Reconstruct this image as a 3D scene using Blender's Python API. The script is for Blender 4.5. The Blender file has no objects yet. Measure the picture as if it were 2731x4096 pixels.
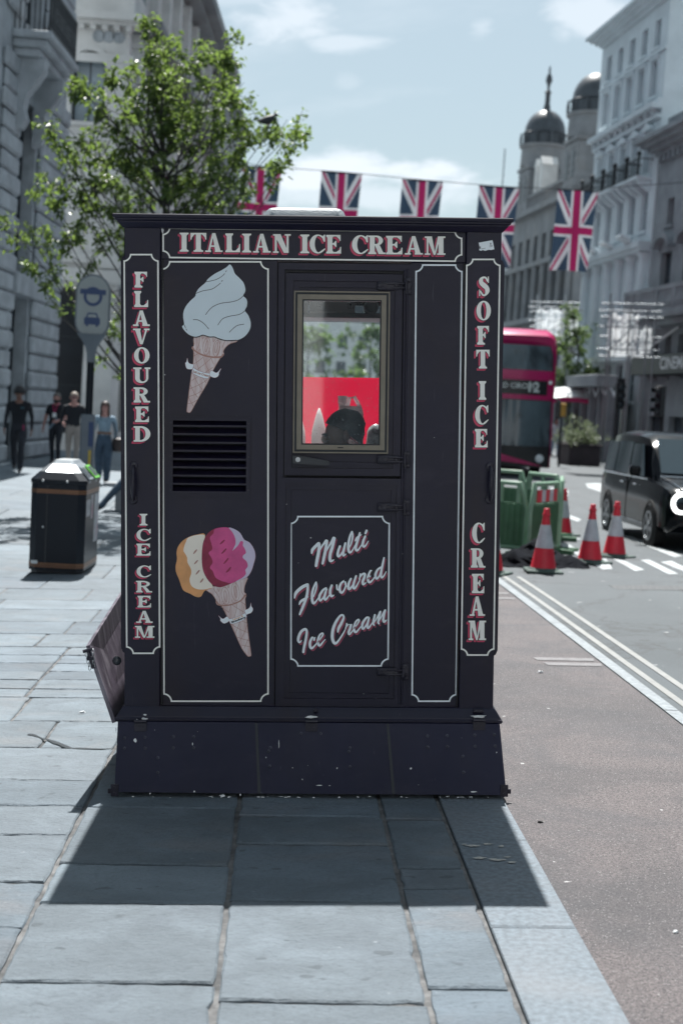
import bpy, bmesh, math, random
from mathutils import Vector, Matrix
from mathutils.geometry import tessellate_polygon
R_ = math.radians
SC = bpy.context.scene
COL = SC.collection
rnd = random.Random(7)

# ------------------------------------------------------------------ camera
CAM_H = 1.80
PITCH, ROLL, FPX, CX, CY = math.atan(402 / 5689.0), R_(0.6), 5689.0, 1365.5, 2048.0
cam_rot = Matrix.Rotation(math.pi / 2 - PITCH, 3, 'X') @ Matrix.Rotation(ROLL, 3, 'Z')
cd = bpy.data.cameras.new('camera')
cam = bpy.data.objects.new('camera', cd)
COL.objects.link(cam)
cam.matrix_world = Matrix.Translation((0, 0, CAM_H)) @ cam_rot.to_4x4()
cd.sensor_fit = 'VERTICAL'
cd.sensor_height = 36.0
cd.sensor_width = 24.0
cd.lens = 50.0
cd.clip_end = 3000
cd.dof.use_dof = True
cd.dof.focus_distance = 6.68
cd.dof.aperture_fstop = 2.6
SC.camera = cam

# ------------------------------------------------------------------ sun and sky
SUN_EL, SUN_AZ = 60.5, 0.0          # the sun stands straight down the street (+Y), high
SC.view_settings.view_transform = 'Standard'
SC.view_settings.look = 'None'
SC.view_settings.exposure = 0.80
SC.view_settings.gamma = 1.0
SC.view_settings.use_curve_mapping = False
SC.cycles.max_bounces = 8
SC.cycles.use_denoising = True
ld = bpy.data.lights.new('sun', 'SUN')
ld.energy = 5.0
ld.angle = R_(0.5)
ld.color = (1.0, 0.985, 0.955)
sun = bpy.data.objects.new('sun', ld)
COL.objects.link(sun)
sun.rotation_euler = (R_(90 - SUN_EL) * -1, 0, 0)   # light travels towards -Y and down

W = bpy.data.worlds.new('World')
SC.world = W
W.use_nodes = True
wn = W.node_tree.nodes
wl = W.node_tree.links
for n in list(wn):
    wn.remove(n)


class NT:
    """tiny helper for node trees"""
    def __init__(s, nodes, links):
        s.n, s.l = nodes, links

    def node(s, t, **kw):
        x = s.n.new(t)
        for k, v in kw.items():
            setattr(x, k, v)
        return x

    def put(s, sock, v):
        if isinstance(v, bpy.types.NodeSocket):
            s.l.new(v, sock)
        elif v is not None:
            sock.default_value = v

    def math(s, op, a, b=None, c=None, clamp=False):
        x = s.n.new('ShaderNodeMath')
        x.operation = op
        x.use_clamp = clamp
        for i, v in enumerate((a, b, c)):
            if v is not None:
                s.put(x.inputs[i], v)
        return x.outputs[0]

    def mix(s, f, a, b, mode='MIX'):
        x = s.n.new('ShaderNodeMix')
        x.data_type = 'RGBA'
        x.blend_type = mode
        s.put(x.inputs[0], f)
        s.put(x.inputs[6], a)
        s.put(x.inputs[7], b)
        return x.outputs[2]

    def ramp(s, f, stops):
        x = s.n.new('ShaderNodeValToRGB')
        e = x.color_ramp.elements
        while len(e) < len(stops):
            e.new(0.5)
        for i, (p, c) in enumerate(stops):
            e[i].position = p
            e[i].color = c if len(c) == 4 else (*c, 1)
        s.put(x.inputs[0], f)
        return x.outputs[0]

    def noise(s, vec, scale, detail=4, rough=0.55, dist=0.0, out=0):
        x = s.n.new('ShaderNodeTexNoise')
        s.put(x.inputs['Vector'], vec)
        s.put(x.inputs['Scale'], scale)
        x.inputs['Detail'].default_value = detail
        x.inputs['Roughness'].default_value = rough
        x.inputs['Distortion'].default_value = dist
        return x.outputs[out]

    def mapping(s, vec, scale=(1, 1, 1), loc=(0, 0, 0), rot=(0, 0, 0)):
        x = s.n.new('ShaderNodeMapping')
        s.put(x.inputs[0], vec)
        x.inputs[1].default_value = loc
        x.inputs[2].default_value = rot
        x.inputs[3].default_value = scale
        return x.outputs[0]

    def smooth(s, v, a, b):
        x = s.n.new('ShaderNodeMapRange')
        x.interpolation_type = 'SMOOTHSTEP'
        s.put(x.inputs[0], v)
        x.inputs[1].default_value = a
        x.inputs[2].default_value = b
        return x.outputs[0]


wt = NT(wn, wl)
sky = wt.node('ShaderNodeTexSky')
sky.sky_type = 'NISHITA'
sky.sun_disc = False
sky.sun_elevation = R_(SUN_EL)
sky.sun_rotation = R_(SUN_AZ)
sky.altitude = 50
sky.air_density = 1.0
sky.dust_density = 2.0
sky.ozone_density = 1.2
tc = wt.node('ShaderNodeTexCoord')
sep = wt.node('ShaderNodeSeparateXYZ')
wl.new(tc.outputs['Generated'], sep.inputs[0])
az = wt.math('ARCTAN2', sep.outputs[0], sep.outputs[1])
el = wt.math('ARCSINE', sep.outputs[2])
# fair-weather clouds everywhere: noise on a flat ceiling
zc = wt.math('MAXIMUM', sep.outputs[2], 0.03)
zc = wt.math('ADD', zc, 0.12)
cx_ = wt.math('DIVIDE', sep.outputs[0], zc)
cy_ = wt.math('DIVIDE', sep.outputs[1], zc)
cmb = wt.node('ShaderNodeCombineXYZ')
wl.new(cx_, cmb.inputs[0])
wl.new(cy_, cmb.inputs[1])
cn = wt.noise(wt.mapping(cmb.outputs[0], loc=(3.1, 8.4, 0)), 1.15, 7, 0.58, 0.3)
gen = wt.smooth(cn, 0.56, 0.72)
wisp = wt.noise(wt.mapping(tc.outputs['Generated'], scale=(1, 1, 2.6)), 16, 6, 0.62, 0.4)
wisp = wt.math('SUBTRACT', wisp, 0.5)
total = wt.math('MULTIPLY', gen, 0.22)
#        az     el     rx     ry     strength
CLOUDS = [(-0.038, 0.262, 0.046, 0.015, 0.60), (0.000, 0.248, 0.034, 0.008, 0.45), (-0.075, 0.274, 0.030, 0.006, 0.25),
          (0.166, 0.263, 0.034, 0.020, 0.55), (0.092, 0.258, 0.012, 0.008, 0.30), (0.001, 0.222, 0.011, 0.007, 0.16),
          (-0.015, 0.164, 0.045, 0.018, 0.85), (0.055, 0.160, 0.035, 0.014, 0.85), (0.02, 0.148, 0.12, 0.012, 0.5)]
for a0, e0, rx, ry, st in CLOUDS:
    da = wt.math('DIVIDE', wt.math('SUBTRACT', az, a0), rx)
    de = wt.math('DIVIDE', wt.math('SUBTRACT', el, e0), ry)
    r2 = wt.math('SQRT', wt.math('ADD', wt.math('MULTIPLY', da, da), wt.math('MULTIPLY', de, de)))
    r2 = wt.math('ADD', r2, wt.math('MULTIPLY', wisp, 2.6))
    m = wt.math('MULTIPLY', wt.smooth(r2, 1.15, 0.35), st)
    total = wt.math('MAXIMUM', total, m)
cloudcol = (9.5, 10.2, 11.0, 1)
tint = wt.mix(1.0, sky.outputs[0], (0.95, 1.04, 1.00, 1), 'MULTIPLY')
grey = wt.mix(0.46, tint, (6.6, 7.8, 8.2, 1))
skyc = wt.mix(total, grey, cloudcol)
bg = wt.node('ShaderNodeBackground')
bg.inputs[1].default_value = 0.060
wl.new(skyc, bg.inputs[0])
wo = wt.node('ShaderNodeOutputWorld')
wl.new(bg.outputs[0], wo.inputs[0])


# ------------------------------------------------------------------ survey: camera rays used to trace flat outlines onto their real planes
def ray(px, py):
    return cam_rot @ Vector(((px - CX) / FPX, -(py - CY) / FPX, -1.0))


# ------------------------------------------------------------------ mesh helpers
class MB:
    def __init__(s):
        s.v, s.f, s.m = [], [], []

    def add(s, verts, faces, mi=0):
        o = len(s.v)
        s.v += [tuple(p) for p in verts]
        s.f += [tuple(i + o for i in f) for f in faces]
        s.m += [mi] * len(faces)
        return s

    def box(s, x0, x1, y0, y1, z0, z1, mi=0, bev=0.0):
        if x1 < x0: x0, x1 = x1, x0
        if y1 < y0: y0, y1 = y1, y0
        if z1 < z0: z0, z1 = z1, z0
        if bev > 0:
            bev = min(bev, (x1 - x0) * .45, (y1 - y0) * .45, (z1 - z0) * .45)
            c = ((x0 + x1) / 2, (y0 + y1) / 2, (z0 + z1) / 2)
            h = ((x1 - x0) / 2, (y1 - y0) / 2, (z1 - z0) / 2)
            vs, idx = [], {}
            for sx in (-1, 1):
                for sy in (-1, 1):
                    for sz in (-1, 1):
                        for ax in range(3):
                            p = []
                            for k, sg in enumerate((sx, sy, sz)):
                                p.append(c[k] + sg * (h[k] - (0 if k == ax else bev)))
                            idx[(sx, sy, sz, ax)] = len(vs)
                            vs.append(tuple(p))
            fs = []
            for ax in range(3):
                b, d = (ax + 1) % 3, (ax + 2) % 3
                for sg in (-1, 1):
                    q = []
                    for u, w in ((-1, -1), (1, -1), (1, 1), (-1, 1)):
                        k = [0, 0, 0]
                        k[ax], k[b], k[d] = sg, u, w
                        q.append(idx[(*k, ax)])
                    fs.append(tuple(q if sg > 0 else q[::-1]))
            for ax in range(3):          # edges along ax
                b, d = (ax + 1) % 3, (ax + 2) % 3
                for u in (-1, 1):
                    for w in (-1, 1):
                        k0, k1 = [0, 0, 0], [0, 0, 0]
                        k0[ax], k1[ax] = -1, 1
                        k0[b] = k1[b] = u
                        k0[d] = k1[d] = w
                        q = [idx[(*k0, b)], idx[(*k1, b)], idx[(*k1, d)], idx[(*k0, d)]]
                        fs.append(tuple(q if u * w < 0 else q[::-1]))
            for sx in (-1, 1):
                for sy in (-1, 1):
                    for sz in (-1, 1):
                        q = [idx[(sx, sy, sz, a)] for a in range(3)]
                        fs.append(tuple(q if sx * sy * sz > 0 else q[::-1]))
            return s.add(vs, fs, mi)
        v = [(x0, y0, z0), (x1, y0, z0), (x1, y1, z0), (x0, y1, z0), (x0, y0, z1), (x1, y0, z1), (x1, y1, z1), (x0, y1, z1)]
        return s.add(v, [(0, 3, 2, 1), (4, 5, 6, 7), (0, 1, 5, 4), (1, 2, 6, 5), (2, 3, 7, 6), (3, 0, 4, 7)], mi)

    def hexa(s, v, mi=0):
        """8 corners: bottom ring ccw from above, then top ring"""
        return s.add(v, [(0, 3, 2, 1), (4, 5, 6, 7), (0, 1, 5, 4), (1, 2, 6, 5), (2, 3, 7, 6), (3, 0, 4, 7)], mi)

    def rings(s, rings, close=True, cap=True, mi=0):
        """list of equal-length point rings joined into a skin"""
        n = len(rings[0])
        v = [p for r in rings for p in r]
        f = []
        for i in range(len(rings) - 1):
            for j in range(n if close else n - 1):
                k = (j + 1) % n
                f.append((i * n + j, i * n + k, (i + 1) * n + k, (i + 1) * n + j))
        if cap and close:
            f.append(tuple(range(n))[::-1])
            f.append(tuple((len(rings) - 1) * n + j for j in range(n)))
        return s.add(v, f, mi)

    def lathe(s, prof, n=16, c=(0, 0, 0), mi=0, cap=True):
        """prof = [(r, z)...] from bottom to top"""
        rs = [[(c[0] + r * math.cos(2 * math.pi * j / n), c[1] + r * math.sin(2 * math.pi * j / n), c[2] + z) for j in range(n)] for r, z in prof]
        return s.rings(rs, True, cap, mi)

    def tube(s, pts, rad, n=8, mi=0, cap=True):
        pts = [Vector(p) for p in pts]
        rad = [rad] * len(pts) if not isinstance(rad, (list, tuple)) else rad
        rs, up = [], None
        for i, p in enumerate(pts):
            t = (pts[min(i + 1, len(pts) - 1)] - pts[max(i - 1, 0)])
            t = t.normalized() if t.length > 1e-9 else Vector((0, 0, 1))
            if up is None:
                up = Vector((0, 0, 1)) if abs(t.z) < .9 else Vector((1, 0, 0))
            a = t.cross(up)
            if a.length < 1e-6:
                a = t.cross(Vector((0, 1, 0)))
            a.normalize()
            b = a.cross(t).normalized()
            up = b
            rs.append([p + a * (rad[i] * math.cos(2 * math.pi * j / n)) + b * (rad[i] * math.sin(2 * math.pi * j / n)) for j in range(n)])
        return s.rings(rs, True, cap, mi)

    def cyl(s, p0, p1, r, n=12, mi=0):
        return s.tube([p0, p1], r, n, mi)

    def prism(s, poly, a0, a1, plane='XZ', mi=0):
        """extrude a polygon (with holes: list of loops) between a0 and a1 along the third axis"""
        loops = poly if isinstance(poly[0][0], (tuple, list, Vector)) else [poly]
        flat = [p for l in loops for p in l]

        def P(p, a):
            return {'XZ': (p[0], a, p[1]), 'XY': (p[0], p[1], a), 'YZ': (a, p[0], p[1])}[plane]
        tris = tessellate_polygon([[Vector((p[0], p[1], 0)) for p in l] for l in loops])
        n = len(flat)
        v = [P(p, a0) for p in flat] + [P(p, a1) for p in flat]
        f = [tuple(t) for t in tris] + [tuple(i + n for i in reversed(t)) for t in tris]
        o = 0
        for l in loops:
            for j in range(len(l)):
                k = (j + 1) % len(l)
                f.append((o + j, o + k, n + o + k, n + o + j))
            o += len(l)
        return s.add(v, f, mi)

    def xform(s, M):
        s.v = [tuple(M @ Vector(p)) for p in s.v]
        return s

    def mesh(s, name, mats=(), smooth=None, fixn=True):
        me = bpy.data.meshes.new(name)
        me.from_pydata(s.v, [], s.f)
        for m in mats:
            me.materials.append(m)
        if len(mats) > 1:
            me.polygons.foreach_set('material_index', s.m)
        if fixn:
            bm = bmesh.new()
            bm.from_mesh(me)
            bmesh.ops.recalc_face_normals(bm, faces=bm.faces)
            bm.to_mesh(me)
            bm.free()
        me.update()
        if smooth is not None:
            me.polygons.foreach_set('use_smooth', [True] * len(me.polygons))
            if smooth < 180:
                me.set_sharp_from_angle(angle=R_(smooth))
        return me


def link(name, data, parent=None, loc=(0, 0, 0), label=None, kind=None):
    o = bpy.data.objects.new(name, data)
    COL.objects.link(o)
    o.location = loc
    if parent is not None:
        o.parent = parent
    if label:
        o['label'] = label
    if kind:
        o['kind'] = kind
    return o


def part(name, mb, mats, parent=None, smooth=None, label=None, kind=None, loc=(0, 0, 0), fixn=True):
    if not isinstance(mats, (list, tuple)):
        mats = [mats]
    return link(name, mb.mesh(name, mats, smooth, fixn), parent, loc, label, kind)


def tag(o, label, cat, group=None):
    o['label'] = label
    o['category'] = cat
    if group:
        o['group'] = group
    return o


def thing(name, label, cat, loc=(0, 0, 0), rz=0.0, group=None):
    o = bpy.data.objects.new(name, None)
    COL.objects.link(o)
    o.empty_display_size = 0.2
    o.location = loc
    o.rotation_euler = (0, 0, rz)
    return tag(o, label, cat, group)


KIDS = {}


def dup(root, loc, rz=None, label=None, group=None):
    """a copy of a thing with copies of its parts and sub-parts"""
    r = root.copy()
    COL.objects.link(r)
    r.location = loc
    if rz is not None:
        r.rotation_euler = (0, 0, rz)
    if label:
        r['label'] = label
    if group:
        r['group'] = group
    for ch in list(root.children):
        c = ch.copy()
        COL.objects.link(c)
        c.parent = r
        for g in list(ch.children):
            d = g.copy()
            COL.objects.link(d)
            d.parent = c
    return r


def smoothpts(pts, n=6, closed=False):
    """Catmull-Rom through 2-D points"""
    out, L = [], len(pts)
    rng = range(L if closed else L - 1)
    for i in rng:
        if closed:
            p0, p1, p2, p3 = pts[(i - 1) % L], pts[i], pts[(i + 1) % L], pts[(i + 2) % L]
        else:
            p0, p1, p2, p3 = pts[max(i - 1, 0)], pts[i], pts[i + 1], pts[min(i + 2, L - 1)]
        for k in range(n):
            t = k / n
            out.append(tuple(0.5 * ((2 * p1[d]) + (-p0[d] + p2[d]) * t + (2 * p0[d] - 5 * p1[d] + 4 * p2[d] - p3[d]) * t * t
                                    + (-p0[d] + 3 * p1[d] - 3 * p2[d] + p3[d]) * t ** 3) for d in range(len(p1))))
    if not closed:
        out.append(tuple(pts[-1]))
    return out


def ribbon(pts, w, n=5, cap=4):
    """closed outline of a brush stroke along points; w = width or widths"""
    ws = [w] * len(pts) if not isinstance(w, (list, tuple)) else list(w)
    ws = (ws + [ws[-1]] * len(pts))[:len(pts)]
    sp = smoothpts([(p[0], p[1], q) for p, q in zip(pts, ws)], n) if n > 1 and len(pts) > 2 else [(p[0], p[1], q) for p, q in zip(pts, ws)]
    Lf, Rt = [], []
    for i, p in enumerate(sp):
        a, b = sp[max(i - 1, 0)], sp[min(i + 1, len(sp) - 1)]
        dx, dy = b[0] - a[0], b[1] - a[1]
        d = math.hypot(dx, dy) or 1
        nx, ny = -dy / d, dx / d
        h = p[2] / 2
        Lf.append((p[0] + nx * h, p[1] + ny * h))
        Rt.append((p[0] - nx * h, p[1] - ny * h))
    out = list(Lf)
    if cap:
        def arc(c, start, h, sgn):
            return [(c[0] + h * math.cos(start + sgn * math.pi * k / cap), c[1] + h * math.sin(start + sgn * math.pi * k / cap)) for k in range(1, cap)]
        p, q = sp[-1], Lf[-1]
        out += arc(p, math.atan2(q[1] - p[1], q[0] - p[0]), p[2] / 2, -1)
        out += Rt[::-1]
        p, q = sp[0], Rt[0]
        out += arc(p, math.atan2(q[1] - p[1], q[0] - p[0]), p[2] / 2, -1)
    else:
        out += Rt[::-1]
    return out


# ------------------------------------------------------------------ materials
def newmat(name):
    m = bpy.data.materials.new(name)
    m.use_nodes = True
    t = NT(m.node_tree.nodes, m.node_tree.links)
    b = t.n['Principled BSDF']
    return m, t, b


def pbr(name, col, rough=0.5, metal=0.0, spec=0.5, var=0.18, scale=3.0, bump=0.0, bscale=60.0, coat=0.0, stretch=(1, 1, 1),
        tint=None, tintamt=0.0, tintscale=1.5, rvar=0.0, speck=None):
    m, t, b = newmat(name)
    tcn = t.node('ShaderNodeTexCoord')
    vec = t.mapping(tcn.outputs['Object'], scale=stretch)
    c = (*col, 1)
    if var > 0:
        nz = t.noise(vec, scale, 5, 0.6)
        f = t.smooth(nz, 0.25, 0.75)
        lo = tuple(x * (1 - var) for x in col) + (1,)
        hi = tuple(min(1, x * (1 + var)) for x in col) + (1,)
        c = t.mix(f, lo, hi)
    if tint is not None:
        nz2 = t.noise(vec, tintscale, 4, 0.6, 0.5)
        c = t.mix(t.math('MULTIPLY', t.smooth(nz2, 0.45, 0.72), tintamt), c, (*tint, 1))
    if speck is not None:
        sc, th, scol = speck
        nz3 = t.noise(vec, sc, 2, 0.5)
        c = t.mix(t.smooth(nz3, th, th + 0.03), c, (*scol, 1))
    t.put(b.inputs['Base Color'], c)
    b.inputs['Metallic'].default_value = metal
    b.inputs['Specular IOR Level'].default_value = spec
    b.inputs['Coat Weight'].default_value = coat
    b.inputs['Coat Roughness'].default_value = 0.08
    if rvar > 0:
        nr = t.noise(vec, scale * 2.3, 5, 0.65)
        t.put(b.inputs['Roughness'], t.math('ADD', rough - rvar / 2, t.math('MULTIPLY', nr, rvar), clamp=True))
    else:
        b.inputs['Roughness'].default_value = rough
    if bump > 0:
        bn = t.node('ShaderNodeBump')
        bn.inputs['Strength'].default_value = bump
        bn.inputs['Distance'].default_value = 0.01
        t.put(bn.inputs['Height'], t.noise(vec, bscale, 5, 0.65))
        t.put(b.inputs['Normal'], bn.outputs[0])
    return m


def glassmat(name, tint=(0.9, 0.95, 0.96), rough=0.02, alpha=0.15, dirt=0.0):
    """thin pane: mostly clear, mirror-like skin, a little dirt"""
    m, t, b = newmat(name)
    out = t.n['Material Output']
    tr = t.node('ShaderNodeBsdfTransparent')
    tr.inputs[0].default_value = (*tint, 1)
    gl = t.node('ShaderNodeBsdfGlossy')
    gl.inputs['Roughness'].default_value = rough
    gl.inputs[0].default_value = (1, 1, 1, 1)
    fr = t.node('ShaderNodeFresnel')
    fr.inputs[0].default_value = 1.5
    mx = t.node('ShaderNodeMixShader')
    f = t.math('ADD', t.math('MULTIPLY', fr.outputs[0], 1.0), alpha * 0.2, clamp=True)
    t.put(mx.inputs[0], f)
    t.l.new(tr.outputs[0], mx.inputs[1])
    t.l.new(gl.outputs[0], mx.inputs[2])
    last = mx.outputs[0]
    if dirt > 0:
        df = t.node('ShaderNodeBsdfDiffuse')
        df.inputs[0].default_value = (0.55, 0.6, 0.62, 1)
        tcn = t.node('ShaderNodeTexCoord')
        a = t.smooth(t.noise(tcn.outputs['Object'], 9, 5, 0.7), 0.35, 0.8)
        sp = t.smooth(t.noise(tcn.outputs['Object'], 120, 2, 0.5), 0.68, 0.73)
        mx2 = t.node('ShaderNodeMixShader')
        t.put(mx2.inputs[0], t.math('ADD', t.math('MULTIPLY', a, dirt), t.math('MULTIPLY', sp, 0.5), clamp=True))
        t.l.new(last, mx2.inputs[1])
        t.l.new(df.outputs[0], mx2.inputs[2])
        last = mx2.outputs[0]
    t.l.new(last, out.inputs[0])
    return m


def gz(x, y):
    """ground height: beyond the kiosk the street tips gently down to the right and climbs away"""
    s = max(0.0, min(1.0, (y - 13.0) / 11.0))
    s = s * s * (3 - 2 * s)
    return -0.045 * s * (x - 0.8) + 0.008 * max(0.0, min(y, 120.0) - 20.0)
# ================================================================== ground, pavement, road
M_slab = []
for i, (c, tn) in enumerate([((.148, .186, .218), (.190, .188, .195)), ((.160, .198, .228), (.206, .208, .212)), ((.136, .172, .204), (.176, .176, .184)), ((.150, .182, .208), (.104, .126, .148))]):
    m, t, b = newmat('york_stone')
    tcn = t.node('ShaderNodeTexCoord')
    oi = t.node('ShaderNodeObjectInfo')
    vec = t.node('ShaderNodeVectorMath', operation='ADD')
    t.l.new(tcn.outputs['Object'], vec.inputs[0])
    t.l.new(oi.outputs['Random'], vec.inputs[1])
    v = t.mapping(vec.outputs[0], scale=(1, 1.6, 1), loc=(i * 7.3, i * 3.1, 0))
    big = t.smooth(t.noise(v, 2.2, 6, 0.62, 0.6), 0.3, 0.75)
    col_ = t.mix(big, tuple(x * .80 for x in c) + (1,), tuple(x * 1.16 for x in c) + (1,))
    st = t.smooth(t.noise(v, 1.1, 5, 0.65, 1.0), 0.50, 0.72)
    col_ = t.mix(t.math('MULTIPLY', st, 0.55), col_, (*tn, 1))
    fine = t.noise(v, 55, 4, 0.7)
    col_ = t.mix(t.math('MULTIPLY', t.smooth(fine, 0.46, 0.75), 0.55), col_, tuple(x * .50 for x in c) + (1,))
    mott = t.smooth(t.noise(v, 13, 5, 0.7, 0.8), 0.52, 0.70)
    col_ = t.mix(t.math('MULTIPLY', mott, 0.30), col_, tuple(x * .55 for x in c) + (1,))
    streak = t.smooth(t.noise(t.mapping(v, scale=(3.5, .6, 1), rot=(0, 0, .5)), 7, 4, 0.6, 0.8), 0.58, 0.70)
    col_ = t.mix(t.math('MULTIPLY', streak, 0.22), col_, tuple(x * .60 for x in c) + (1,))
    gum = t.smooth(t.noise(v, 9, 2, 0.4), 0.70, 0.735)
    col_ = t.mix(t.math('MULTIPLY', gum, 0.6), col_, tuple(x * .42 for x in c) + (1,))
    pale = t.smooth(t.noise(v, 26, 3, 0.6), 0.70, 0.76)
    col_ = t.mix(t.math('MULTIPLY', pale, 0.5), col_, (.42, .44, .46, 1))
    # each slab has its own tone
    tone = t.math('ADD', 0.86, t.math('MULTIPLY', oi.outputs['Random'], 0.26))
    col_ = t.mix(1.0, col_, tone, 'MULTIPLY')
    t.put(b.inputs['Base Color'], col_)
    b.inputs['Roughness'].default_value = 0.62
    b.inputs['Specular IOR Level'].default_value = 0.35
    bn = t.node('ShaderNodeBump')
    bn.inputs['Strength'].default_value = 0.75
    bn.inputs['Distance'].default_value = 0.014
    h = t.math('ADD', t.noise(v, 40, 6, 0.7), t.math('MULTIPLY', t.noise(v, 5, 4, 0.6, 1.5), 1.4))
    t.put(bn.inputs['Height'], h)
    t.put(b.inputs['Normal'], bn.outputs[0])
    M_slab.append(m)
M_mortar = pbr('joint_mortar', (.15, .15, .15), .9, var=.45, scale=14, bump=.9, bscale=90, tint=(.05, .052, .055), tintamt=.9, tintscale=3)
M_kerb = pbr('granite_kerb', (.140, .172, .200), .7, var=.30, scale=40, bump=.45, bscale=140, speck=(160, .62, (.12, .13, .15)), tint=(.20, .21, .225), tintamt=.5, tintscale=1.3)
M_kerb2 = pbr('pale_kerb', (.235, .262, .28), .7, var=.25, scale=20, bump=.3, bscale=120, tint=(.17, .185, .20), tintamt=.6, tintscale=3)
# red-brown bay
m, t, b = newmat('red_asphalt')
tcn = t.node('ShaderNodeTexCoord')
v = tcn.outputs['Object']
ag = t.node('ShaderNodeTexVoronoi')
ag.inputs['Scale'].default_value = 150
t.l.new(v, ag.inputs['Vector'])
ag2 = t.noise(v, 210, 3, 0.7)
ag3 = t.noise(v, 75, 3, 0.6)
c = t.mix(t.smooth(t.math('ADD', t.math('MULTIPLY', ag2, .6), t.math('MULTIPLY', ag3, .4)), 0.34, 0.66), (.036, .033, .037, 1), (.215, .185, .184, 1))
wear = t.smooth(t.noise(v, 1.1, 6, 0.6, 0.8), 0.36, 0.68)
c = t.mix(t.math('MULTIPLY', wear, 0.72), c, (.078, .078, .086, 1))
bigp = t.smooth(t.noise(t.mapping(v, loc=(3, 1, 0)), 0.75, 4, 0.55, 0.7), 0.46, 0.62)
c = t.mix(t.math('MULTIPLY', bigp, 0.40), c, (.052, .054, .060, 1))
gr = t.smooth(t.noise(t.mapping(v, scale=(1, .3, 1)), 3.0, 5, 0.6, 1.0), 0.50, 0.75)
c = t.mix(t.math('MULTIPLY', gr, 0.35), c, (.048, .046, .052, 1))
c = t.mix(t.math('MULTIPLY', t.smooth(t.noise(v, 120, 2, 0.5), 0.66, 0.70), 0.9), c, (.34, .33, .33, 1))
c = t.mix(t.math('MULTIPLY', t.smooth(t.noise(v, 13, 2, 0.4), 0.765, 0.78), 0.9), c, (.5, .5, .5, 1))
t.put(b.inputs['Base Color'], c)
b.inputs['Roughness'].default_value = 0.75
bn = t.node('ShaderNodeBump')
bn.inputs['Strength'].default_value = 0.9
bn.inputs['Distance'].default_value = 0.006
t.put(bn.inputs['Height'], t.math('ADD', ag.outputs['Distance'], t.math('MULTIPLY', ag2, 0.8)))
t.put(b.inputs['Normal'], bn.outputs[0])
M_red = m
m, t, b = newmat('road_asphalt')
tcn = t.node('ShaderNodeTexCoord')
v = tcn.outputs['Object']
ag2 = t.noise(v, 150, 3, 0.7)
c = t.mix(t.smooth(ag2, 0.3, 0.72), (.021, .029, .035, 1), (.066, .083, .093, 1))
wear = t.smooth(t.noise(t.mapping(v, scale=(1, .35, 1)), 0.9, 6, 0.6, 0.8), 0.34, 0.7)
c = t.mix(t.math('MULTIPLY', wear, 0.7), c, (.070, .086, .096, 1))
pat = t.smooth(t.noise(t.mapping(v, scale=(.5, 1.4, 1), loc=(4, 2, 0)), 0.5, 3, 0.5, 0.4), 0.52, 0.56)
c = t.mix(t.math('MULTIPLY', pat, 0.55), c, (.055, .066, .075, 1))
ck = t.node('ShaderNodeTexVoronoi')
ck.feature = 'DISTANCE_TO_EDGE'
ck.inputs['Scale'].default_value = .55
wv = t.node('ShaderNodeVectorMath', operation='ADD')
t.l.new(v, wv.inputs[0])
t.l.new(t.noise(v, 2.5, 4, .6, 0, 1), wv.inputs[1])
t.l.new(wv.outputs[0], ck.inputs['Vector'])
c = t.mix(t.math('MULTIPLY', t.smooth(ck.outputs['Distance'], .022, .006), .75), c, (.022, .026, .030, 1))
sk = t.smooth(t.noise(t.mapping(v, scale=(.25, 2.2, 1), rot=(0, 0, .15)), 1.6, 4, 0.55, 0.6), 0.56, 0.66)
c = t.mix(t.math('MULTIPLY', sk, 0.45), c, (.046, .055, .063, 1))
c = t.mix(t.math('MULTIPLY', t.smooth(t.noise(v, 7, 2, 0.4), 0.74, 0.76), 0.7), c, (.34, .35, .36, 1))
t.put(b.inputs['Base Color'], c)
b.inputs['Roughness'].default_value = 0.66
bn = t.node('ShaderNodeBump')
bn.inputs['Strength'].default_value = 0.8
bn.inputs['Distance'].default_value = 0.006
t.put(bn.inputs['Height'], ag2)
t.put(b.inputs['Normal'], bn.outputs[0])
M_road = m
M_paint = pbr('road_paint', (.40, .43, .44), .6, var=.15, scale=8, bump=.3, bscale=120, tint=(.26, .275, .285), tintamt=.75, tintscale=5, speck=(70, .60, (.22, .235, .245)))
M_faded = pbr('faded_tick_paint', (.155, .15, .155), .6, var=.2, scale=20, tint=(.12, .11, .115), tintamt=.8, tintscale=9)
M_yellow = pbr('worn_yellow_paint', (.24, .243, .232), .6, var=.15, scale=8, bump=.3, bscale=120, tint=(.24, .245, .245), tintamt=.8, tintscale=5, speck=(60, .60, (.2, .21, .22)))
M_ground = pbr('ground_far', (.20, .215, .225), .85, var=.2, scale=.6)


def kx_in(y):  return 0.735 - 0.041 * y if y < 7 else 0.448 - 0.041 * (y - 7)
def kx_out(y): return kx_in(y) + 0.305
def wx_in(y):  return 2.395 - 0.0475 * y if y < 16 else 1.635 - 0.02 * (y - 16)
def wx_out(y): return wx_in(y) + 0.085


def strip(xa, xb, ys, z, zf=None):
    """a sheet between two edge curves"""
    mb = MB()
    rows = [[(xa(y), y, (zf(xa(y), y) if zf else 0) + z), (xb(y), y, (zf(xb(y), y) if zf else 0) + z)] for y in ys]
    return mb.rings(rows, close=False, cap=False)


# one sheet out to the horizon
mb = MB()
mb.add([(-900, -60, -1.3), (900, -60, -1.3), (900, 1500, -1.3), (-900, 1500, -1.3)], [(0, 1, 2, 3)])
part('ground', mb, M_ground, kind='structure')
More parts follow.
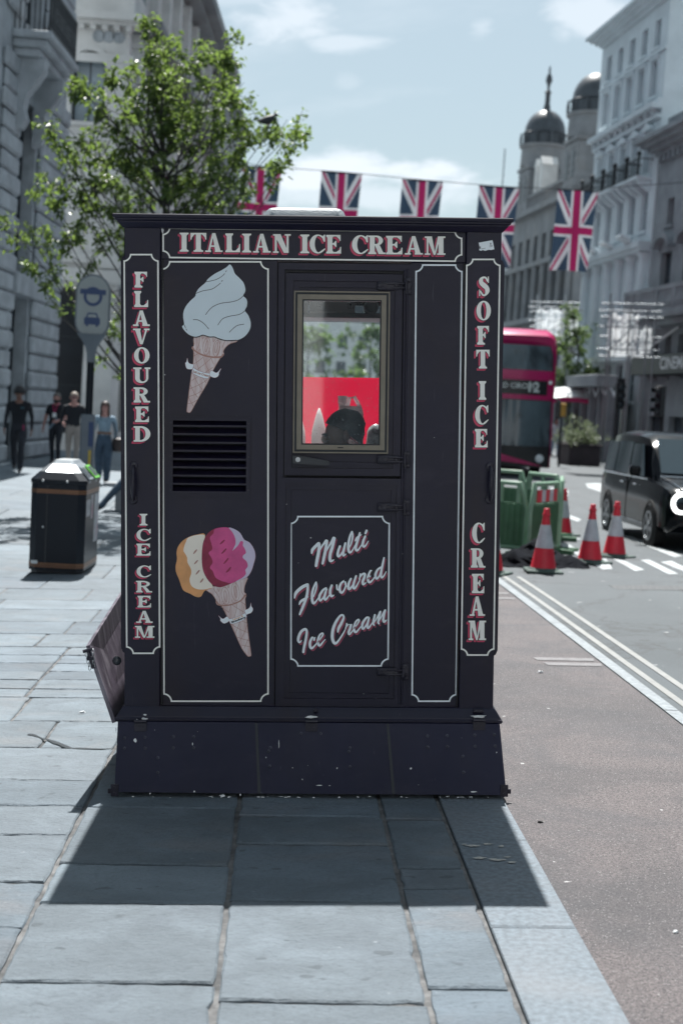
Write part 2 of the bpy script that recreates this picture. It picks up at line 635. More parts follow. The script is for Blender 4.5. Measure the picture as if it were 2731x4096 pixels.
# carriageway
ys = [-2 + i * 1.0 for i in range(0, 20)] + [18 + i * 4 for i in range(0, 42)]
mb = MB()
rows = []
for y in ys:
    xs = [wx_out(y), 4, 7, 10, 13, 17]
    rows.append([(x, y, gz(x, y) - .035) for x in xs])
mb.rings(rows, close=False, cap=False)
road = part('road', mb, M_road, kind='structure')
# red surfaced bay, its base just below the stones
bay = part('loading_bay', strip(kx_out, wx_in, [-1 + i for i in range(0, 17)] + [18, 22, 30, 40, 60], -.012, gz), M_red, kind='structure')
# white edging stones between bay and road: separate stones, 0.9 m long
ke = link('edge_kerb', None, None, kind='structure')
y = 0.5
k = 0
while y < 40:
    L = 0.9 if y < 20 else 3.0
    a, b2 = y + .004, y + L - .004
    mb = MB()
    v = [(wx_in(a), a, -.12), (wx_out(a), a, -.12), (wx_out(b2), b2, -.12), (wx_in(b2), b2, -.12)]
    v = [(p[0], p[1], gz(p[0], p[1]) - .12) for p in v]
    v += [(p[0], p[1], p[2] + .118 + rnd.uniform(-.002, .002)) for p in v]
    mb.hexa(v)
    part('edging_stone', mb, M_kerb2, ke)
    y += L
    k += 1
# markings on the road
for off in (0.10, 0.255):
    part('double_yellow_line', strip(lambda y: wx_out(y) + off, lambda y: wx_out(y) + off + .052, [y * 1.0 for y in range(1, 17)], -.031, gz), M_yellow, road)


def paintquad(pts, z=-.031, name='road_marking', m=M_paint):
    mb = MB()
    mb.add([(p[0], p[1], gz(p[0], p[1]) + z) for p in pts], [tuple(range(len(pts)))])
    return part(name, mb, m, road)


# white ticks in the bay beside the edging
for (y0, x0, x1) in ((10.36, 1.45, 1.86), (10.15, 1.50, 1.88), (14.2, 1.30, 1.68), (13.8, 1.35, 1.70)):
    mb = MB()
    mb.add([(a_, b_, gz(a_, b_) - .008) for a_, b_ in ((x0, y0), (x1, y0 - .02), (x1 + .02, y0 + .10), (x0 - .02, y0 + .12))], [(0, 1, 2, 3)])
    part('bay_marking', mb, M_faded, bay)
# pavement base (mortar shows in the joints), rising to the left behind
mb = MB()
xs = [-16, -12, -8, -6, -5, -4, -3.5, -3, -2.5, -2, -1.5, -1, -.5, 0]
ysb = [1, 4, 8, 12, 15] + [16 + i * 2 for i in range(0, 13)] + [44, 48, 54, 60, 70, 90, 130, 200]
rows = [[(min(x, kx_in(min(yy, 60))), yy, gz(x, yy) - .011) for x in xs] + [(kx_in(min(yy, 60)), yy, gz(kx_in(min(yy, 60)), yy) - .011)] for yy in ysb]
mb.rings(rows, close=False, cap=False)
pave = part('pavement', mb, M_mortar, kind='structure')


def slab(poly, mi, lift=0.0):
    """one paving stone; poly ccw in plan"""
    cx = sum(p[0] for p in poly) / 4
    cy = sum(p[1] for p in poly) / 4
    pp, tl = [], []
    cd_ = [rnd.uniform(-.0025, .0025) for _ in poly]
    near = cy < 11
    for i in range(4):
        a, b2 = poly[i], poly[(i + 1) % 4]
        L = math.hypot(b2[0] - a[0], b2[1] - a[1])
        n = max(2, int(L / .055)) if near else 2
        nx, ny = -(b2[1] - a[1]) / L, (b2[0] - a[0]) / L
        wob = 0.0
        for k in range(n):
            f = k / n
            wob = wob * .6 + rnd.gauss(0, .0024)
            e = abs(wob) + (rnd.uniform(.004, .012) if rnd.random() < .045 else 0)
            if k == 0:
                e = rnd.uniform(0, .010)
            if not near:
                e = 0
            pp.append((a[0] + (b2[0] - a[0]) * f + nx * e + (0 if k else (cx - a[0]) * .004), a[1] + (b2[1] - a[1]) * f + ny * e))
            tl.append(cd_[i] * (1 - f) + cd_[(i + 1) % 4] * f)
    poly = pp
    bot, mid, top = [], [], []
    for p, d in zip(poly, tl):
        z = gz(p[0], p[1])
        ux, uy = cx - p[0], cy - p[1]
        L = math.hypot(ux, uy)
        bot.append((p[0] - cx, p[1] - cy, z - .05))
        mid.append((p[0] - cx, p[1] - cy, z - .006 + d))
        q = .008 + (rnd.uniform(-.003, .006) if near else 0)
        top.append((p[0] - cx + ux / L * q, p[1] - cy + uy / L * q, z + d + lift))
    mb = MB()
    mb.rings([bot, mid, top], True, True)
    return part('paving_slab', mb, M_slab[mi % 4], pave, loc=(cx, cy, 0))


def xs_(x5, y):      # joints that run with the street lean a little
    return x5 - 0.041 * (y - 5)


nslab = 0
# three courses that run along the kerb
course = [(-1.093, -.400, [2.3, 3.35, 4.358, 5.085, 5.53, 6.335, 7.1, 7.95, 8.6, 9.5, 10.3, 11.2, 12.0, 12.9, 13.8, 14.7, 15.8, 17, 18.2, 19.5]),
          (-.400, .252, [2.2, 3.3, 4.228, 5.128, 5.815, 6.232, 7.0, 7.9, 8.8, 9.6, 10.4, 11.3, 12.2, 13.1, 14.1, 15.2, 16.4, 17.6, 19, 20.2]),
          (.252, .523, [2.5, 3.4, 4.34, 5.28, 5.52, 6.2, 7.05, 7.9, 8.8, 9.7, 10.6, 11.5, 12.5, 13.5, 14.5, 15.5, 16.7, 18, 19.2, 20.4])]
for (xa, xb, yy) in course:
    for i in range(len(yy) - 1):
        g_ = .007
        a, b2 = yy[i] + g_, yy[i + 1] - g_
        j = [rnd.uniform(-.005, .005) for _ in range(4)]
        slab([(xs_(xa, a) + g_, a + j[0], ), (xs_(xb, a) - g_, a + j[1]), (xs_(xb, b2) - g_, b2 + j[2]), (xs_(xa, b2) + g_, b2 + j[3])], rnd.randrange(4))
        nslab += 1
# rows that run across, left of them
rows_y = [2.6, 3.5, 4.36, 4.83, 5.31, 5.91, 6.35, 6.80, 7.456, 8.10, 8.777, 9.05, 9.36, 9.66, 9.98, 10.30, 10.66, 11.30, 11.95, 12.68, 13.30, 14.1, 14.93, 16.07, 16.9, 17.8, 18.7, 19.7, 20.7, 21.8, 23, 24.2, 25.5]
for i in range(len(rows_y) - 1):
    a, b2 = rows_y[i], rows_y[i + 1]
    narrow = 8.7 < a < 10.5
    x = xs_(-1.093, (a + b2) / 2)
    far = -2.2 - a * .30
    first = True
    while x > far:
        w_ = rnd.uniform(.75, 1.35) if not narrow else 1.1
        if first:
            w_ = rnd.uniform(.35, 1.1) if not narrow else 0.72
        x2 = x - w_
        g_ = .006
        dx = -.041 * (b2 - a) / 2
        j = [rnd.uniform(-.004, .004) for _ in range(4)]
        slab([(x2 + g_ - dx, a + g_ + j[0]), (x - g_ - dx, a + g_ + j[1]), (x - g_ + dx, b2 - g_ + j[2]), (x2 + g_ + dx, b2 - g_ + j[3])], rnd.randrange(4))
        nslab += 1
        x = x2
        first = False
print('slabs', nslab)
# the rest of the pavement beyond: paved sheet in the same stone
mb = MB()
xs2 = [-16, -12, -9, -7, -5, -4, -3, -2, -1, 0, .2]
rows = [[(x - .041 * 15, yy, gz(x - .041 * 15, yy) - .004) for x in xs2] for yy in [25.5, 28, 31, 34, 38, 42, 48, 54, 60, 80, 120, 200]]
mb.rings(rows, close=False, cap=False)
part('far_paving', mb, M_slab[1], pave)
# kerb stones with gaps at the joints
kerb = link('kerb', None, None, kind='structure')
ky = [1.9, 2.9, 3.86, 4.886, 5.9, 6.9, 7.9, 8.9, 9.9, 10.9, 11.9, 12.9, 13.9, 14.9, 16, 17, 18, 19, 20.5]
for i in range(len(ky) - 1):
    a, b2 = ky[i] + .003, ky[i + 1] - .003
    mb = MB()
    v = [(kx_in(a) + .004, a, -.2), (kx_out(a), a, -.2), (kx_out(b2), b2, -.2), (kx_in(b2) + .004, b2, -.2)]
    w_ = [(p[0], p[1], gz(p[0], p[1]) - .006) for p in v]
    c_ = Vector(((v[0][0] + v[2][0]) / 2, (a + b2) / 2, 0))
    tpt = []
    for p in v:
        q = Vector((p[0], p[1], 0)).lerp(c_, .025)
        tpt.append((q.x, q.y, gz(q.x, q.y) + rnd.uniform(-.001, .002)))
    mb.rings([v, w_, tpt], True, True)
    part('kerb_stone', mb, M_kerb, kerb)
# ================================================================== the ice cream kiosk
KO = Vector((-0.129, 6.64, 0.0))
KYAW = R_(1.0)
kiosk = thing('ice_cream_kiosk', 'tall aubergine painted ice cream kiosk with white lettering, standing on the pavement by the kerb', 'kiosk', KO, KYAW)
_Ri = Matrix.Rotation(-KYAW, 3, 'Z')


def K(px, py, yl=0.0):
    """survey point -> (x, z) on the kiosk-front plane y = yl (kiosk frame)"""
    o = _Ri @ (Vector((0, 0, CAM_H)) - KO)
    d = _Ri @ ray(px, py)
    t = (yl - o.y) / d.y
    p = o + d * t
    return (p.x, p.z)


UU = 2731 / 1568.0


def Ku(u, v, yl=0.0):
    return K(u * UU, v * UU, yl)


def Z(ox, oy, s):
    return lambda x, y: (ox + x / s, oy + y / s)


def kpaint(name, base, rough, brown, chips=0.8):
    m, t, b = newmat(name)
    tcn = t.node('ShaderNodeTexCoord')
    v = tcn.outputs['Object']
    n1 = t.smooth(t.noise(v, 1.6, 5, 0.6, 0.6), 0.35, 0.75)
    c = t.mix(n1, (*base, 1), tuple(x * 1.25 for x in base) + (1,))
    n2 = t.smooth(t.noise(t.mapping(v, scale=(1, 1, .45), loc=(2, 0, 5)), 2.1, 4, 0.55, 0.4), 0.48, 0.75)
    c = t.mix(t.math('MULTIPLY', n2, 0.6), c, (*brown, 1))
    sc = t.smooth(t.noise(t.mapping(v, scale=(1, 1, .06)), 60, 3, 0.6), 0.68, 0.8)
    c = t.mix(t.math('MULTIPLY', sc, 0.12), c, (.30, .30, .33, 1))
    ch = t.smooth(t.noise(v, 42, 2, 0.5), 0.785, 0.79)
    c = t.mix(t.math('MULTIPLY', ch, chips), c, (.5, .5, .5, 1))
    dust = t.smooth(t.noise(t.mapping(v, scale=(1, 1, 2.5)), 3.4, 6, 0.7, 0.4), 0.5, 0.9)
    c = t.mix(t.math('MULTIPLY', dust, 0.05), c, (.30, .28, .30, 1))
    t.put(b.inputs['Base Color'], c)
    t.put(b.inputs['Roughness'], t.math('ADD', rough, t.math('MULTIPLY', t.noise(v, 5, 5, 0.65), 0.22)))
    b.inputs['Specular IOR Level'].default_value = 0.36
    bn = t.node('ShaderNodeBump')
    bn.inputs['Strength'].default_value = 0.10
    bn.inputs['Distance'].default_value = 0.004
    t.put(bn.inputs['Height'], t.math('ADD', t.noise(v, 260, 3, 0.6), t.math('MULTIPLY', t.noise(v, 7, 3, 0.5), 2.0)))
    t.put(b.inputs['Normal'], bn.outputs[0])
    return m


MK = kpaint('aubergine_paint', (.0076, .0070, .0225), .27, (.0180, .0108, .0140))
MKp = kpaint('navy_skirt_paint', (.0052, .0072, .0310), .42, (.0068, .0078, .0270), 0.05)
MKd = pbr('gasket_and_gap_dark', (.006, .006, .010), .6, var=0)  # gasket black, also the painted shade behind the vent slats
M_bronze = pbr('bronze_anodised_frame', (.190, .170, .135), .42, metal=.25, var=.08, scale=14)
M_rubber = pbr('black_gasket', (.010, .016, .024), .5, var=0)
M_cream = pbr('white_sign_paint', (.90, .90, .86), .5, var=.03, scale=12)
M_cold = pbr('cold_white_sign_paint', (.84, .90, .95), .5, var=.03, scale=12)
M_pink = pbr('pink_sign_paint', (.62, .060, .130), .5, var=.10, scale=18)
M_dpink = pbr('dusky_pink_sign_paint', (.36, .055, .110), .5, var=.08, scale=18)
M_black = pbr('black_sign_paint', (.006, .005, .008), .45, var=0)
M_steel = pbr('worn_steel', (.38, .40, .42), .38, metal=.9, var=.2, scale=20)
M_hw = pbr('painted_ironwork', (.017, .015, .028), .36, var=.2, scale=30, bump=.2, bscale=160)
M_chip = pbr('bare_chip', (.78, .80, .80), .7, var=.1, scale=60)
M_grey = pbr('grey_lamp_shell', (.22, .26, .29), .45, var=.15, scale=18, bump=.25, bscale=120, speck=(46, .70, (.10, .09, .09)))
M_inner = pbr('kiosk_inside', (.34, .35, .36), .6, var=.08)

XL, XR = Ku(286, 1000)[0], Ku(1143, 1000)[0]
DEP = 1.75
ZT, ZB = 2.637, 0.385          # top and bottom of the body
PLx, PRx = Ku(368.5, 1000)[0], Ku(1063, 1000)[0]      # inner edges of the corner pillars
DL, DR = Ku(635, 1000, .02)[0], Ku(938, 1000, .02)[0]     # door opening
DT, DB = Ku(700, 606, .02)[1], Ku(700, 1624, .02)[1]
FZ = Ku(700, 599, .02)[1]          # bottom of fascia

# ---- body
for sx, (a, b_) in ((-1, (XL, PLx)), (1, (PRx, XR))):
    for y0, y1 in ((0, .16), (DEP - .16, DEP)):
        part('corner_pillar', MB().box(a, b_, y0, y1, ZB, ZT, bev=.004), MK, kiosk)
_v0, _v1 = Ku(396, 1135, .02), Ku(566, 964, .02)
_mb = MB()
for _q in ((PLx + .001, _v0[0], ZB, FZ - .001), (_v1[0], DL - .001, ZB, FZ - .001), (_v0[0], _v1[0], ZB, _v0[1]), (_v0[0], _v1[0], _v1[1], FZ - .001)):
    _mb.box(_q[0], _q[1], .022, .05, _q[2], _q[3])
part('front_panel', _mb, MK, kiosk)
part('front_panel', MB().box(DR + .001, PRx - .001, .022, .05, ZB, FZ - .001, bev=.002), MK, kiosk)
part('fascia_panel', MB().box(PLx + .001, PRx - .001, .018, .05, FZ, ZT, bev=.002), MK, kiosk)
for xx in (PLx + .004, PRx - .010):
    part('corner_bead', MB().box(xx, xx + .006, .010, .0215, ZB + .01, FZ - .003), MKd, kiosk)
# sides with their raised board
zs0, zs1 = Ku(280, 1504)[1], Ku(280, 582)[1]
for sx in (-1, 1):
    xo = XL if sx < 0 else XR
    part('side_wall', MB().box(xo - sx * .010, xo - sx * .035, .161, DEP - .161, ZB, ZT), MK, kiosk)
    mb = MB()
    pr = [(0, zs0), (.016, zs0 + .010), (.024, zs0 + .03), (.024, zs1 - .03), (.016, zs1 - .010), (0, zs1)]
    poly = [(xo + sx * (a - .004), z) for a, z in pr]
    mb.prism(poly, .030, DEP - .05, 'XZ')
    part('side_board', mb, MK, kiosk, smooth=40)
# rear wall: serving window opening, red band below
rz0, rz1 = 2.02, 2.40
part('rear_wall', MB().box(PLx, PRx, DEP - .05, DEP - .02, 1.995 + .42, ZT).box(PLx, PLx + .12, DEP - .05, DEP - .02, 2.0, 2.414), MK, kiosk)
mr, t, b = newmat('red_backlit_panel')
for n in list(t.n):
    if n.type == 'BSDF_PRINCIPLED':
        t.n.remove(n)
d1 = t.node('ShaderNodeBsdfDiffuse')
d2 = t.node('ShaderNodeBsdfTranslucent')
d1.inputs[0].default_value = (.66, .03, .085, 1)
d2.inputs[0].default_value = (.82, .060, .200, 1)
ms = t.node('ShaderNodeMixShader')
ms.inputs[0].default_value = .75
t.l.new(d1.outputs[0], ms.inputs[1])
t.l.new(d2.outputs[0], ms.inputs[2])
t.l.new(ms.outputs[0], t.n['Material Output'].inputs[0])
part('red_rear_panel', MB().box(PLx, PRx, DEP - .046, DEP - .040, ZB, 1.998), mr, kiosk, label='bright red translucent panel seen through the door window')
part('red_rear_panel', MB().box(PLx + .121, PRx - .001, DEP - .046, DEP - .040, 2.43, 2.62), mr, kiosk)
part('kiosk_floor', MB().box(XL + .04, XR - .04, .06, DEP - .05, .30, .395), M_inner, kiosk)
# rear shelf inside
part('shelf', MB().box(PLx + .01, PRx - .01, DEP - .45, DEP - .06, 2.318, 2.345), pbr('shelf_grey', (.33, .36, .38), .5), kiosk)
part('work_counter', MB().box(PLx + .01, PRx - .01, DEP - .52, DEP - .06, 1.36, 1.40), M_inner, kiosk)
part('ceiling', MB().box(XL + .04, XR - .04, .055, DEP - .055, 2.61, 2.632), M_inner, kiosk)


# ---- roof with its cornice
def skin(prof, y_f=0.0, y_b=DEP):
    """rings of the kiosk rectangle, grown outwards by o at height z"""
    rs = []
    for o, z in prof:
        rs.append([(XL - o, y_f - o, z), (XR + o, y_f - o, z), (XR + o, y_b + o, z), (XL - o, y_b + o, z)])
    return rs


mb = MB().rings(skin([(-.001, 2.634), (.004, 2.6345), (.010, 2.640), (.022, 2.652), (.027, 2.658), (.0275, 2.6625), (.0325, 2.664), (.038, 2.668), (.0385, 2.674), (.046, 2.677),
                      (.048, 2.684), (.0475, 2.690), (.044, 2.694)]), True, True)
part('roof_cornice', mb, MK, kiosk)
# grey roof lamp housing
rx0, rx1 = Ku(603, 470, .35)[0], Ku(798, 470, .35)[0]
mb = MB()
rs = []
for o, z in ((.012, 2.70), (.012, 2.712), (0, 2.714), (-.004, 2.722), (-.020, 2.760), (-.034, 2.773), (-.06, 2.778)):
    a, b_, c_, d_ = rx0 - o, rx1 + o, .25 - o, .62 + o
    r_ = .03
    ring = []
    for (qx, qy, a0) in ((b_ - r_, c_ + r_, -90), (b_ - r_, d_ - r_, 0), (a + r_, d_ - r_, 90), (a + r_, c_ + r_, 180)):
        for k in range(4):
            an = R_(a0 + k * 30)
            ring.append((qx + r_ * math.cos(an), qy + r_ * math.sin(an), z))
    rs.append(ring)
mb.rings(rs, True, True)
lampbox = part('roof_vent_housing', mb, M_grey, kiosk, smooth=40)
mb = MB().box(rx0 + .02, rx1 - .02, .27, .60, 2.6945, 2.6995)
part('housing_base', mb, M_rubber, lampbox)

# ---- base moulding and skirt
zm1, zm0 = Ku(700, 1624)[1], Ku(700, 1656)[1]
mb = MB().rings(skin([(-.01, zm0 + .002), (.034, zm0), (.040, zm0 + .006), (.040, zm0 + .016), (.034, zm0 + .021), (.032, zm0 + .026), (.012, zm1 - .010), (.004, zm1), (-.012, zm1 + .001)]), True, True)
part('base_moulding', mb, MK, kiosk)
zt_, zb_ = Ku(700, 1660, -.045)[1], 0.022
xt = [Ku(270, 1660, -.045)[0], Ku(588.5, 1660, -.045)[0], Ku(890, 1660, -.045)[0], Ku(1148, 1660, -.045)[0]]
xb = [Ku(262, 1832, -.125)[0], Ku(595.5, 1832, -.125)[0], Ku(903.5, 1832, -.125)[0], Ku(1163, 1832, -.125)[0]]
skirts = []
for i in range(3):
    e = .0025
    mb = MB()
    v = [(xb[i] + e, -.125, zb_ + (.004 if i == 0 else 0)), (xb[i + 1] - e, -.125, zb_), (xb[i + 1] - e, -.107, zb_), (xb[i] + e, -.107, zb_ + (.004 if i == 0 else 0)),
         (xt[i] + e, -.045, zt_), (xt[i + 1] - e, -.045, zt_), (xt[i + 1] - e, -.027, zt_), (xt[i] + e, -.027, zt_)]
    mb.hexa(v)
    skirts.append(part('skirt_panel', mb, MKp, kiosk))
# dark straps over the two seams
for i in (1, 2):
    mb = MB()
    v = [(xb[i] - .007, -.1275, .024), (xb[i] + .007, -.1275, .024), (xb[i] + .007, -.106, .024), (xb[i] - .007, -.106, .024),
         (xt[i] - .006, -.0475, zt_ - .002), (xt[i] + .006, -.0475, zt_ - .002), (xt[i] + .006, -.027, zt_ - .002), (xt[i] - .006, -.027, zt_ - .002)]
    part('seam_strap', mb.hexa(v), M_rubber, kiosk)
for sx in (-1, 1):
    a0 = xt[0] if sx < 0 else xt[3]
    a1 = xb[0] if sx < 0 else xb[3]
    mb = MB()
    v = [(a1, -.100, .03), (a1, DEP, .03), (a1 - sx * .016, DEP, .03), (a1 - sx * .016, -.100, .03), (a0, -.022, zt_), (a0, DEP, zt_), (a0 - sx * .016, DEP, zt_), (a0 - sx * .016, -.022, zt_)]
    part('side_skirt', mb.hexa(v), MKp, kiosk)


def skirt_pt(u, v):
    """point on the leaning skirt face"""
    y = -.085
    for _ in range(4):
        x, z = Ku(u, v, y)
        y = -.125 + (z - zb_) / (zt_ - zb_) * .08
    return x, y, z


zz7 = lambda x, y: ((350 + x / .896) / UU, (2650 + y / .896) / UU)
bolts = [(133, 270), (133, 307), (207, 268), (207, 307), (308, 266), (308, 306), (381, 266), (381, 305), (253, 341), (253, 394), (655, 305), (649, 317), (653, 371), (765, 254), (836, 254),
         (940, 306), (936, 319), (940, 373), (1217, 263), (1218, 303), (1288, 262), (1289, 301), (1386, 260), (1388, 300), (1457, 258), (1460, 299), (1344, 336), (1347, 393)]
M_bolt = pbr('bolt_heads', (.045, .048, .07), .35, metal=.6, var=.3, scale=50)
for bx, by in bolts:
    x, y, z = skirt_pt(*zz7(bx, by))
    mb = MB().lathe([(.0085, 0), (.0085, .002), (.0055, .0025), (.005, .006), (.002, .007)], 8)
    mb.xform(Matrix.Translation((x, y - .001, z)) @ Matrix.Rotation(R_(90 - 13), 4, 'X'))
    part('bolt', mb, M_bolt, skirts[0 if bx < 600 else 1 if bx < 1090 else 2])
# skirt hinges with chipped paint above
for hx, hy in ((191, 222), (803, 222), (1402, 218)):
    x, y, z = skirt_pt(*zz7(hx, hy))
    mb = MB().prism([(x - .027, z - .030), (x + .027, z - .030), (x + .029, z - .010), (x + .029, z + .012), (x - .029, z + .012), (x - .029, z - .010)], y - .012, y - .007)
    mb.cyl((x - .028, y - .012, z + .017), (x + .028, y - .012, z + .017), .0085, 10)
    for k in (-.012, .012):
        mb.cyl((x + k, y - .014, z - .014), (x + k, y - .011, z - .014), .0055, 8)
    part('skirt_hinge', mb, M_hw, kiosk, smooth=50)
# bolt keepers at the bottom corners
for sx, (u, v) in ((-1, (264, 1815)), (1, (1157, 1816))):
    x, y, z = skirt_pt(u, v)
    mb = MB().box(x - .018, x + .018, y - .006, y - .001, z - .028, z + .030, bev=.002)
    mb.box(x + sx * .018, x + sx * .032, y - .004, y + .006, z - .014, z + .008, bev=.002)
    for k in (-.014, .014):
        mb.cyl((x, y - .010, z + k), (x, y - .005, z + k), .007, 8)
    part('corner_keeper', mb, M_hw, kiosk)


# ---- mitred frames
def mitre(x0, x1, z0, z1, w, y0, y1, mb=None):
    """four mitred bars around a rectangle (outer size), front face y0"""
    mb = mb or MB()
    i0, i1, k0, k1 = x0 + w, x1 - w, z0 + w, z1 - w
    for q in ([(x0, z1), (i0, k1), (i1, k1), (x1, z1)], [(x0, z0), (x1, z0), (i1, k0), (i0, k0)], [(x0, z0), (i0, k0), (i0, k1), (x0, z1)], [(x1, z0), (x1, z1), (i1, k1), (i1, k0)]):
        mb.prism(q, y0, y1)
    return mb


def rect_u(u0, v0, u1, v1, yl):
    a, b_ = Ku(u0, v0, yl), Ku(u1, v1, yl)
    c_, d_ = Ku(u0, v1, yl), Ku(u1, v0, yl)
    return ((a[0] + c_[0]) / 2, (b_[0] + d_[0]) / 2, (b_[1] + c_[1]) / 2, (a[1] + d_[1]) / 2)      # x0 x1 z0 z1


# door surround, three steps
x0, x1, z0, z1 = rect_u(636, 606, 938, 1622, .02)
part('door_surround', mitre(x0, x1, z0, z1, .030, .008, .05), MK, kiosk)
part('door_surround', mitre(x0 + .0305, x1 - .0305, z0 + .0305, z1 - .0305, .012, .018, .05), MKd, kiosk)
# upper leaf
ux0, ux1, uz0, uz1 = rect_u(655, 629, 921, 1092, .015)
updoor = part('upper_door', mitre(ux0, ux1, uz0, uz1, .034, .004, .045), MK, kiosk)
part('door_rail', mitre(ux0 + .0345, ux1 - .0345, uz0 + .0345, uz1 - .0345, .028, .013, .045), MK, updoor)
wx0, wx1, wz0, wz1 = rect_u(674, 669, 893, 1041, .005)
mb = MB()
ax0, ax1, az0, az1 = ux0 + .063, ux1 - .063, uz0 + .063, uz1 - .063
for q in ((ax0, wx0, az0, az1), (wx1, ax1, az0, az1), (wx0, wx1, wz1, az1), (wx0, wx1, az0, wz0)):
    mb.box(q[0], q[1], .020, .045, q[2], q[3])
part('door_field', mb, MK, updoor)
wf = part('window_frame', mitre(wx0, wx1, wz0, wz1, .006, .002, .03), M_bronze, kiosk)
part('outer_gasket', mitre(wx0 + .0062, wx1 - .0062, wz0 + .0062, wz1 - .0062, .010, .008, .03), M_rubber, wf)
part('bronze_bar', mitre(wx0 + .0164, wx1 - .0164, wz0 + .0164, wz1 - .0164, .022, .000, .03), M_bronze, wf)
part('inner_gasket', mitre(wx0 + .0386, wx1 - .0386, wz0 + .0386, wz1 - .0386, .006, .006, .03), M_rubber, wf)
gx0, gx1, gz0, gz1 = wx0 + .0448, wx1 - .0448, wz0 + .0448, wz1 - .0448
M_glass = glassmat('door_glass', tint=(.93, .96, .96), rough=.03, alpha=.10, dirt=.045)
part('window_pane', MB().box(gx0, gx1, .014, .018, gz0, gz1), M_glass, kiosk)
xx = (wx0 + wx1) / 2
part('drain_slot', MB().box(xx - .013, xx + .013, -.0006, .006, wz0 + .024, wz0 + .029), M_black, wf)
mb = MB()
for q in ((DL - .01, gx0 - .002, DB - .01, DT + .01), (gx1 + .002, DR + .01, DB - .01, DT + .01), (gx0 - .002, gx1 + .002, gz1 + .002, DT + .01), (gx0 - .002, gx1 + .002, DB - .01, gz0 - .002)):
    mb.box(q[0], q[1], .0505, .056, q[2], q[3])
part('door_backing', mb, MKd, kiosk)
# latch lever
zz = Ku(700, 1057)[1]
x0 = Ku(672, 1057)[0]
mb = MB().prism([(x0, zz + .021), (x0 + .030, zz + .022), (x0 + .155, zz + .002), (x0 + .170, zz - .004), (x0 + .171, zz - .020), (x0 + .150, zz - .022), (x0 + .02, zz - .016), (x0, zz - .012)], -.034, .004)
latch = part('door_latch', mb, pbr('latch_plastic', (.012, .018, .026), .32, var=.1), updoor)
mb = MB().cyl((x0 + .025, -.040, zz + .004), (x0 + .025, -.030, zz + .004), .0115, 16)
part('latch_lock', mb, M_steel, kiosk, smooth=40)
# lower leaf
lx0, lx1, lz0, lz1 = rect_u(640, 1098, 922, 1618, .015)
lodoor = part('lower_door', mitre(lx0, lx1, lz0, lz1, .030, .004, .045), MK, kiosk)
part('door_rail', mitre(lx0 + .0305, lx1 - .0305, lz0 + .0305, lz1 - .0305, .024, .013, .045), MK, lodoor)
part('door_field', MB().box(lx0 + .055, lx1 - .055, .019, .045, lz0 + .055, lz1 - .055), MK, lodoor)
# fluted strip on the hinge side
fx0 = Ku(922, 1000)[0]
for k in range(2):
    part('fluting', MB().box(fx0 + k * .013, fx0 + .009 + k * .013, .000 + k * .002, .0075, DB + .02, DT - .02, bev=.002), MK, kiosk)
# strap hinges
for v_ in (656, 1055, 1165, 1543):
    a, zc_ = Ku(866, v_)
    b_, _ = Ku(946, v_)
    b_ = Ku(945 - (v_ - 656) * .008, v_)[0]
    h = MB().box(a, b_ - .055, -.006, .004, zc_ - .019, zc_ + .019, bev=.002)
    h.box(a + .046, b_ - .030, -.012, -.0055, zc_ - .014, zc_ - .006, bev=.001).box(a + .046, b_ - .030, -.012, -.0055, zc_ + .006, zc_ + .014, bev=.001)
    h.cyl((b_ - .026, -.008, zc_ - .020), (b_ - .026, -.008, zc_ + .020), .008, 10)
    h.box(b_ - .030, b_, -.004, .006, zc_ - .038, zc_ + .038, bev=.002)
    for kx, kz in ((a + .012, 0), (a + .036, 0), (a + .088, 0), (b_ - .010, .026), (b_ - .010, -.026)):
        h.cyl((kx, -.017, zc_ + kz), (kx, -.004, zc_ + kz), .0058, 8)
    part('strap_hinge', h, M_hw, kiosk, smooth=45)
# pull handles on the pillars
for u, v0, v1 in ((305, 1070, 1148), (1122, 1072, 1148)):
    xa, za = Ku(u, v0)
    xb_, zb2 = Ku(u - (.6 if u > 700 else -.6), v1)
    mb = MB()
    zm = (za + zb2) / 2
    n = 12
    pts, rr = [], []
    for k in range(n + 1):
        f = k / n
        pts.append((xa + (xb_ - xa) * f + .006, -.008 - .040 * math.sin(math.pi * f) ** .55, za + (zb2 - za) * f))
        rr.append(.007 + .007 * math.sin(math.pi * f))
    mb.tube(pts, rr, 10)
    hd = part('pull_handle', mb, M_hw, kiosk, smooth=60)
    for z in (za, zb2):
        mb = MB().lathe([(.021, 0), (.021, .003), (.018, .006), (.010, .008), (.002, .0085)], 16)
        mb.xform(Matrix.Translation((xa + .004, .001, z)) @ Matrix.Rotation(R_(90), 4, 'X'))
        part('handle_plate', mb, M_hw, hd, smooth=50)
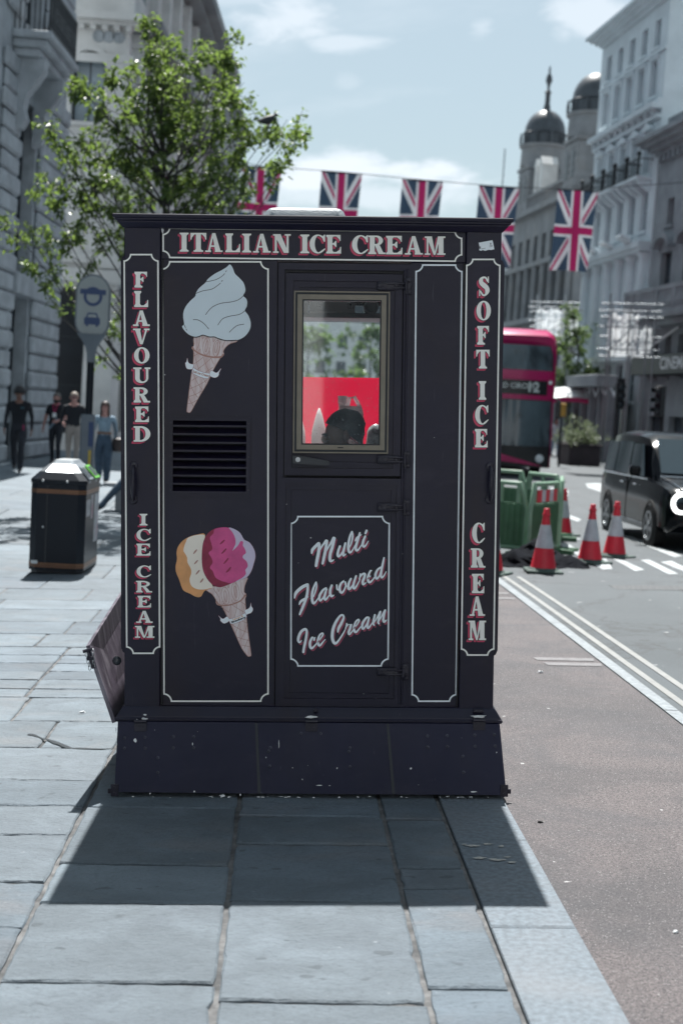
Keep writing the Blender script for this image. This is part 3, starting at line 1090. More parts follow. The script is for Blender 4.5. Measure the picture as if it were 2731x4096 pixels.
# ventilation grille
vx0, vx1, vz0, vz1 = rect_u(388, 957, 575, 1140, .02)
gr = part('vent_frame', mitre(vx0, vx1, vz0, vz1, .019, .013, .0225), MK, kiosk)
sx0, sx1, sz0, sz1 = rect_u(396, 964, 566, 1135, .02)
part('vent_backing', MB().box(sx0, sx1, .0900, .0915, sz0, sz1), MKd, kiosk)  # near-black sheet stands in for the shade between the slats
n = 9
for k in range(n):
    za = sz0 + (sz1 - sz0) * (k + .06) / n
    zb2 = sz0 + (sz1 - sz0) * (k + .94) / n
    mb = MB()
    h = zb2 - za
    mb.prism([(.050, zb2), (.022, za + h * .36), (.010, za + h * .33), (.009, za + h * .08), (.013, za + h * .08), (.014, za + h * .25), (.026, za + h * .27), (.054, zb2 - .003)], sx0 + .001, sx1 - .001, 'YZ')
    part('slat', mb, MK, gr)
for (kx, kz) in [(a, b_) for a in (vx0 + .009, vx1 - .009) for b_ in (vz0 + .03, (vz0 + vz1) / 2, vz1 - .03)]:
    part('screw', MB().cyl((kx, .010, kz), (kx, .014, kz), .004, 8), M_hw, gr)

# ---- flap on the left side, hinged open with its chain
def KW(px, py, yl):
    x, z = K(px, py, yl)
    return Vector((x, yl, z))


nb, nt = KW(450, 2893, .02), KW(345, 2585, .02)
fb = Vector((nb.x + .005, 1.45, nb.z + .02))
ft = KW(497, 2345, 1.10)
dirn = (nt - nb).normalized()
nrm = (fb - nb).cross(nt - nb).normalized() * .018
mb = MB()
mb.hexa([nb, fb, fb + nrm, nb + nrm, nt, ft, ft + nrm, nt + nrm])
M_flap = pbr('scuffed_flap_paint', (.100, .085, .112), .40, var=.3, scale=9, stretch=(1, 1, .12), bump=.3, bscale=120, tint=(.34, .32, .36), tintamt=.6, tintscale=14)
flap = part('side_flap', mb, M_flap, kiosk, label='scuffed side flap folded open on a chain')
p0 = KW(352, 2600, .01)
mb = MB().tube([p0 + Vector((0, -.008, .004)), p0 + Vector((.017, -.010, -.045)), p0 + Vector((.030, -.012, -.085))], .010, 8)
mb.cyl(p0 + Vector((-.020, -.012, -.006)), p0 + Vector((.024, -.012, .008)), .008, 8)
mb.cyl(p0 + Vector((.0, -.012, -.040)), p0 + Vector((.030, -.016, -.034)), .009, 8)
part('flap_bolt', mb, M_hw, flap, smooth=50)
mb = MB()
for (a, b_) in ((Vector((-.006, -.016, -.012)), Vector((.014, -.018, -.090))), (Vector((.026, -.014, .004)), Vector((.030, -.018, -.080)))):
    for k in range(5):
        c = p0 + a.lerp(b_, (k + .5) / 5)
        L = (b_ - a).length / 5 * .68
        ring = []
        for q in range(10):
            an = q * 2 * math.pi / 10
            w_ = .0058 * math.cos(an)
            h_ = L * math.sin(an)
            ring.append(c + (Vector((w_, 0, h_)) if k % 2 == 0 else Vector((w_ * .35, w_, h_))))
        mb.tube(ring + [ring[0]], .0018, 5, cap=False)
part('chain', mb, M_steel, flap, smooth=60)
c = KW(468, 2643, .12)
mb = MB().lathe([(.0, .016), (.010, .0155), (.019, .011), (.022, .003), (.022, -.004), (.012, -.02)][::-1], 20)
mb.xform(Matrix.Translation(c) @ Matrix.Rotation(R_(90), 4, 'X'))
part('round_lamp', mb, pbr('smoked_lens', (.05, .06, .07), .15, var=.1), kiosk, smooth=60)


# ================================================================== painted decoration (flat paint on the panels)
def sheet(name, loops_list, fmap, yl, lift, mats, parent, dz=1.2e-5, label=None):
    """flat painted shape: pieces = [[outer, hole..], ...] in survey units"""
    mb = MB()
    for i, loops in enumerate(loops_list):
        y = yl - lift - dz * i
        flat = [p for l in loops for p in l]
        tr = tessellate_polygon([[Vector((p[0], p[1], 0)) for p in l] for l in loops])
        vs = []
        for p in flat:
            x, z = K(*fmap(p[0], p[1]), yl)
            vs.append((x, y, z))
        fs = []
        for a, b_, c_ in tr:
            A, B, C_ = vs[a], vs[b_], vs[c_]
            if abs((B[0] - A[0]) * (C_[2] - A[2]) - (B[2] - A[2]) * (C_[0] - A[0])) < 1e-12:
                continue
            up = (B[0] - A[0]) * (C_[2] - A[2]) - (B[2] - A[2]) * (C_[0] - A[0])
            fs.append((a, b_, c_) if up > 0 else (a, c_, b_))
        mb.add(vs, fs)
    return part(name, mb, mats, parent, fixn=False, label=label)


ID = lambda x, y: (x, y)


def offs(loop, d):
    """grow a loop by d (sign follows orientation: outer loops grow, holes shrink)"""
    A = sum(loop[i][0] * loop[(i + 1) % len(loop)][1] - loop[(i + 1) % len(loop)][0] * loop[i][1] for i in range(len(loop)))
    sg = 1 if A > 0 else -1
    out = []
    n = len(loop)
    for i in range(n):
        a, p, b_ = loop[i - 1], loop[i], loop[(i + 1) % n]
        e1 = (p[0] - a[0], p[1] - a[1])
        e2 = (b_[0] - p[0], b_[1] - p[1])
        l1, l2 = math.hypot(*e1) or 1e-9, math.hypot(*e2) or 1e-9
        n1 = (e1[1] / l1, -e1[0] / l1)
        n2 = (e2[1] / l2, -e2[0] / l2)
        bx, by = n1[0] + n2[0], n1[1] + n2[1]
        bl = math.hypot(bx, by)
        if bl < 1e-6:
            bx, by, bl = n1[0], n1[1], 1
        c_ = max(.45, (bx * n1[0] + by * n1[1]) / bl)
        out.append((p[0] + sg * bx / bl * d / c_, p[1] + sg * by / bl * d / c_))
    return out


def grow(pieces, d):
    return [[offs(l[0], d)] + [offs(h, -d) for h in l[1:]] for l in pieces]


def shade(name, pieces, fmap, yl, sh, y_f, y_b, mat, parent):
    """block shade: the letter swept sideways, as a shallow sheared slab"""
    mb = MB()
    for i, loops in enumerate(pieces):
        flat = [p for l in loops for p in l]
        tr = tessellate_polygon([[Vector((p[0], p[1], 0)) for p in l] for l in loops])
        n = len(flat)
        e = 1.2e-5 * i
        va, vb = [], []
        for p in flat:
            q = fmap(p[0], p[1])
            x, z = K(q[0] + sh[0] * .12, q[1] + sh[1] * .12, yl)
            va.append((x, yl - y_f - e, z))
            x, z = K(q[0] + sh[0], q[1] + sh[1], yl)
            vb.append((x, yl - y_b - e, z))
        f = [tuple(t_) for t_ in tr] + [tuple(j + n for j in reversed(t_)) for t_ in tr]
        o = 0
        for l in loops:
            for j in range(len(l)):
                k = (j + 1) % len(l)
                f.append((o + j, o + k, n + o + k, n + o + j))
            o += len(l)
        mb.add(va + vb, f)
    return part(name, mb, mat, parent)


def arc(cx, cy, rx, ry, a0, a1, n=14):
    return [(cx + rx * math.cos(R_(a0 + (a1 - a0) * k / n)), cy + ry * math.sin(R_(a0 + (a1 - a0) * k / n))) for k in range(n + 1)]


def glyph(ch, x0, y0, x1, y1, s, t, th):
    """bold bracketed slab-serif capital in the box, y down (survey px)"""
    W_, H = x1 - x0, y1 - y0
    o = .09 * W_
    P = []

    def rect(a, b_, c_, d_):
        P.append([[(a, c_), (b_, c_), (b_, d_), (a, d_)]])

    def pl(*p):
        P.append([list(p)])

    def foot(c_, w_, top=False, half=None):
        """serif slab with little brackets; c_ centre of stem w_ wide"""
        br = min(t * .9, w_ * .35)
        y0_, y1_ = (0, t) if not top else (H, H - t)
        sg = 1 if not top else -1
        pl((c_ - w_ / 2 - br, y1_ - sg * t * .3), (c_ + w_ / 2 + br, y1_ - sg * t * .3), (c_ + w_ / 2 - .2, y1_ + sg * br), (c_ - w_ / 2 + .2, y1_ + sg * br))

    if ch == 'I':
        rect(W_ / 2 - s / 2, W_ / 2 + s / 2, 0, H); rect(0, W_, 0, t); rect(0, W_, H - t, H); foot(W_ / 2, s); foot(W_ / 2, s, True)
    elif ch == 'T':
        rect(W_ / 2 - s / 2, W_ / 2 + s / 2, 0, H); rect(.20 * W_, .80 * W_, 0, t); rect(0, W_, H - t, H); foot(W_ / 2, s)
        pl((0, H), (0, H - .36 * H), (.06 * W_, H - .36 * H), (.10 * W_, H - .24 * H), (.26 * W_, H - t)); pl((W_, H), (.74 * W_, H - t), (.90 * W_, H - .24 * H), (.94 * W_, H - .36 * H), (W_, H - .36 * H))
    elif ch in 'EFL':
        rect(o, o + s, 0, H)
        foot(o + s / 2, s); foot(o + s / 2, s, True)
        if ch == 'L':
            rect(0, 2 * o + s, H - t, H)
        else:
            rect(0, .95 * W_, H - t, H)
            pl((.96 * W_, H), (.68 * W_, H - t), (.86 * W_, H - .22 * H), (.90 * W_, H - .32 * H), (.96 * W_, H - .32 * H))
            m_ = .52 * H
            rect(o + s, .62 * W_, m_ - t / 2, m_ + t / 2)
            pl((.50 * W_, m_ - t * .45), (.62 * W_, m_ - .16 * H), (.69 * W_, m_ - .17 * H), (.69 * W_, m_ + .17 * H), (.62 * W_, m_ + .16 * H), (.50 * W_, m_ + t * .45))
        if ch == 'F':
            rect(0, 2 * o + s + .08 * W_, 0, t)
        else:
            rect(0, W_ * .98, 0, t)
            hh = .36 * H if ch == 'E' else .44 * H
            pl((W_, 0), (W_, hh), (.94 * W_, hh), (.90 * W_, hh * .6), (.68 * W_, t))
    elif ch == 'A':
        pl((.40 * W_, H), (.58 * W_, H), (.90 * W_, 0), (.90 * W_ - s * 1.12, 0)); pl((.40 * W_, H), (.50 * W_, H * .97), (.15 * W_ + th, 0), (.13 * W_, 0))
        rect(.25 * W_, .72 * W_, .27 * H, .27 * H + t); rect(0, .33 * W_, 0, t); rect(.55 * W_, W_, 0, t)
    elif ch == 'V':
        pl((.09 * W_, H), (.09 * W_ + s * 1.12, H), (.58 * W_, 0), (.42 * W_, 0)); pl((.88 * W_ - th, H), (.88 * W_, H), (.58 * W_, 0), (.50 * W_, .04 * H))
        rect(0, .46 * W_, H - t, H); rect(.66 * W_, W_, H - t, H)
    elif ch == 'N':
        rect(.10 * W_, .10 * W_ + th * 1.1, 0, H); rect(.88 * W_ - th * 1.1, .88 * W_, 0, H); pl((.05 * W_, H), (.05 * W_ + s * 1.35, H), (.88 * W_, 0), (.88 * W_ - s * .95, 0))
        rect(0, .30 * W_, H - t, H); rect(0, .32 * W_, 0, t); rect(.66 * W_, W_, H - t, H)
    elif ch == 'M':
        rect(.09 * W_, .09 * W_ + th, 0, H); rect(.91 * W_ - s, .91 * W_, 0, H); pl((.08 * W_, H), (.08 * W_ + s * 1.1, H), (.52 * W_, 0), (.43 * W_, 0))
        pl((.91 * W_ - s - th * .3, H), (.91 * W_ - s * .6, H), (.52 * W_, 0), (.46 * W_, .02 * H))
        rect(0, .26 * W_, H - t, H); rect(0, .27 * W_, 0, t); rect(.78 * W_, W_, H - t, H); rect(.60 * W_, W_, 0, t)
    elif ch == 'R':
        rect(o, o + s, 0, H); rect(0, o + s, H - t, H); rect(0, 2 * o + s, 0, t); foot(o + s / 2, s)
        xc = o + s + .08 * W_
        out = [(o + s * .6, H)] + arc(xc, .73 * H, .86 * W_ - xc, .27 * H, 90, -90) + [(o + s * .6, .46 * H)]
        inn = [(o + s * .6, .46 * H + t)] + arc(xc, .73 * H, max(3, .86 * W_ - xc - s * .88), .27 * H - t, -90, 90) + [(o + s * .6, H - t)]
        P.append([out + inn])
        pl((.38 * W_, .50 * H), (.38 * W_ + s * .95, .50 * H), (.92 * W_, 0), (.92 * W_ - s * 1.1, 0)); rect(.62 * W_, W_, 0, t)
    elif ch == 'D':
        rect(o, o + s, 0, H); rect(0, o + s, H - t, H); rect(0, o + s, 0, t)
        xc = .42 * W_
        out = [(o + s * .6, H)] + arc(xc, .5 * H, W_ - xc, .5 * H, 90, -90, 18) + [(o + s * .6, 0)]
        inn = [(o + s * .6, t)] + arc(xc, .5 * H, W_ - xc - s * 1.02, .5 * H - t, -90, 90, 18) + [(o + s * .6, H - t)]
        P.append([out + inn])
    elif ch == 'O':
        P.append([arc(W_ / 2, H / 2, W_ / 2, H * .51, 0, 345, 23), arc(W_ / 2, H / 2, W_ / 2 - s, H * .51 - t * .85, 0, 345, 23)])
    elif ch == 'C':
        out = arc(.52 * W_, .5 * H, .52 * W_, .51 * H, 48, 318, 24)
        inn = arc(.56 * W_, .5 * H, .56 * W_ - s * 1.05, .51 * H - t * .8, 300, 62, 20)
        P.append([out + [(W_, .24 * H), (.95 * W_, .27 * H)] + inn])
        pl((.88 * W_, .62 * H), (.97 * W_, .62 * H), (.97 * W_, H * 1.0), (.91 * W_, H * 1.0), (.80 * W_, .90 * H), (.62 * W_, .97 * H), (.66 * W_, .92 * H), (.80 * W_, .80 * H))
    elif ch == 'U':
        rect(.10 * W_, .10 * W_ + s, .3 * H, H); rect(.88 * W_ - th * 1.2, .88 * W_, .3 * H, H)
        out = arc(.49 * W_, .32 * H, .39 * W_, .33 * H, 180, 360, 16)
        a, b_ = .10 * W_ + s, .88 * W_ - th * 1.2
        inn = arc((a + b_) / 2, .32 * H, (b_ - a) / 2, .32 * H - t * .9, 360, 180, 16)
        P.append([out + inn])
        rect(0, .20 * W_ + s, H - t, H); rect(.66 * W_, W_, H - t, H)
    elif ch == 'S':
        sp = [(.84, .74), (.66, .93), (.42, .945), (.24, .84), (.26, .68), (.50, .55), (.74, .42), (.80, .25), (.64, .075), (.40, .06), (.16, .27)]
        P.append([ribbon([(a * W_, b_ * H) for a, b_ in sp], [th * .9, th, th * 1.1, s * .85, s * 1.0, s * 1.12, s * 1.05, s * .95, th * 1.15, th * 1.0, th * .8], 4, 0)])
        rect(.84 * W_, .94 * W_, .68 * H, H); rect(.05 * W_, .15 * W_, 0, .34 * H)
    return [[[(x0 + p[0], y1 - p[1]) for p in l] for l in q] for q in P]


def put_letter(ch, box, s, t, th, yl, sh=(-7.5, 7.5)):
    P = glyph(ch, *box, s, t, th)
    L = sheet('painted_letter', P, ID, yl, .0030, M_cream, kiosk)
    sheet('letter_outline', grow(P, 2.2), ID, yl, .0024, M_black, L)
    shade('letter_shade', P, ID, yl, sh, .0020, .0005, M_pink, L)


zA, zB2 = Z(400, 780, 2.24), Z(1080, 780, 2.1)
zC = Z(1600, 780, 2.1)
top = [('I', 719.6, 755), ('T', 762.5, 826), ('A', 822, 891), ('L', 902, 961), ('I', 969, 1005), ('A', 1012.5, 1083), ('N', 1092, 1163), ('I', 1201, 1237), ('C', 1238, 1302), ('E', 1304, 1364),
       ('C', 1407, 1473), ('R', 1472, 1541), ('E', 1543, 1608.5), ('A', 1618, 1690), ('M', 1697.6, 1780)]
for ch, a, b_ in top:
    f = (a - 719) / (1780 - 719)
    y0, y1 = 931 + f * 16, 1007 + f * 14
    put_letter(ch, (a, y0, b_, y1), 20, 6.5, 7.5, .018)
zL = Z(0, 800, 2.24)
zL2 = Z(0, 1450, 2.24)
zL3 = Z(0, 2300, 2.24)
for ch, f, a, b_, c_, d_, s in [('F', zL, 1208, 1325, 643, 785, 18), ('L', zL, 1205, 1330, 815, 960, 18), ('A', zL, 1195, 1345, 990, 1130, 19), ('V', zL, 1195, 1343, 1152, 1293, 19),
                                ('O', zL, 1203, 1343, 1320, 1465, 18), ('U', zL, 1197, 1350, 1500, 1640, 19), ('R', zL, 1200, 1347, 1678, 1815, 18), ('E', zL, 1213, 1337, 1850, 1990, 18),
                                ('D', zL2, 1200, 1350, 570, 710, 19), ('I', zL2, 1253, 1323, 1355, 1460, 15), ('C', zL2, 1225, 1357, 1490, 1598, 15), ('E', zL2, 1225, 1351, 1622, 1730, 15),
                                ('C', zL2, 1226, 1359, 1818, 1925, 15), ('R', zL2, 1222, 1366, 1955, 2060, 15), ('E', zL3, 1235, 1356, 185, 290, 15), ('A', zL3, 1222, 1370, 320, 428, 16), ('M', zL3, 1212, 1386, 455, 562, 17)]:
    p, q = f(a, c_), f(b_, d_)
    big = q[1] - p[1] > 55
    put_letter(ch, (p[0], p[1], q[0], q[1]), s, 7 if big else 5.6, 8 if big else 6.5, 0.0, (-8, 8) if big else (-7, 6.5))
zR2 = Z(1600, 1750, 1.96)
for ch, f, a, b_, c_, d_ in [('S', zC, 656, 748, 685, 850), ('O', zC, 638, 760, 890, 1053), ('F', zC, 645, 747, 1100, 1258), ('T', zC, 636, 749, 1300, 1458), ('I', zC, 658, 720, 1563, 1720),
                             ('C', zC, 627, 741, 1765, 1928), ('E', zC, 626, 732, 1965, 2120), ('C', zR2, 561, 663, 668, 828), ('R', zR2, 552, 666, 868, 1020), ('E', zR2, 561, 657, 1068, 1220),
                             ('A', zR2, 542, 663, 1245, 1398), ('M', zR2, 534, 671, 1435, 1588)]:
    p, q = f(a, c_), f(b_, d_)
    put_letter(ch, (p[0], p[1], q[0], q[1]), 18, 7, 7.5, 0.0, (-8, 8))


# ---- pinstripe borders with scooped corners
def border(u0, v0, u1, v1, yl, r=16, w=3.6, top_in=0.0, wm=0, bot_in=0, mat=None):
    """rectangle in photo units (u); r = scoop radius, *_in = lean of the lower corners"""
    def corner_loop(d):
        a0, b0, a1, b1 = u0 + d, v0 + d, u1 - d, v1 - d
        rr = r
        pts = []
        # clockwise from top-left, concave scoops centred on the outer corners
        def sc(cx, cy, s0, s1):
            return [(cx + (rr + d) * math.cos(R_(s0 + (s1 - s0) * k / 8)), cy + (rr + d) * math.sin(R_(s0 + (s1 - s0) * k / 8))) for k in range(9)]
        e = .8
        pts += [(a0, v0 + rr + d * .9)] if False else []
        tl = sc(u0, v0, 90, 0)
        tr = sc(u1, v0, 180, 90)
        br = sc(u1, v1, 270, 180)
        bl = sc(u0, v1, 360, 270)
        tl = [(max(p[0], a0), max(p[1], b0)) for p in tl]
        tr = [(min(p[0], a1), max(p[1], b0)) for p in tr]
        br = [(min(p[0], a1), min(p[1], b1)) for p in br]
        bl = [(max(p[0], a0), min(p[1], b1)) for p in bl]
        return tl + tr + br + bl
    out, inn = corner_loop(0), corner_loop(w)

    def lean(p):
        f = (p[1] - v0) / (v1 - v0)
        return ((p[0] + (top_in * f if p[0] < (u0 + u1) / 2 else bot_in * f)) * UU, (p[1] + (wm * (p[0] - u0) / (u1 - u0))) * UU)
    mb = MB()
    n = len(out)
    vs = []
    for p in out + inn:
        x, z = K(*lean(p), yl)
        vs.append((x, yl - .0016, z))
    mb.add(vs, [(i, (i + 1) % n, n + (i + 1) % n, n + i) for i in range(n)])
    b = part('painted_border', mb, mat or M_cream, kiosk)
    # hairline dark edge
    o2, i2 = corner_loop(-.9), corner_loop(w + .9)
    mb = MB()
    vs = []
    for p in o2 + i2:
        x, z = K(*lean(p), yl)
        vs.append((x, yl - .0009, z))
    mb.add(vs, [(i, (i + 1) % n, n + (i + 1) % n, n + i) for i in range(n)])
    part('border_edge', mb, M_black, b)


border(373.5, 522, 1061, 593, .018, r=15, wm=9, top_in=0, bot_in=0)
border(371.5, 599.5, 617.5, 1612, .022, r=17, top_in=4, bot_in=0)
border(953.5, 607, 1062, 1612, .022, r=15, top_in=-9.5, bot_in=-14.0, mat=M_cold)
border(284, 583, 365, 1502, 0, r=15, top_in=6, bot_in=4)
border(1069.5, 594, 1149, 1506, 0, r=14, top_in=-12.5, bot_in=-14.5)
border(666.5, 1184.5, 895.5, 1531, .019, r=16, top_in=0, bot_in=-3, mat=M_cold)

# ---- brush script on the lower door
sA, sB = Z(1150, 2080, 1568 / 420), Z(1150, 2360, 1568 / 420)
B_ = lambda *p: ('B', p)
script = []
def scr(f, *strokes):
    script.append((f, strokes))
T_ = 20
scr(sA, ([(362, 492), (372, 445), (410, 400), (462, 348)], [30, 46, 48, 44]), ([(468, 350), (474, 400), (462, 490), (442, 590), (426, 682)], [44, 48, 50, 50, 44]),
    ([(470, 480), (515, 390), (575, 308)], [18, 26, 40]), ([(586, 312), (572, 420), (545, 550), (524, 648)], [42, 46, 46, 38]), ([(575, 470), (630, 370), (688, 268)], [18, 28, 44]),
    ([(698, 272), (668, 400), (636, 510), (632, 590), (652, 612), (690, 580), (742, 480)], [44, 48, 48, 46, 40, 26, 14]))
scr(sA, ([(782, 392), (758, 455), (748, 520), (766, 542), (800, 505), (838, 430)], [36, 38, 40, 36, 24, 16]), ([(862, 345), (842, 430), (826, 500), (838, 530), (872, 495), (905, 450)], [32, 40, 40, 34, 24, 14]))
scr(sA, ([(915, 425), (950, 350), (972, 240), (962, 172)], [16, 22, 26, 24]), ([(958, 175), (930, 250), (908, 360), (910, 450), (930, 484), (965, 455), (1012, 365)], [26, 36, 40, 42, 36, 24, 14]))
scr(sA, ([(1078, 192), (1052, 280), (1022, 380), (1018, 435), (1038, 455), (1072, 420), (1115, 345)], [28, 40, 40, 40, 34, 24, 14]), ([(1008, 310), (1040, 262), (1100, 218)], [20, 34, 14]))
scr(sA, ([(1158, 242), (1130, 310), (1120, 370), (1140, 398), (1170, 372), (1203, 315)], [32, 40, 42, 34, 24, 14]), ([(1178, 158), (1162, 198)], [36, 34]))
scr(sB, ([(105, 118), (122, 50), (165, 0), (230, -50), (298, -82)], [22, 46, 50, 50, 44]), ([(300, -80), (300, 0), (286, 90), (252, 190), (215, 285), (182, 362)], [40, 40, 42, 44, 42, 30]),
    ([(176, 212), (200, 168), (260, 130), (310, 102)], [22, 38, 36, 12]))
scr(sB, ([(428, -118), (434, -60), (416, 20), (388, 100)], [20, 24, 24, 18]), ([(424, -118), (384, -20), (366, 70), (370, 160), (390, 198), (422, 172), (468, 100)], [24, 36, 42, 42, 38, 26, 14]))
scr(sB, ([(575, -32), (530, 0), (482, 75), (474, 132), (494, 156), (528, 115), (572, 30), (588, -15)], [26, 34, 40, 38, 32, 22, 20, 20]), ([(580, -12), (560, 60), (550, 118), (566, 144), (600, 108), (632, 55)], [30, 38, 38, 34, 24, 14]))
scr(sB, ([(660, -70), (638, -5), (636, 60), (660, 92), (698, 50), (728, -30), (736, -95)], [34, 40, 42, 38, 26, 24, 26]), ([(734, -75), (742, -10), (780, -5)], [26, 26, 12]))
scr(sA, ([(850, 905), (800, 945), (776, 1010), (786, 1068), (815, 1082), (848, 1035), (868, 970), (855, 908)], [28, 34, 40, 40, 34, 26, 26, 26]), ([(858, 925), (870, 985), (912, 975)], [20, 20, 10]))
scr(sA, ([(945, 876), (915, 940), (906, 1008), (926, 1030), (965, 980), (1005, 900)], [32, 38, 42, 36, 24, 16]), ([(1022, 835), (988, 940), (980, 1000), (1000, 1020), (1040, 965), (1082, 880)], [30, 38, 40, 34, 24, 14]))
scr(sA, ([(1086, 805), (1072, 885)], [24, 20]), ([(1068, 880), (1108, 815), (1150, 802), (1146, 850), (1122, 915), (1126, 958), (1155, 945), (1195, 880)], [18, 28, 36, 40, 40, 36, 24, 14]))
scr(sA, ([(1196, 880), (1240, 825), (1272, 765), (1264, 738), (1228, 772), (1200, 850), (1204, 912), (1230, 928), (1275, 885), (1315, 820)], [16, 20, 26, 26, 30, 38, 40, 34, 24, 14]))
scr(sA, ([(1388, 706), (1340, 745), (1312, 810), (1316, 862), (1340, 872), (1370, 825), (1396, 745)], [28, 34, 40, 38, 32, 22, 20]), ([(1438, 562), (1420, 650), (1398, 760), (1392, 835), (1410, 858), (1440, 825), (1470, 768)], [24, 34, 38, 38, 32, 22, 12]))
scr(sB, ([(208, 752), (182, 782), (160, 752), (170, 690), (205, 620), (258, 584), (284, 605), (284, 660), (266, 770), (246, 860), (236, 926)], [14, 28, 40, 44, 44, 40, 38, 38, 40, 40, 36]))
scr(sB, ([(395, 745), (404, 690), (372, 704), (338, 770), (336, 838), (360, 868), (400, 835), (448, 775)], [30, 30, 34, 40, 42, 38, 26, 14]))
scr(sB, ([(445, 790), (490, 728), (528, 665), (516, 644), (478, 675), (457, 740), (458, 806), (482, 828), (520, 785), (562, 735)], [16, 20, 26, 26, 30, 38, 40, 34, 24, 12]))
scr(sB, ([(750, 625), (762, 570), (800, 500), (836, 415), (822, 372), (780, 390), (722, 475), (680, 580), (666, 695), (684, 772), (716, 795), (760, 755), (828, 650), (864, 580)],
         [24, 42, 44, 34, 30, 34, 42, 46, 48, 46, 40, 30, 24, 14]))
scr(sB, ([(882, 500), (866, 575)], [24, 20]), ([(862, 570), (908, 505), (944, 498), (936, 560), (912, 625), (920, 658), (950, 635), (988, 580)], [18, 28, 36, 40, 40, 36, 24, 14]))
scr(sB, ([(985, 580), (1030, 525), (1066, 460), (1052, 440), (1014, 480), (992, 550), (994, 605), (1020, 628), (1062, 585), (1108, 520)], [16, 20, 26, 26, 30, 38, 40, 34, 24, 14]))
scr(sB, ([(1214, 394), (1170, 420), (1122, 490), (1112, 555), (1132, 578), (1166, 530), (1206, 450), (1222, 405)], [26, 34, 40, 38, 32, 22, 20, 20]), ([(1214, 420), (1196, 490), (1188, 545), (1205, 565), (1240, 525), (1272, 470)], [28, 36, 38, 34, 24, 14]))
scr(sB, ([(1302, 372), (1284, 445), (1278, 500), (1290, 522)], [32, 36, 34, 26]), ([(1296, 480), (1345, 390), (1378, 328)], [16, 22, 30]), ([(1384, 322), (1362, 410), (1352, 480), (1362, 502)], [30, 36, 34, 26]),
    ([(1366, 460), (1410, 375), (1450, 302)], [16, 22, 28]), ([(1456, 300), (1436, 380), (1428, 450), (1446, 474), (1484, 425)], [30, 36, 38, 34, 14]))
for f, strokes in script:
    P = [[ribbon(p, [w * .97 for w in ws], 5, 5)] for p, ws in strokes]
    L = sheet('painted_letter', P, f, .019, .0030, M_cold, kiosk)
    sheet('letter_outline', [[ribbon(p, [w + 13 for w in ws], 5, 5)] for p, ws in strokes], f, .019, .0024, M_black, L)
    sheet('letter_shade', [[ribbon([(a + 18, b_ + 26) for a, b_ in p], [w * .97 for w in ws], 5, 5)] for p, ws in strokes], f, .019, .0012, M_dpink, L)

# ---- painted cornets
M_soft = pbr('pale_ice_white', (.66, .76, .82), .5, var=.04)
m, t, b = newmat('painted_wafer')
tcn = t.node('ShaderNodeTexCoord')
c = t.mix(t.smooth(t.noise(t.mapping(tcn.outputs['Object'], scale=(1, 1, .12), rot=(0, R_(14), 0)), 70, 4, 0.6), .3, .7), (.60, .44, .43, 1), (.76, .69, .70, 1))
t.put(b.inputs['Base Color'], c)
b.inputs['Roughness'].default_value = .5
M_wafer = m
M_wline = pbr('wafer_line_paint', (.44, .235, .195), .5, var=.1)
M_orange = pbr('painted_orange', (.74, .36, .145), .5, var=.1, scale=20)
M_lemon = pbr('painted_cream', (.88, .81, .71), .5, var=.05)
M_cherry = pbr('painted_cherry', (.28, .018, .062), .5, var=.2, scale=25)
M_straw = pbr('painted_strawberry', (.64, .085, .27), .5, var=.14, scale=14)
M_lilac = pbr('painted_lilac', (.62, .56, .72), .5, var=.05)
yp = .022
softpts = [(1165, 623), (1190, 655), (1210, 705), (1250, 745), (1285, 785), (1302, 835), (1300, 870), (1284, 902), (1310, 930), (1320, 960), (1315, 1000), (1300, 1037), (1330, 1080), (1350, 1140), (1345, 1200), (1310, 1255), (1260, 1290), (1200, 1305),
           (1130, 1303), (1080, 1295), (1050, 1280), (1020, 1270), (980, 1270), (920, 1255), (880, 1268), (830, 1268), (790, 1245), (755, 1210), (738, 1178), (755, 1158), (748, 1100), (750, 1050), (770, 1000), (810, 950), (855, 908),
           (862, 878), (890, 835), (945, 787), (970, 752), (1030, 706), (1090, 675), (1135, 647)]
sc_ = smoothpts(softpts, 4, True)
c1 = part_c1 = None


def wafer(f, outline, edge_w, name='painted_cornet'):
    o = smoothpts(outline, 2, True)
    w = sheet(name, [[o]], f, yp, .0012, M_wafer, kiosk)
    sheet('cornet_edge', [[ribbon(outline + [outline[0]], edge_w, 2, 0)]], f, yp, .0015, M_wline, w)
    return w


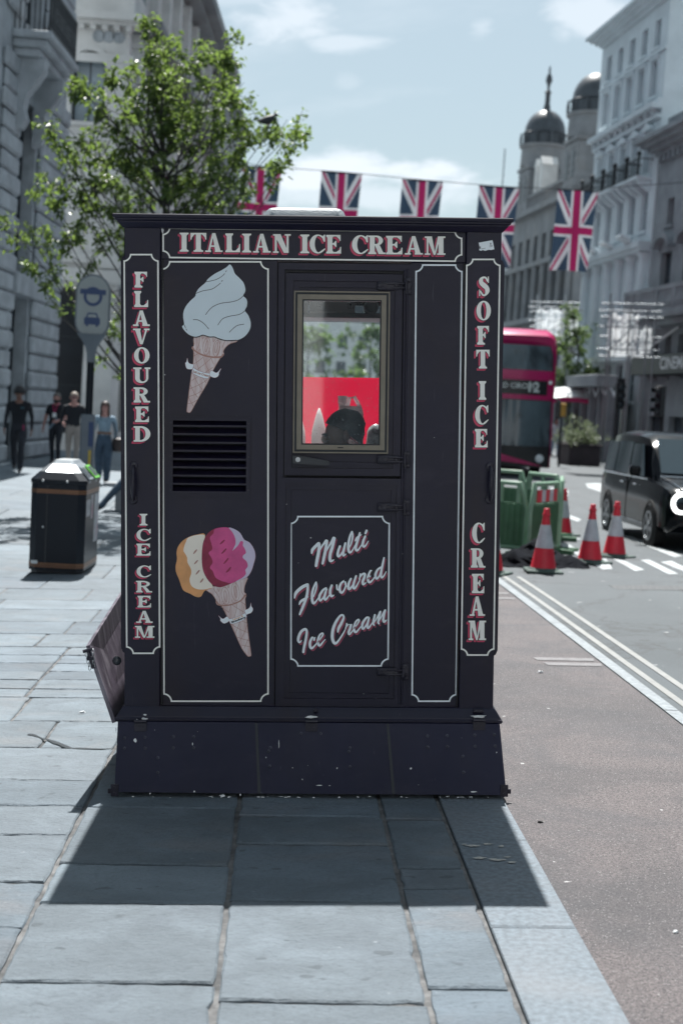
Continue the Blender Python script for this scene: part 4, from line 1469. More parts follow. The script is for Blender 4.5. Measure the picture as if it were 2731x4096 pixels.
c1 = wafer(zA, [(842, 1255), (842, 1350), (828, 1360), (826, 1378), (840, 1395), (838, 1500), (820, 1610), (800, 1760), (780, 1925), (785, 1943), (800, 1950), (818, 1938), (850, 1880), (900, 1790), (960, 1690), (1020, 1560), (1075, 1465), (1086, 1450),
                (1105, 1440), (1112, 1420), (1105, 1400), (1130, 1360), (1170, 1330), (1215, 1318), (1228, 1303), (1130, 1290), (1040, 1265), (940, 1250)], 5)
z5 = Z(690, 1300, 6.1875)
lines1 = [[(530, 770), (630, 715)], [(540, 960), (660, 880), (760, 800)], [(600, 1110), (780, 980), (960, 820)], [(820, 1170), (1000, 1050)], [(540, 690), (600, 930), (660, 1110)], [(760, 780), (820, 960), (910, 1160)], [(960, 820), (1020, 970)],
          [(480, 1375), (620, 1290)], [(430, 1580), (680, 1470), (870, 1350)], [(410, 1770), (580, 1715), (720, 1630)], [(390, 1945), (480, 1930), (610, 1860)], [(530, 1230), (620, 1430), (740, 1600)], [(760, 1320), (830, 1430)],
          [(450, 1480), (540, 1680), (630, 1790)], [(405, 1780), (450, 1890), (520, 2000)], [(670, 300), (670, 450), (590, 630)], [(530, 300), (545, 480)], [(930, 640), (930, 760)], [(1010, 320), (1020, 420), (1070, 330)],
          [(740, 270), (750, 350), (790, 280)], [(630, 680), (690, 590), (690, 690)], [(1190, 400), (1150, 640), (1090, 780)], [(1300, 400), (1230, 560)]]


def ell(cx, cy, rx, ry, tilt, n=16):
    p = []
    for k in range(n + 1):
        a = 2 * math.pi * k / n
        x, y = rx * math.cos(a), ry * math.sin(a)
        p.append((cx + x * math.cos(tilt) - y * math.sin(tilt), cy + x * math.sin(tilt) + y * math.cos(tilt)))
    return p


lines1 += [ell(850, 525, 88, 215, .12), ell(850, 525, 30, 140, .18), ell(1095, 580, 80, 200, .14), ell(1090, 560, 28, 130, .2)]
sheet('wafer_pattern', [[ribbon(p, 11, 3, 2)] for p in lines1], z5, yp, .0018, M_wline, c1)
sheet('wafer_band', [[ribbon([(510, 560), (560, 640), (740, 740), (980, 795), (1200, 790), (1250, 730)], [36, 36, 40, 42, 44, 30], 4, 3)]], z5, yp, .0024, M_wline, c1)
s1 = sheet('painted_soft_ice', [[sc_]], zA, yp, .0034, M_soft, kiosk)
sheet('soft_ice_outline', [[ribbon(sc_ + [sc_[0]], 7, 1, 0)]], zA, yp, .0031, M_black, s1)
sw = [[(955, 778), (1030, 762), (1085, 735), (1118, 705)], [(1127, 690), (1134, 678)], [(855, 885), (920, 860), (1000, 845), (1050, 815), (1080, 790)], [(1090, 775), (1099, 766)], [(1290, 900), (1240, 940), (1170, 960), (1080, 972), (1000, 1010), (948, 1073)],
      [(1300, 1038), (1250, 1070), (1170, 1085), (1100, 1110), (1058, 1165)], [(837, 1117), (880, 1120), (930, 1150), (975, 1200)], [(1290, 1158), (1230, 1170), (1185, 1205), (1160, 1230)], [(757, 1165), (768, 1190)], [(772, 1200), (780, 1213)],
      [(760, 1225), (800, 1257), (850, 1274), (890, 1268), (925, 1256), (980, 1272), (1025, 1272), (1060, 1286), (1120, 1303), (1180, 1304), (1225, 1302)]]
sheet('soft_ice_lines', [[ribbon(p, 5.2 if k < 10 else 8, 4, 3)] for k, p in enumerate(sw)], zA, yp, .0038, M_black, s1)


def banner(f, mid, left, right, parent):
    b0 = sheet('cornet_banner', [[smoothpts(left, 2, True)], [smoothpts(right, 2, True)], [mid]], f, yp, .0034, M_cold, parent, dz=4e-5)
    sheet('banner_edge', [[ribbon(left + [left[0]], 12, 2, 0)], [ribbon(right + [right[0]], 12, 2, 0)], [ribbon(mid + [mid[0]], 14, 1, 0)]], f, yp, .0030, M_cherry, parent)
    return b0


banner(z5, [(525, 1060), (640, 1130), (800, 1185), (920, 1200), (918, 1270), (885, 1325), (800, 1320), (650, 1270), (540, 1215), (485, 1180), (490, 1130)],
       [(490, 1092), (380, 1090), (340, 1040), (322, 940), (345, 925), (365, 860), (372, 815), (385, 900), (420, 950), (480, 970), (515, 975), (527, 1010), (510, 1060)],
       [(928, 1255), (930, 1180), (960, 1135), (1000, 1140), (1080, 1185), (1140, 1150), (1185, 1095), (1208, 1075), (1190, 1110), (1150, 1190), (1155, 1220), (1120, 1280), (1050, 1305), (990, 1290)], kiosk)


def text_obj(name, txt, parent, mat, size, loc, rot=(0, 0, 0), bold=0.0, align='CENTER', sx=1.0, extrude=0.0):
    cu = bpy.data.curves.new(name, 'FONT')
    cu.body = txt
    cu.size = size
    cu.offset = bold
    cu.extrude = extrude
    cu.align_x = align
    cu.align_y = 'CENTER'
    cu.resolution_u = 3
    tmp = bpy.data.objects.new(name, cu)
    COL.objects.link(tmp)
    bpy.context.view_layer.update()
    me = bpy.data.meshes.new_from_object(tmp.evaluated_get(bpy.context.evaluated_depsgraph_get()))
    bpy.data.objects.remove(tmp)
    me.materials.clear()
    me.materials.append(mat)
    me.transform(Matrix.Diagonal((sx, 1, 1, 1)))
    o = link(name, me, parent, loc)
    o.rotation_euler = rot
    return o


def ktext(txt, f, p0, p1, hpx, yl, lift, mat, bold=0.0):
    a, b_ = K(*f(*p0), yl), K(*f(*p1), yl)
    ang = math.atan2(b_[1] - a[1], b_[0] - a[0])
    L = math.hypot(b_[0] - a[0], b_[1] - a[1])
    h = hpx / 853.0
    o = text_obj('small_lettering', txt, kiosk, mat, h * 1.35, ((a[0] + b_[0]) / 2, yl - lift, (a[1] + b_[1]) / 2), (R_(90), -ang, 0), bold)
    w = o.dimensions.x if o.dimensions.x > 0 else 1
    xs__ = [v.co.x for v in o.data.vertices]
    w = max(xs__) - min(xs__)
    o.scale = (L / w, 1, 1)
    return o


ktext('Soft Ice Cream', z5, (505, 1150), (905, 1265), 9.5, yp, .0040, M_wline, .0006)
# two-scoop cornet
z4 = Z(400, 1600, 1432 / 700)
z6 = Z(850, 2300, 6.72)
c2 = wafer(z4, [(865, 1550), (925, 1525), (985, 1525), (1060, 1505), (1120, 1478), (1205, 1450), (1200, 1480), (1185, 1520), (1180, 1570), (1195, 1585), (1195, 1610), (1188, 1630), (1195, 1720), (1205, 1840), (1220, 1960), (1237, 2080), (1230, 2095), (1215, 2098),
                (1200, 2085), (1160, 2030), (1110, 1920), (1050, 1790), (1000, 1690), (985, 1682), (960, 1675), (950, 1655), (950, 1635), (920, 1590), (890, 1570)], 4.5)
lines2 = [[(230, 850), (440, 1000)], [(320, 830), (290, 940)], [(500, 800), (480, 900), (440, 1010)], [(540, 810), (700, 910), (860, 1000)], [(670, 740), (640, 950), (590, 1130)], [(750, 710), (880, 790)], [(870, 780), (810, 1040)], [(740, 1260), (620, 1570)],
          [(520, 1330), (720, 1450), (960, 1550)], [(940, 1310), (860, 1550), (730, 1790)], [(800, 1240), (930, 1290)], [(670, 1670), (850, 1730), (990, 1760)], [(975, 1700), (850, 1970)], [(790, 1880), (1010, 1930)], [(80, 440), (180, 600), (210, 790)],
          [(30, 360), (100, 480)], [(530, 660), (540, 740), (600, 720)], [(260, 700), (265, 790), (310, 760)], [(780, 200), (780, 430), (850, 560)], [(150, 360), (175, 450), (190, 350)], [(400, 270), (430, 360), (445, 260)]]
lines2 += [ell(350, 560, 105, 240, -.12), ell(355, 570, 40, 150, -.14), ell(620, 450, 105, 245, -.12), ell(625, 450, 36, 155, -.15)]
sheet('wafer_pattern', [[ribbon(p, 11, 3, 2)] for p in lines2], z6, yp, .0018, M_wline, c2)
sheet('wafer_band', [[ribbon([(125, 720), (190, 800), (400, 815), (620, 755), (780, 670), (880, 540)], [38, 32, 34, 36, 38, 44], 4, 3)]], z6, yp, .0024, M_wline, c2)
org = [(862, 1102), (800, 1100), (740, 1115), (680, 1150), (640, 1200), (628, 1250), (632, 1300), (620, 1360), (625, 1410), (650, 1470), (670, 1530), (690, 1562), (740, 1585), (775, 1605), (805, 1613), (830, 1605), (850, 1570), (870, 1555), (925, 1532), (900, 1480), (850, 1400), (845, 1250)]
so = sheet('painted_scoop', [[smoothpts(org, 3, True)]], z4, yp, .0028, M_orange, kiosk)
lem = [(858, 1106), (800, 1103), (725, 1125), (705, 1160), (690, 1200), (685, 1235), (700, 1260), (715, 1290), (718, 1330), (745, 1380), (748, 1420), (735, 1460), (740, 1500), (760, 1530), (800, 1548), (850, 1550), (900, 1540), (925, 1528), (890, 1470), (850, 1400), (840, 1250), (850, 1160)]
sheet('scoop_highlight', [[smoothpts(lem, 3, True)]], z4, yp, .0031, M_lemon, so)
sheet('scoop_seeds', [[ribbon([(793, 1225), (780, 1240), (768, 1257)], [9, 14, 8], 3, 2)], [ribbon([(800, 1312), (788, 1326), (775, 1340)], [9, 13, 8], 3, 2)], [ribbon([(815, 1393), (802, 1408), (788, 1425)], [9, 14, 8], 3, 2)],
                      [ribbon([(845, 1462), (834, 1478), (822, 1492)], [9, 14, 8], 3, 2)]], z4, yp, .0034, M_wline, so)
pk = [(1050, 1043), (1000, 1040), (940, 1052), (885, 1090), (850, 1150), (836, 1230), (835, 1330), (850, 1410), (890, 1480), (940, 1520), (985, 1532), (1040, 1515), (1100, 1490), (1150, 1470), (1205, 1450), (1240, 1400), (1260, 1340), (1274, 1280), (1262, 1220), (1225, 1165), (1180, 1140), (1150, 1090), (1110, 1060)]
sp_ = sheet('painted_scoop', [[smoothpts(pk, 3, True)]], z4, yp, .0037, M_cherry, kiosk)
li = [(1050, 1045), (1110, 1061), (1150, 1091), (1180, 1141), (1224, 1166), (1261, 1221), (1272, 1280), (1258, 1340), (1239, 1398), (1204, 1448), (1150, 1469), (1110, 1484), (1080, 1400), (1060, 1250), (1040, 1120)]
sheet('scoop_highlight', [[smoothpts(li, 3, True)]], z4, yp, .0040, M_lilac, sp_)
st = [(1050, 1045), (1000, 1042), (940, 1056), (930, 1090), (900, 1125), (912, 1170), (920, 1220), (890, 1250), (913, 1290), (923, 1330), (900, 1370), (925, 1400), (945, 1450), (990, 1478), (1030, 1490), (1070, 1500), (1100, 1489), (1130, 1473), (1170, 1450), (1195, 1420), (1190, 1390), (1210, 1360), (1200, 1320),
      (1170, 1292), (1173, 1270), (1195, 1250), (1185, 1215), (1170, 1190), (1172, 1160), (1150, 1155), (1130, 1190), (1085, 1233), (1098, 1205), (1110, 1175), (1108, 1135), (1090, 1090), (1068, 1062)]
sheet('scoop_body', [[smoothpts(st, 3, True)]], z4, yp, .0043, M_straw, sp_)
sheet('scoop_seeds', [[ribbon([(1020, 1145), (1004, 1160), (985, 1178)], [8, 14, 7], 3, 2)], [ribbon([(1033, 1217), (1016, 1236), (998, 1255)], [9, 14, 8], 3, 2)], [ribbon([(1050, 1295), (1032, 1318), (1015, 1338)], [9, 14, 8], 3, 2)],
                      [ribbon([(1070, 1368), (1054, 1390), (1035, 1408)], [9, 16, 9], 3, 2)]], z4, yp, .0046, M_cherry, sp_)
banner(z6, [(455, 1180), (600, 1150), (760, 1090), (875, 1020), (910, 1070), (920, 1130), (840, 1200), (700, 1265), (560, 1310), (490, 1310), (470, 1270), (455, 1220)],
       [(445, 1240), (330, 1300), (260, 1270), (210, 1215), (222, 1180), (205, 1150), (160, 1078), (230, 1150), (290, 1175), (350, 1140), (390, 1115), (430, 1140), (450, 1180)],
       [(915, 1065), (960, 1040), (1030, 1020), (1080, 960), (1085, 890), (1045, 840), (1035, 740), (1020, 830), (980, 890), (920, 925), (885, 930), (870, 970), (885, 1020)], kiosk)
ktext('Lemon &', z6, (545, 1200), (825, 1095), 6.5, yp, .0040, M_orange, .0004)
ktext('Strawberry', z6, (508, 1272), (895, 1128), 7.5, yp, .0040, M_black, .0008)

# ---- torn sticker, chips of bare metal
zS = Z(1900, 800, 1568 / 831)
st = sheet('torn_sticker', [[[(25, 322), (128, 303), (133, 318), (143, 372), (118, 378), (100, 376), (75, 384), (55, 378), (42, 384), (28, 378), (32, 360)]]], zS, 0, .0012, M_cold, kiosk, label='torn white sticker')
sheet('sticker_print', [[[(105, 345), (130, 340), (131, 343), (106, 348)]], [[(105, 353), (128, 349), (129, 352), (106, 356)]], [[(42, 368), (75, 362), (76, 365), (43, 371)]], [[(110, 325), (120, 322), (118, 340), (112, 341)]], [[(30, 350), (42, 352), (38, 372), (30, 366)]]], zS, 0, .0016,
      pbr('print_grey', (.25, .26, .28), .6), st)
zq = Z(430, 830, 5.807)
chips = [[(1245, 410), (1275, 455), (1305, 505), (1318, 530), (1305, 545), (1303, 580), (1290, 612), (1265, 570), (1248, 500)]]
sheet('paint_chip', [chips], zq, .018, .0022, M_chip, kiosk)


def skirt_chip(pts, name='paint_chip'):
    mb = MB()
    vs = []
    for p in pts:
        x, y, z = skirt_pt(*zz7(*p))
        vs.append((x, y - .0012, z))
    mb.add(vs, [tuple(range(len(vs)))])
    return mb


mb = MB()
rc = random.Random(5)
def blot(cx, cy, rx, ry, n=9):
    return [(cx + rx * rc.uniform(.55, 1.1) * math.cos(2 * math.pi * k / n), cy + ry * rc.uniform(.55, 1.1) * math.sin(2 * math.pi * k / n)) for k in range(n)]
blots = [blot(172, 278, 6, 9), blot(103, 242, 3, 9), blot(104, 292, 4, 6), blot(225, 470, 3, 3), blot(383, 462, 3, 4), blot(484, 478, 12, 6), blot(508, 482, 8, 3), blot(548, 474, 3, 5), blot(686, 292, 1.5, 16), blot(831, 440, 14, 1.5), blot(868, 441, 4, 1),
         blot(901, 483, 5, 4), blot(1158, 380, 5, 4), blot(1383, 463, 12, 3), blot(1465, 322, 2, 3), blot(640, 340, 2, 3), blot(377, 292, 2, 7), blot(98, 440, 3, 6), blot(894, 379, 2, 4), blot(770, 419, 2, 3), blot(620, 465, 2, 2), blot(735, 377, 2, 2)]
for k in range(26):
    blots.append(blot(rc.uniform(120, 1480), 484 - rc.uniform(0, 4), rc.uniform(2, 11), rc.uniform(1, 2.4)))
for k in range(5):
    blots.append(blot(rc.uniform(115, 1480), rc.uniform(225, 480), rc.uniform(.8, 1.8), rc.uniform(.8, 2.0)))
for b_ in blots:
    m2 = skirt_chip(b_)
    mb.add(m2.v, m2.f)
part('paint_chips', mb, M_chip, kiosk, kind='stuff')
# lumps of pale filler over the hinges
for (cx, cy, rx, ry) in ((803, 195, 24, 7), (1402, 193, 30, 7), (204, 202, 12, 6), (178, 206, 6, 4), (207, 187, 7, 4)):
    x, y, z = skirt_pt(*zz7(cx, cy + 8))
    z = Ku(*zz7(cx, cy), -.04)[1]
    mb = MB()
    pts = blot(0, 0, rx / 760., ry / 760., 11)
    mb.add([(x + p[0], -.0412, z + p[1]) for p in pts] + [(x + p[0] * .7, -.0445, z + p[1] * .7) for p in pts], [tuple(range(11, 22))] + [(i, (i + 1) % 11, 11 + (i + 1) % 11, 11 + i) for i in range(11)])
    part('filler_patch', mb, M_chip, kiosk)
# small steel plates on the base moulding
for (cx, cy, w_) in ((818, 170, .010), (1399, 172, .024)):
    x, z = Ku(*zz7(cx, cy), -.02)
    mb = MB().box(x - w_, x + w_, -.036, -.018, z - .007, z + .007, bev=.002)
    for k in ((-w_ * .5, w_ * .5) if w_ > .015 else (0,)):
        mb.cyl((x + k, -.039, z), (x + k, -.035, z), .004, 8)
    part('fixing_plate', mb, M_hw, kiosk)

# ================================================================== things inside the kiosk
def kw(x, y, z):
    return Matrix.Translation(KO) @ Matrix.Rotation(KYAW, 4, 'Z') @ Vector((x, y, z))


M_card = pbr('grey_card', (.50, .53, .54), .7, var=.06)
def card_box(u0, u1, h, lab, yb):
    yl = yb
    a, _ = K(u0[0], 1262, yl)
    b_, _ = K(u1[0], 1262, yl)
    t_ = thing('cardboard_box', lab, 'box', kw((a + b_) / 2, yl + .13, 2.345), KYAW)
    hw = (b_ - a) / 2
    part('carton', MB().box(-hw, hw, -.13, .13, .0, h, bev=.003), M_card, t_)
    part('carton_flap', MB().box(-hw + .002, hw - .002, -.133, -.1302, .001, .008), M_chip, t_)
    return t_, hw


zW = Z(1150, 1150, 3.36)
yb = DEP - .44
b1, hw = card_box(zW(296, 0), zW(902, 0), .15, 'grey cardboard carton of cones on the shelf behind the door window', yb)
M_print = pbr('carton_print', (.04, .045, .05), .6, var=0)
text_obj('carton_print', 'Contents 210 Cones', b1, M_print, .026, (.02, -.1306, .082), (R_(90), 0, 0), .0006)
text_obj('carton_print', '1.3kg\n1.6kg', b1, M_print, .012, (-.075, -.1306, .042), (R_(90), 0, 0), .0003)
mb = MB()
mitre(.085, .117, .026, .058, .002, -.1308, -.1302, mb)
mb.prism([(.094, .052), (.108, .052), (.106, .044), (.102, .041), (.102, .034), (.107, .032), (.095, .032), (.100, .034), (.100, .041), (.096, .044)], -.1308, -.1302)
part('fragile_mark', mb, M_print, b1)
b2_, _ = card_box(zW(120, 0), zW(270, 0), .15, 'narrow grey carton at the left end of the kiosk shelf', yb)
# plastic tub of cones, round end towards us
cxu = K(*zW(1125, 285), yb)
tub = thing('clear_tub', 'round clear plastic tub lying on the kiosk shelf beside the carton', 'tub', kw(cxu[0], yb + .02, 2.3455), KYAW)
rr = .040
mb = MB().lathe([(rr * .9, 0), (rr, .006), (rr, .20), (rr * .97, .21)], 24)
mb.xform(Matrix.Translation((0, .0, rr)) @ Matrix.Rotation(R_(-90), 4, 'X'))
part('tub_body', mb, pbr('smoky_plastic', (.22, .25, .27), .25), tub, smooth=50)
mb = MB().lathe([(rr * .78, -.003), (rr * .80, .0), (rr * 1.03, .0), (rr * 1.03, .012)], 24, cap=False)
mb.xform(Matrix.Translation((0, .0, rr)) @ Matrix.Rotation(R_(-90), 4, 'X'))
part('tub_rim', mb, pbr('clear_rim', (.5, .54, .56), .25), tub, smooth=50)


def jerrycan(px, ptop, pbot_z, yl, w, lab, cap_c, cap_side=True, slope=False):
    m_, t_, b__ = newmat('white_plastic')
    b__.inputs['Base Color'].default_value = (.80, .82, .82, 1)
    b__.inputs['Roughness'].default_value = .4
    b__.inputs['Base Color'].default_value = (.92, .94, .95, 1)
    b__.inputs['Subsurface Weight'].default_value = 1.0
    b__.inputs['Subsurface Radius'].default_value = (1, 1, 1)
    b__.inputs['Subsurface Scale'].default_value = .12
    x, z = K(*zW(px, ptop), yl)
    h = z - pbot_z
    t_ = thing('jerrycan', lab, 'jerrycan', kw(x, yl, pbot_z), KYAW, None)
    hw = w / 2
    mb = MB()
    if slope:      # tall bottle seen end-on: steep shoulders
        rs = []
        for f, zz_ in ((.96, 0), (1, .01), (1, h * .62), (.93, h * .70), (.45, h * .90), (.16, h * .985), (.08, h)):
            rs.append([(-hw * f, -.08 * min(1, f + .2), zz_), (hw * f, -.08 * min(1, f + .2), zz_), (hw * f, .08 * min(1, f + .2), zz_), (-hw * f, .08 * min(1, f + .2), zz_)])
        mb.rings(rs, True, True)
        part('can_body', mb, m_, t_, smooth=35)
    else:
        rs = []
        for f, zz_ in ((.97, 0), (1, .01), (1, h * .62), (.97, h * .72), (.86, h * .80), (.80, h * .82)):
            rs.append([(-hw * f, -.07 * f, zz_), (hw * f, -.07 * f, zz_), (hw * f, .07 * f, zz_), (-hw * f, .07 * f, zz_)])
        mb.rings(rs, True, True)
        part('can_body', mb, m_, t_, smooth=35)
        mb = MB().lathe([(.022, h * .8), (.022, h * .86), (.026, h * .87), (.026, h), (.024, h + .002)], 16, (-hw * .62, 0, 0))
        part('can_cap', mb, m_, t_, smooth=40)
        mb = MB().tube([(-hw * .2, 0, h * .81), (-hw * .1, 0, h * .97), (hw * .3, 0, h * .99), (hw * .75, 0, h * .80)], .011, 8)
        part('can_handle', mb, m_, t_, smooth=60)
    return t_


jerrycan(845, 1462, 1.58, DEP - .36, .145, 'white plastic jerrycan with cap and handle at the back of the kiosk window', 0)
jerrycan(425, 1622, 1.40, DEP - .22, .086, 'pointed white plastic bottle standing left in the kiosk window', 0, slope=True)
jerrycan(150, 1650, 1.40, DEP - .16, .080, 'second white bottle half hidden at the left edge of the kiosk window', 0, slope=True)
part('can_shelf', MB().box(.15, PRx - .02, DEP - .45, DEP - .27, 1.555, 1.578), M_inner, kiosk)
# bag of dark pellets
x, z = K(*zW(1195, 1600), DEP - .36)
bag = thing('plastic_bag', 'clear plastic bag of dark wafers on the right inside the kiosk', 'bag', kw(x, DEP - .36, 1.58), KYAW)
mb = MB()
rs = []
for f, zz_ in ((.7, 0), (1, .02), (1.05, .06), (.9, .11), (.6, .135), (.2, .15)):
    rs.append([(.055 * f * math.cos(a) + .006 * math.sin(5 * a + zz_ * 60), .05 * f * math.sin(a), zz_) for a in [k * math.pi / 6 for k in range(12)]])
mb.rings(rs, True, True)
part('bag_film', mb, pbr('bag_film', (.34, .36, .37), .2, var=.7, scale=26), bag, smooth=40)
# ================================================================== buildings
M_pale = pbr('pale_portland', (.66, .67, .68), .8, var=.14, scale=1.2, tint=(.24, .25, .27), tintamt=.55, tintscale=.8, bump=.25, bscale=30)
M_stoneA = pbr('weathered_stone', (.42, .45, .475), .8, var=.2, scale=2.0, tint=(.29, .31, .34), tintamt=.5, tintscale=1.2, bump=.4, bscale=25)
M_stoneB = pbr('warm_limestone', (.68, .67, .65), .8, var=.14, scale=1.0, tint=(.52, .51, .50), tintamt=.5, tintscale=.7, bump=.25, bscale=25)
M_stoneD = pbr('dark_grey_stone', (.235, .24, .25), .8, var=.2, scale=.8, tint=(.30, .28, .26), tintamt=.4, tintscale=.5)  # darker grey than the other stones, with random warmer patches
M_stucco = pbr('white_stucco', (.68, .74, .77), .7, var=.10, scale=.7, tint=(.50, .55, .58), tintamt=.4, tintscale=.4)
M_stoneS = pbr('grey_ashlar', (.30, .325, .345), .8, var=.16, scale=1.0, tint=(.14, .155, .18), tintamt=.5, tintscale=.6)
M_slate = pbr('slate_lead', (.055, .062, .072), .5, var=.2, scale=2)
M_iron = pbr('black_iron', (.012, .014, .018), .45, var=0)
M_winf = pbr('window_paint', (.46, .50, .53), .5, var=.05)
M_dkframe = pbr('dark_window_paint', (.025, .03, .036), .4, var=.1)
M_pane = pbr('window_glass', (.060, .078, .095), .08, spec=.8, var=.35, scale=.8)
M_panel = pbr('pale_window_pane', (.30, .36, .40), .25, spec=.7, var=.2, scale=1.0)  # lighter pane colour for the upper windows
M_dark = pbr('shop_dark', (.012, .015, .020), .3, var=.3, scale=1)


def wall(mb, L, z0, z1, holes, y0=0.0, th=.4):
    zs = sorted({z0, z1, *[h[2] for h in holes], *[h[3] for h in holes]})
    for a, b in zip(zs[:-1], zs[1:]):
        m_ = (a + b) / 2
        cut = sorted([(h[0], h[1]) for h in holes if h[2] < m_ < h[3]])
        x = 0.0
        for c in cut + [(L, L)]:
            if c[0] > x + 1e-4:
                mb.box(x, c[0], y0, y0 + th, a, b)
            x = c[1]
    return mb


WIN_CACHE = {}


def window(parent, x0, x1, z0, z1, yin=.18, frame=None, pane=None, bars=(2, 2), sill=True, fr=.05, arch=False, stone=None):
    """a sash window set into a wall: frame with glazing bars > pane, sill; geometry shared between equal windows"""
    w, h = x1 - x0, z1 - z0
    frame = frame or M_winf
    pane = pane or M_pane
    stone = stone or M_pale
    key = (round(w, 2), round(h, 2), bars, frame.name, pane.name, sill, fr, stone.name, round(yin, 2))
    if key not in WIN_CACHE:
        mb = MB()
        for q in ((0, fr, 0, h), (w - fr, w, 0, h), (fr, w - fr, 0, fr), (fr, w - fr, h - fr, h)):
            mb.box(q[0], q[1], 0, .06, q[2], q[3])
        for k in range(1, bars[0]):
            xx = w * k / bars[0]
            mb.box(xx - .018, xx + .018, .01, .05, fr + .001, h - fr - .001)
        for k in range(1, bars[1]):
            zz_ = h * k / bars[1]
            mb.box(fr + .001, w - fr - .001, .012, .048, zz_ - .02, zz_ + .02)
        f = mb.mesh('window', [frame])
        p = MB().box(fr, w - fr, .025, .033, fr, h - fr).mesh('pane', [pane])
        s = MB().box(-.1, w + .1, -yin - .10, .0, -.12, -.003).mesh('sill', [stone]) if sill else None
        WIN_CACHE[key] = (f, p, s)
    f, p, s = WIN_CACHE[key]
    o = link('window', f, parent, (x0, yin, z0))
    link('pane', p, o)
    if s:
        link('sill', s, o)
    return o


def cornice(L, z, h, out, steps=3, x0=0.0, ends=True):
    """stepped moulding along a facade"""
    mb = MB()
    for k in range(steps):
        o = out * (k + 1) / steps
        a, b = z + h * k / steps, z + h * (k + 1) / steps
        mb.box(x0 - (o if ends else 0), L + (o if ends else 0), -o, .3, a + .001, b)
    return mb


def baluster_row(L, z, h, n, y, x0=0):
    mb = MB()
    for k in range(n):
        x = x0 + (L - x0) * (k + .5) / n
        mb.lathe([(.05, 0), (.09, h * .3), (.05, h * .7), (.06, h)], 6, (x, y, z))
    return mb


def railing(L, z, h, n, y, x0=0.0, knob=True):
    mb = MB()
    mb.box(x0, L, y - .015, y + .015, z + h - .04, z + h)
    mb.box(x0, L, y - .012, y + .012, z + .06, z + .09)
    for k in range(n + 1):
        x = x0 + (L - x0) * k / n
        mb.box(x - .012, x + .012, y - .011, y + .011, z, z + h - .041)
    return mb


# ---------- A: rusticated stone front at the left edge
A = thing('stone_building', 'grey rusticated stone building with projecting balcony at the left edge of the photo', 'building', (-7.6, 27.0, 0), R_(90))
LA = 11.9           # local x = away from the camera, y = into the building
holes = [(6.65, 8.45, 0.4, 4.4), (6.65, 8.45, 4.95, 9.0), (6.65, 8.45, 10.6, 14.2), (3.0, 4.6, .4, 4.4), (3.0, 4.6, 4.95, 9.0)]
part('wall', wall(MB(), LA, 0, 17, holes, 0, .5), M_stoneA, A)
part('side_wall', MB().box(LA - .02, LA + .001, .501, 5, 0, 17), M_stoneA, A)
for (x0, x1) in ((4.75, 6.5), (8.6, LA + .03)):
    z = .45
    k = 0
    while z < 16.2:
        hh = .44
        if not (9.65 < z + hh / 2 < 10.45):
            ins = .0 if k % 2 == 0 else .10
            mb = MB().box(x0 + ins, x1 - (0 if x1 > 8 else ins), -.15 + ins * .3, -.001, z + .018, z + hh - .018, bev=.055)
            part('stone_block', mb, M_stoneA, A)
            if x1 > 8 and z < 15:
                part('stone_block', MB().box(x1 + .001, x1 + .11 - ins * .3, -.10, 1.0 - ins, z + .018, z + hh - .018, bev=.05), M_stoneA, A)
        z += hh
        k += 1
part('plinth', MB().box(4.7, 6.55, -.22, -.001, 0, .44, bev=.03).box(8.55, LA + .08, -.22, -.001, 0, .44, bev=.03), M_stoneA, A)
for h in holes[:3]:
    window(A, h[0], h[1], h[2], h[3], .3, M_dkframe, M_pane, (2, 3), h[2] > 1, .08, stone=M_stoneA)
part('door_head', MB().box(6.5, 8.6, -.2, .2, 4.42, 4.9, bev=.03), M_stoneA, A)
# balcony
part('balcony_slab', MB().box(5.5, 8.75, -.90, -.001, 10.05, 10.22, bev=.03).box(5.6, 8.65, -.78, -.001, 9.86, 10.048, bev=.03).box(5.7, 8.55, -.62, -.001, 9.68, 9.858, bev=.03), M_stoneA, A)
for x in (5.85, 8.0):
    mb = MB().prism([(-.001, 9.67), (-.70, 9.67), (-.68, 9.40), (-.5, 9.1), (-.30, 8.85), (-.26, 8.55), (-.33, 8.32), (-.22, 8.12), (-.001, 8.05)], x, x + .42, 'YZ')
    part('console', mb, M_stoneA, A, smooth=40)
rl = railing(8.65, 10.23, 1.0, 30, -.82, 5.6)
rl2 = MB()
for k in range(9):
    rl2.box(5.59, 5.61, -.93 + k * .11, -.91 + k * .11, 10.23, 11.2)
    rl2.box(8.63, 8.65, -.81 + k * .095, -.79 + k * .095, 10.23, 11.2)
for k in range(13):
    c = (5.75 + k * .235, -.82, 10.72)
    ring = [(c[0] + .09 * math.cos(a), c[1], c[2] + .16 * math.sin(a)) for a in [i * math.pi / 5 for i in range(10)]]
    rl2.tube(ring + [ring[0]], .014, 5, cap=False)
rl.add(rl2.v, rl2.f)
part('railing', rl, M_iron, A)

# ---------- B: pale corner building behind it
Bd = thing('corner_building', 'pale stone corner building with arched window and long columned street side behind the young tree', 'building', (-9.4, 42.0, 0), 0)
LB = 2.9
holes = [(1.30, 2.25, 10.2, 12.3), (.3, 2.05, .9, 5.3)]
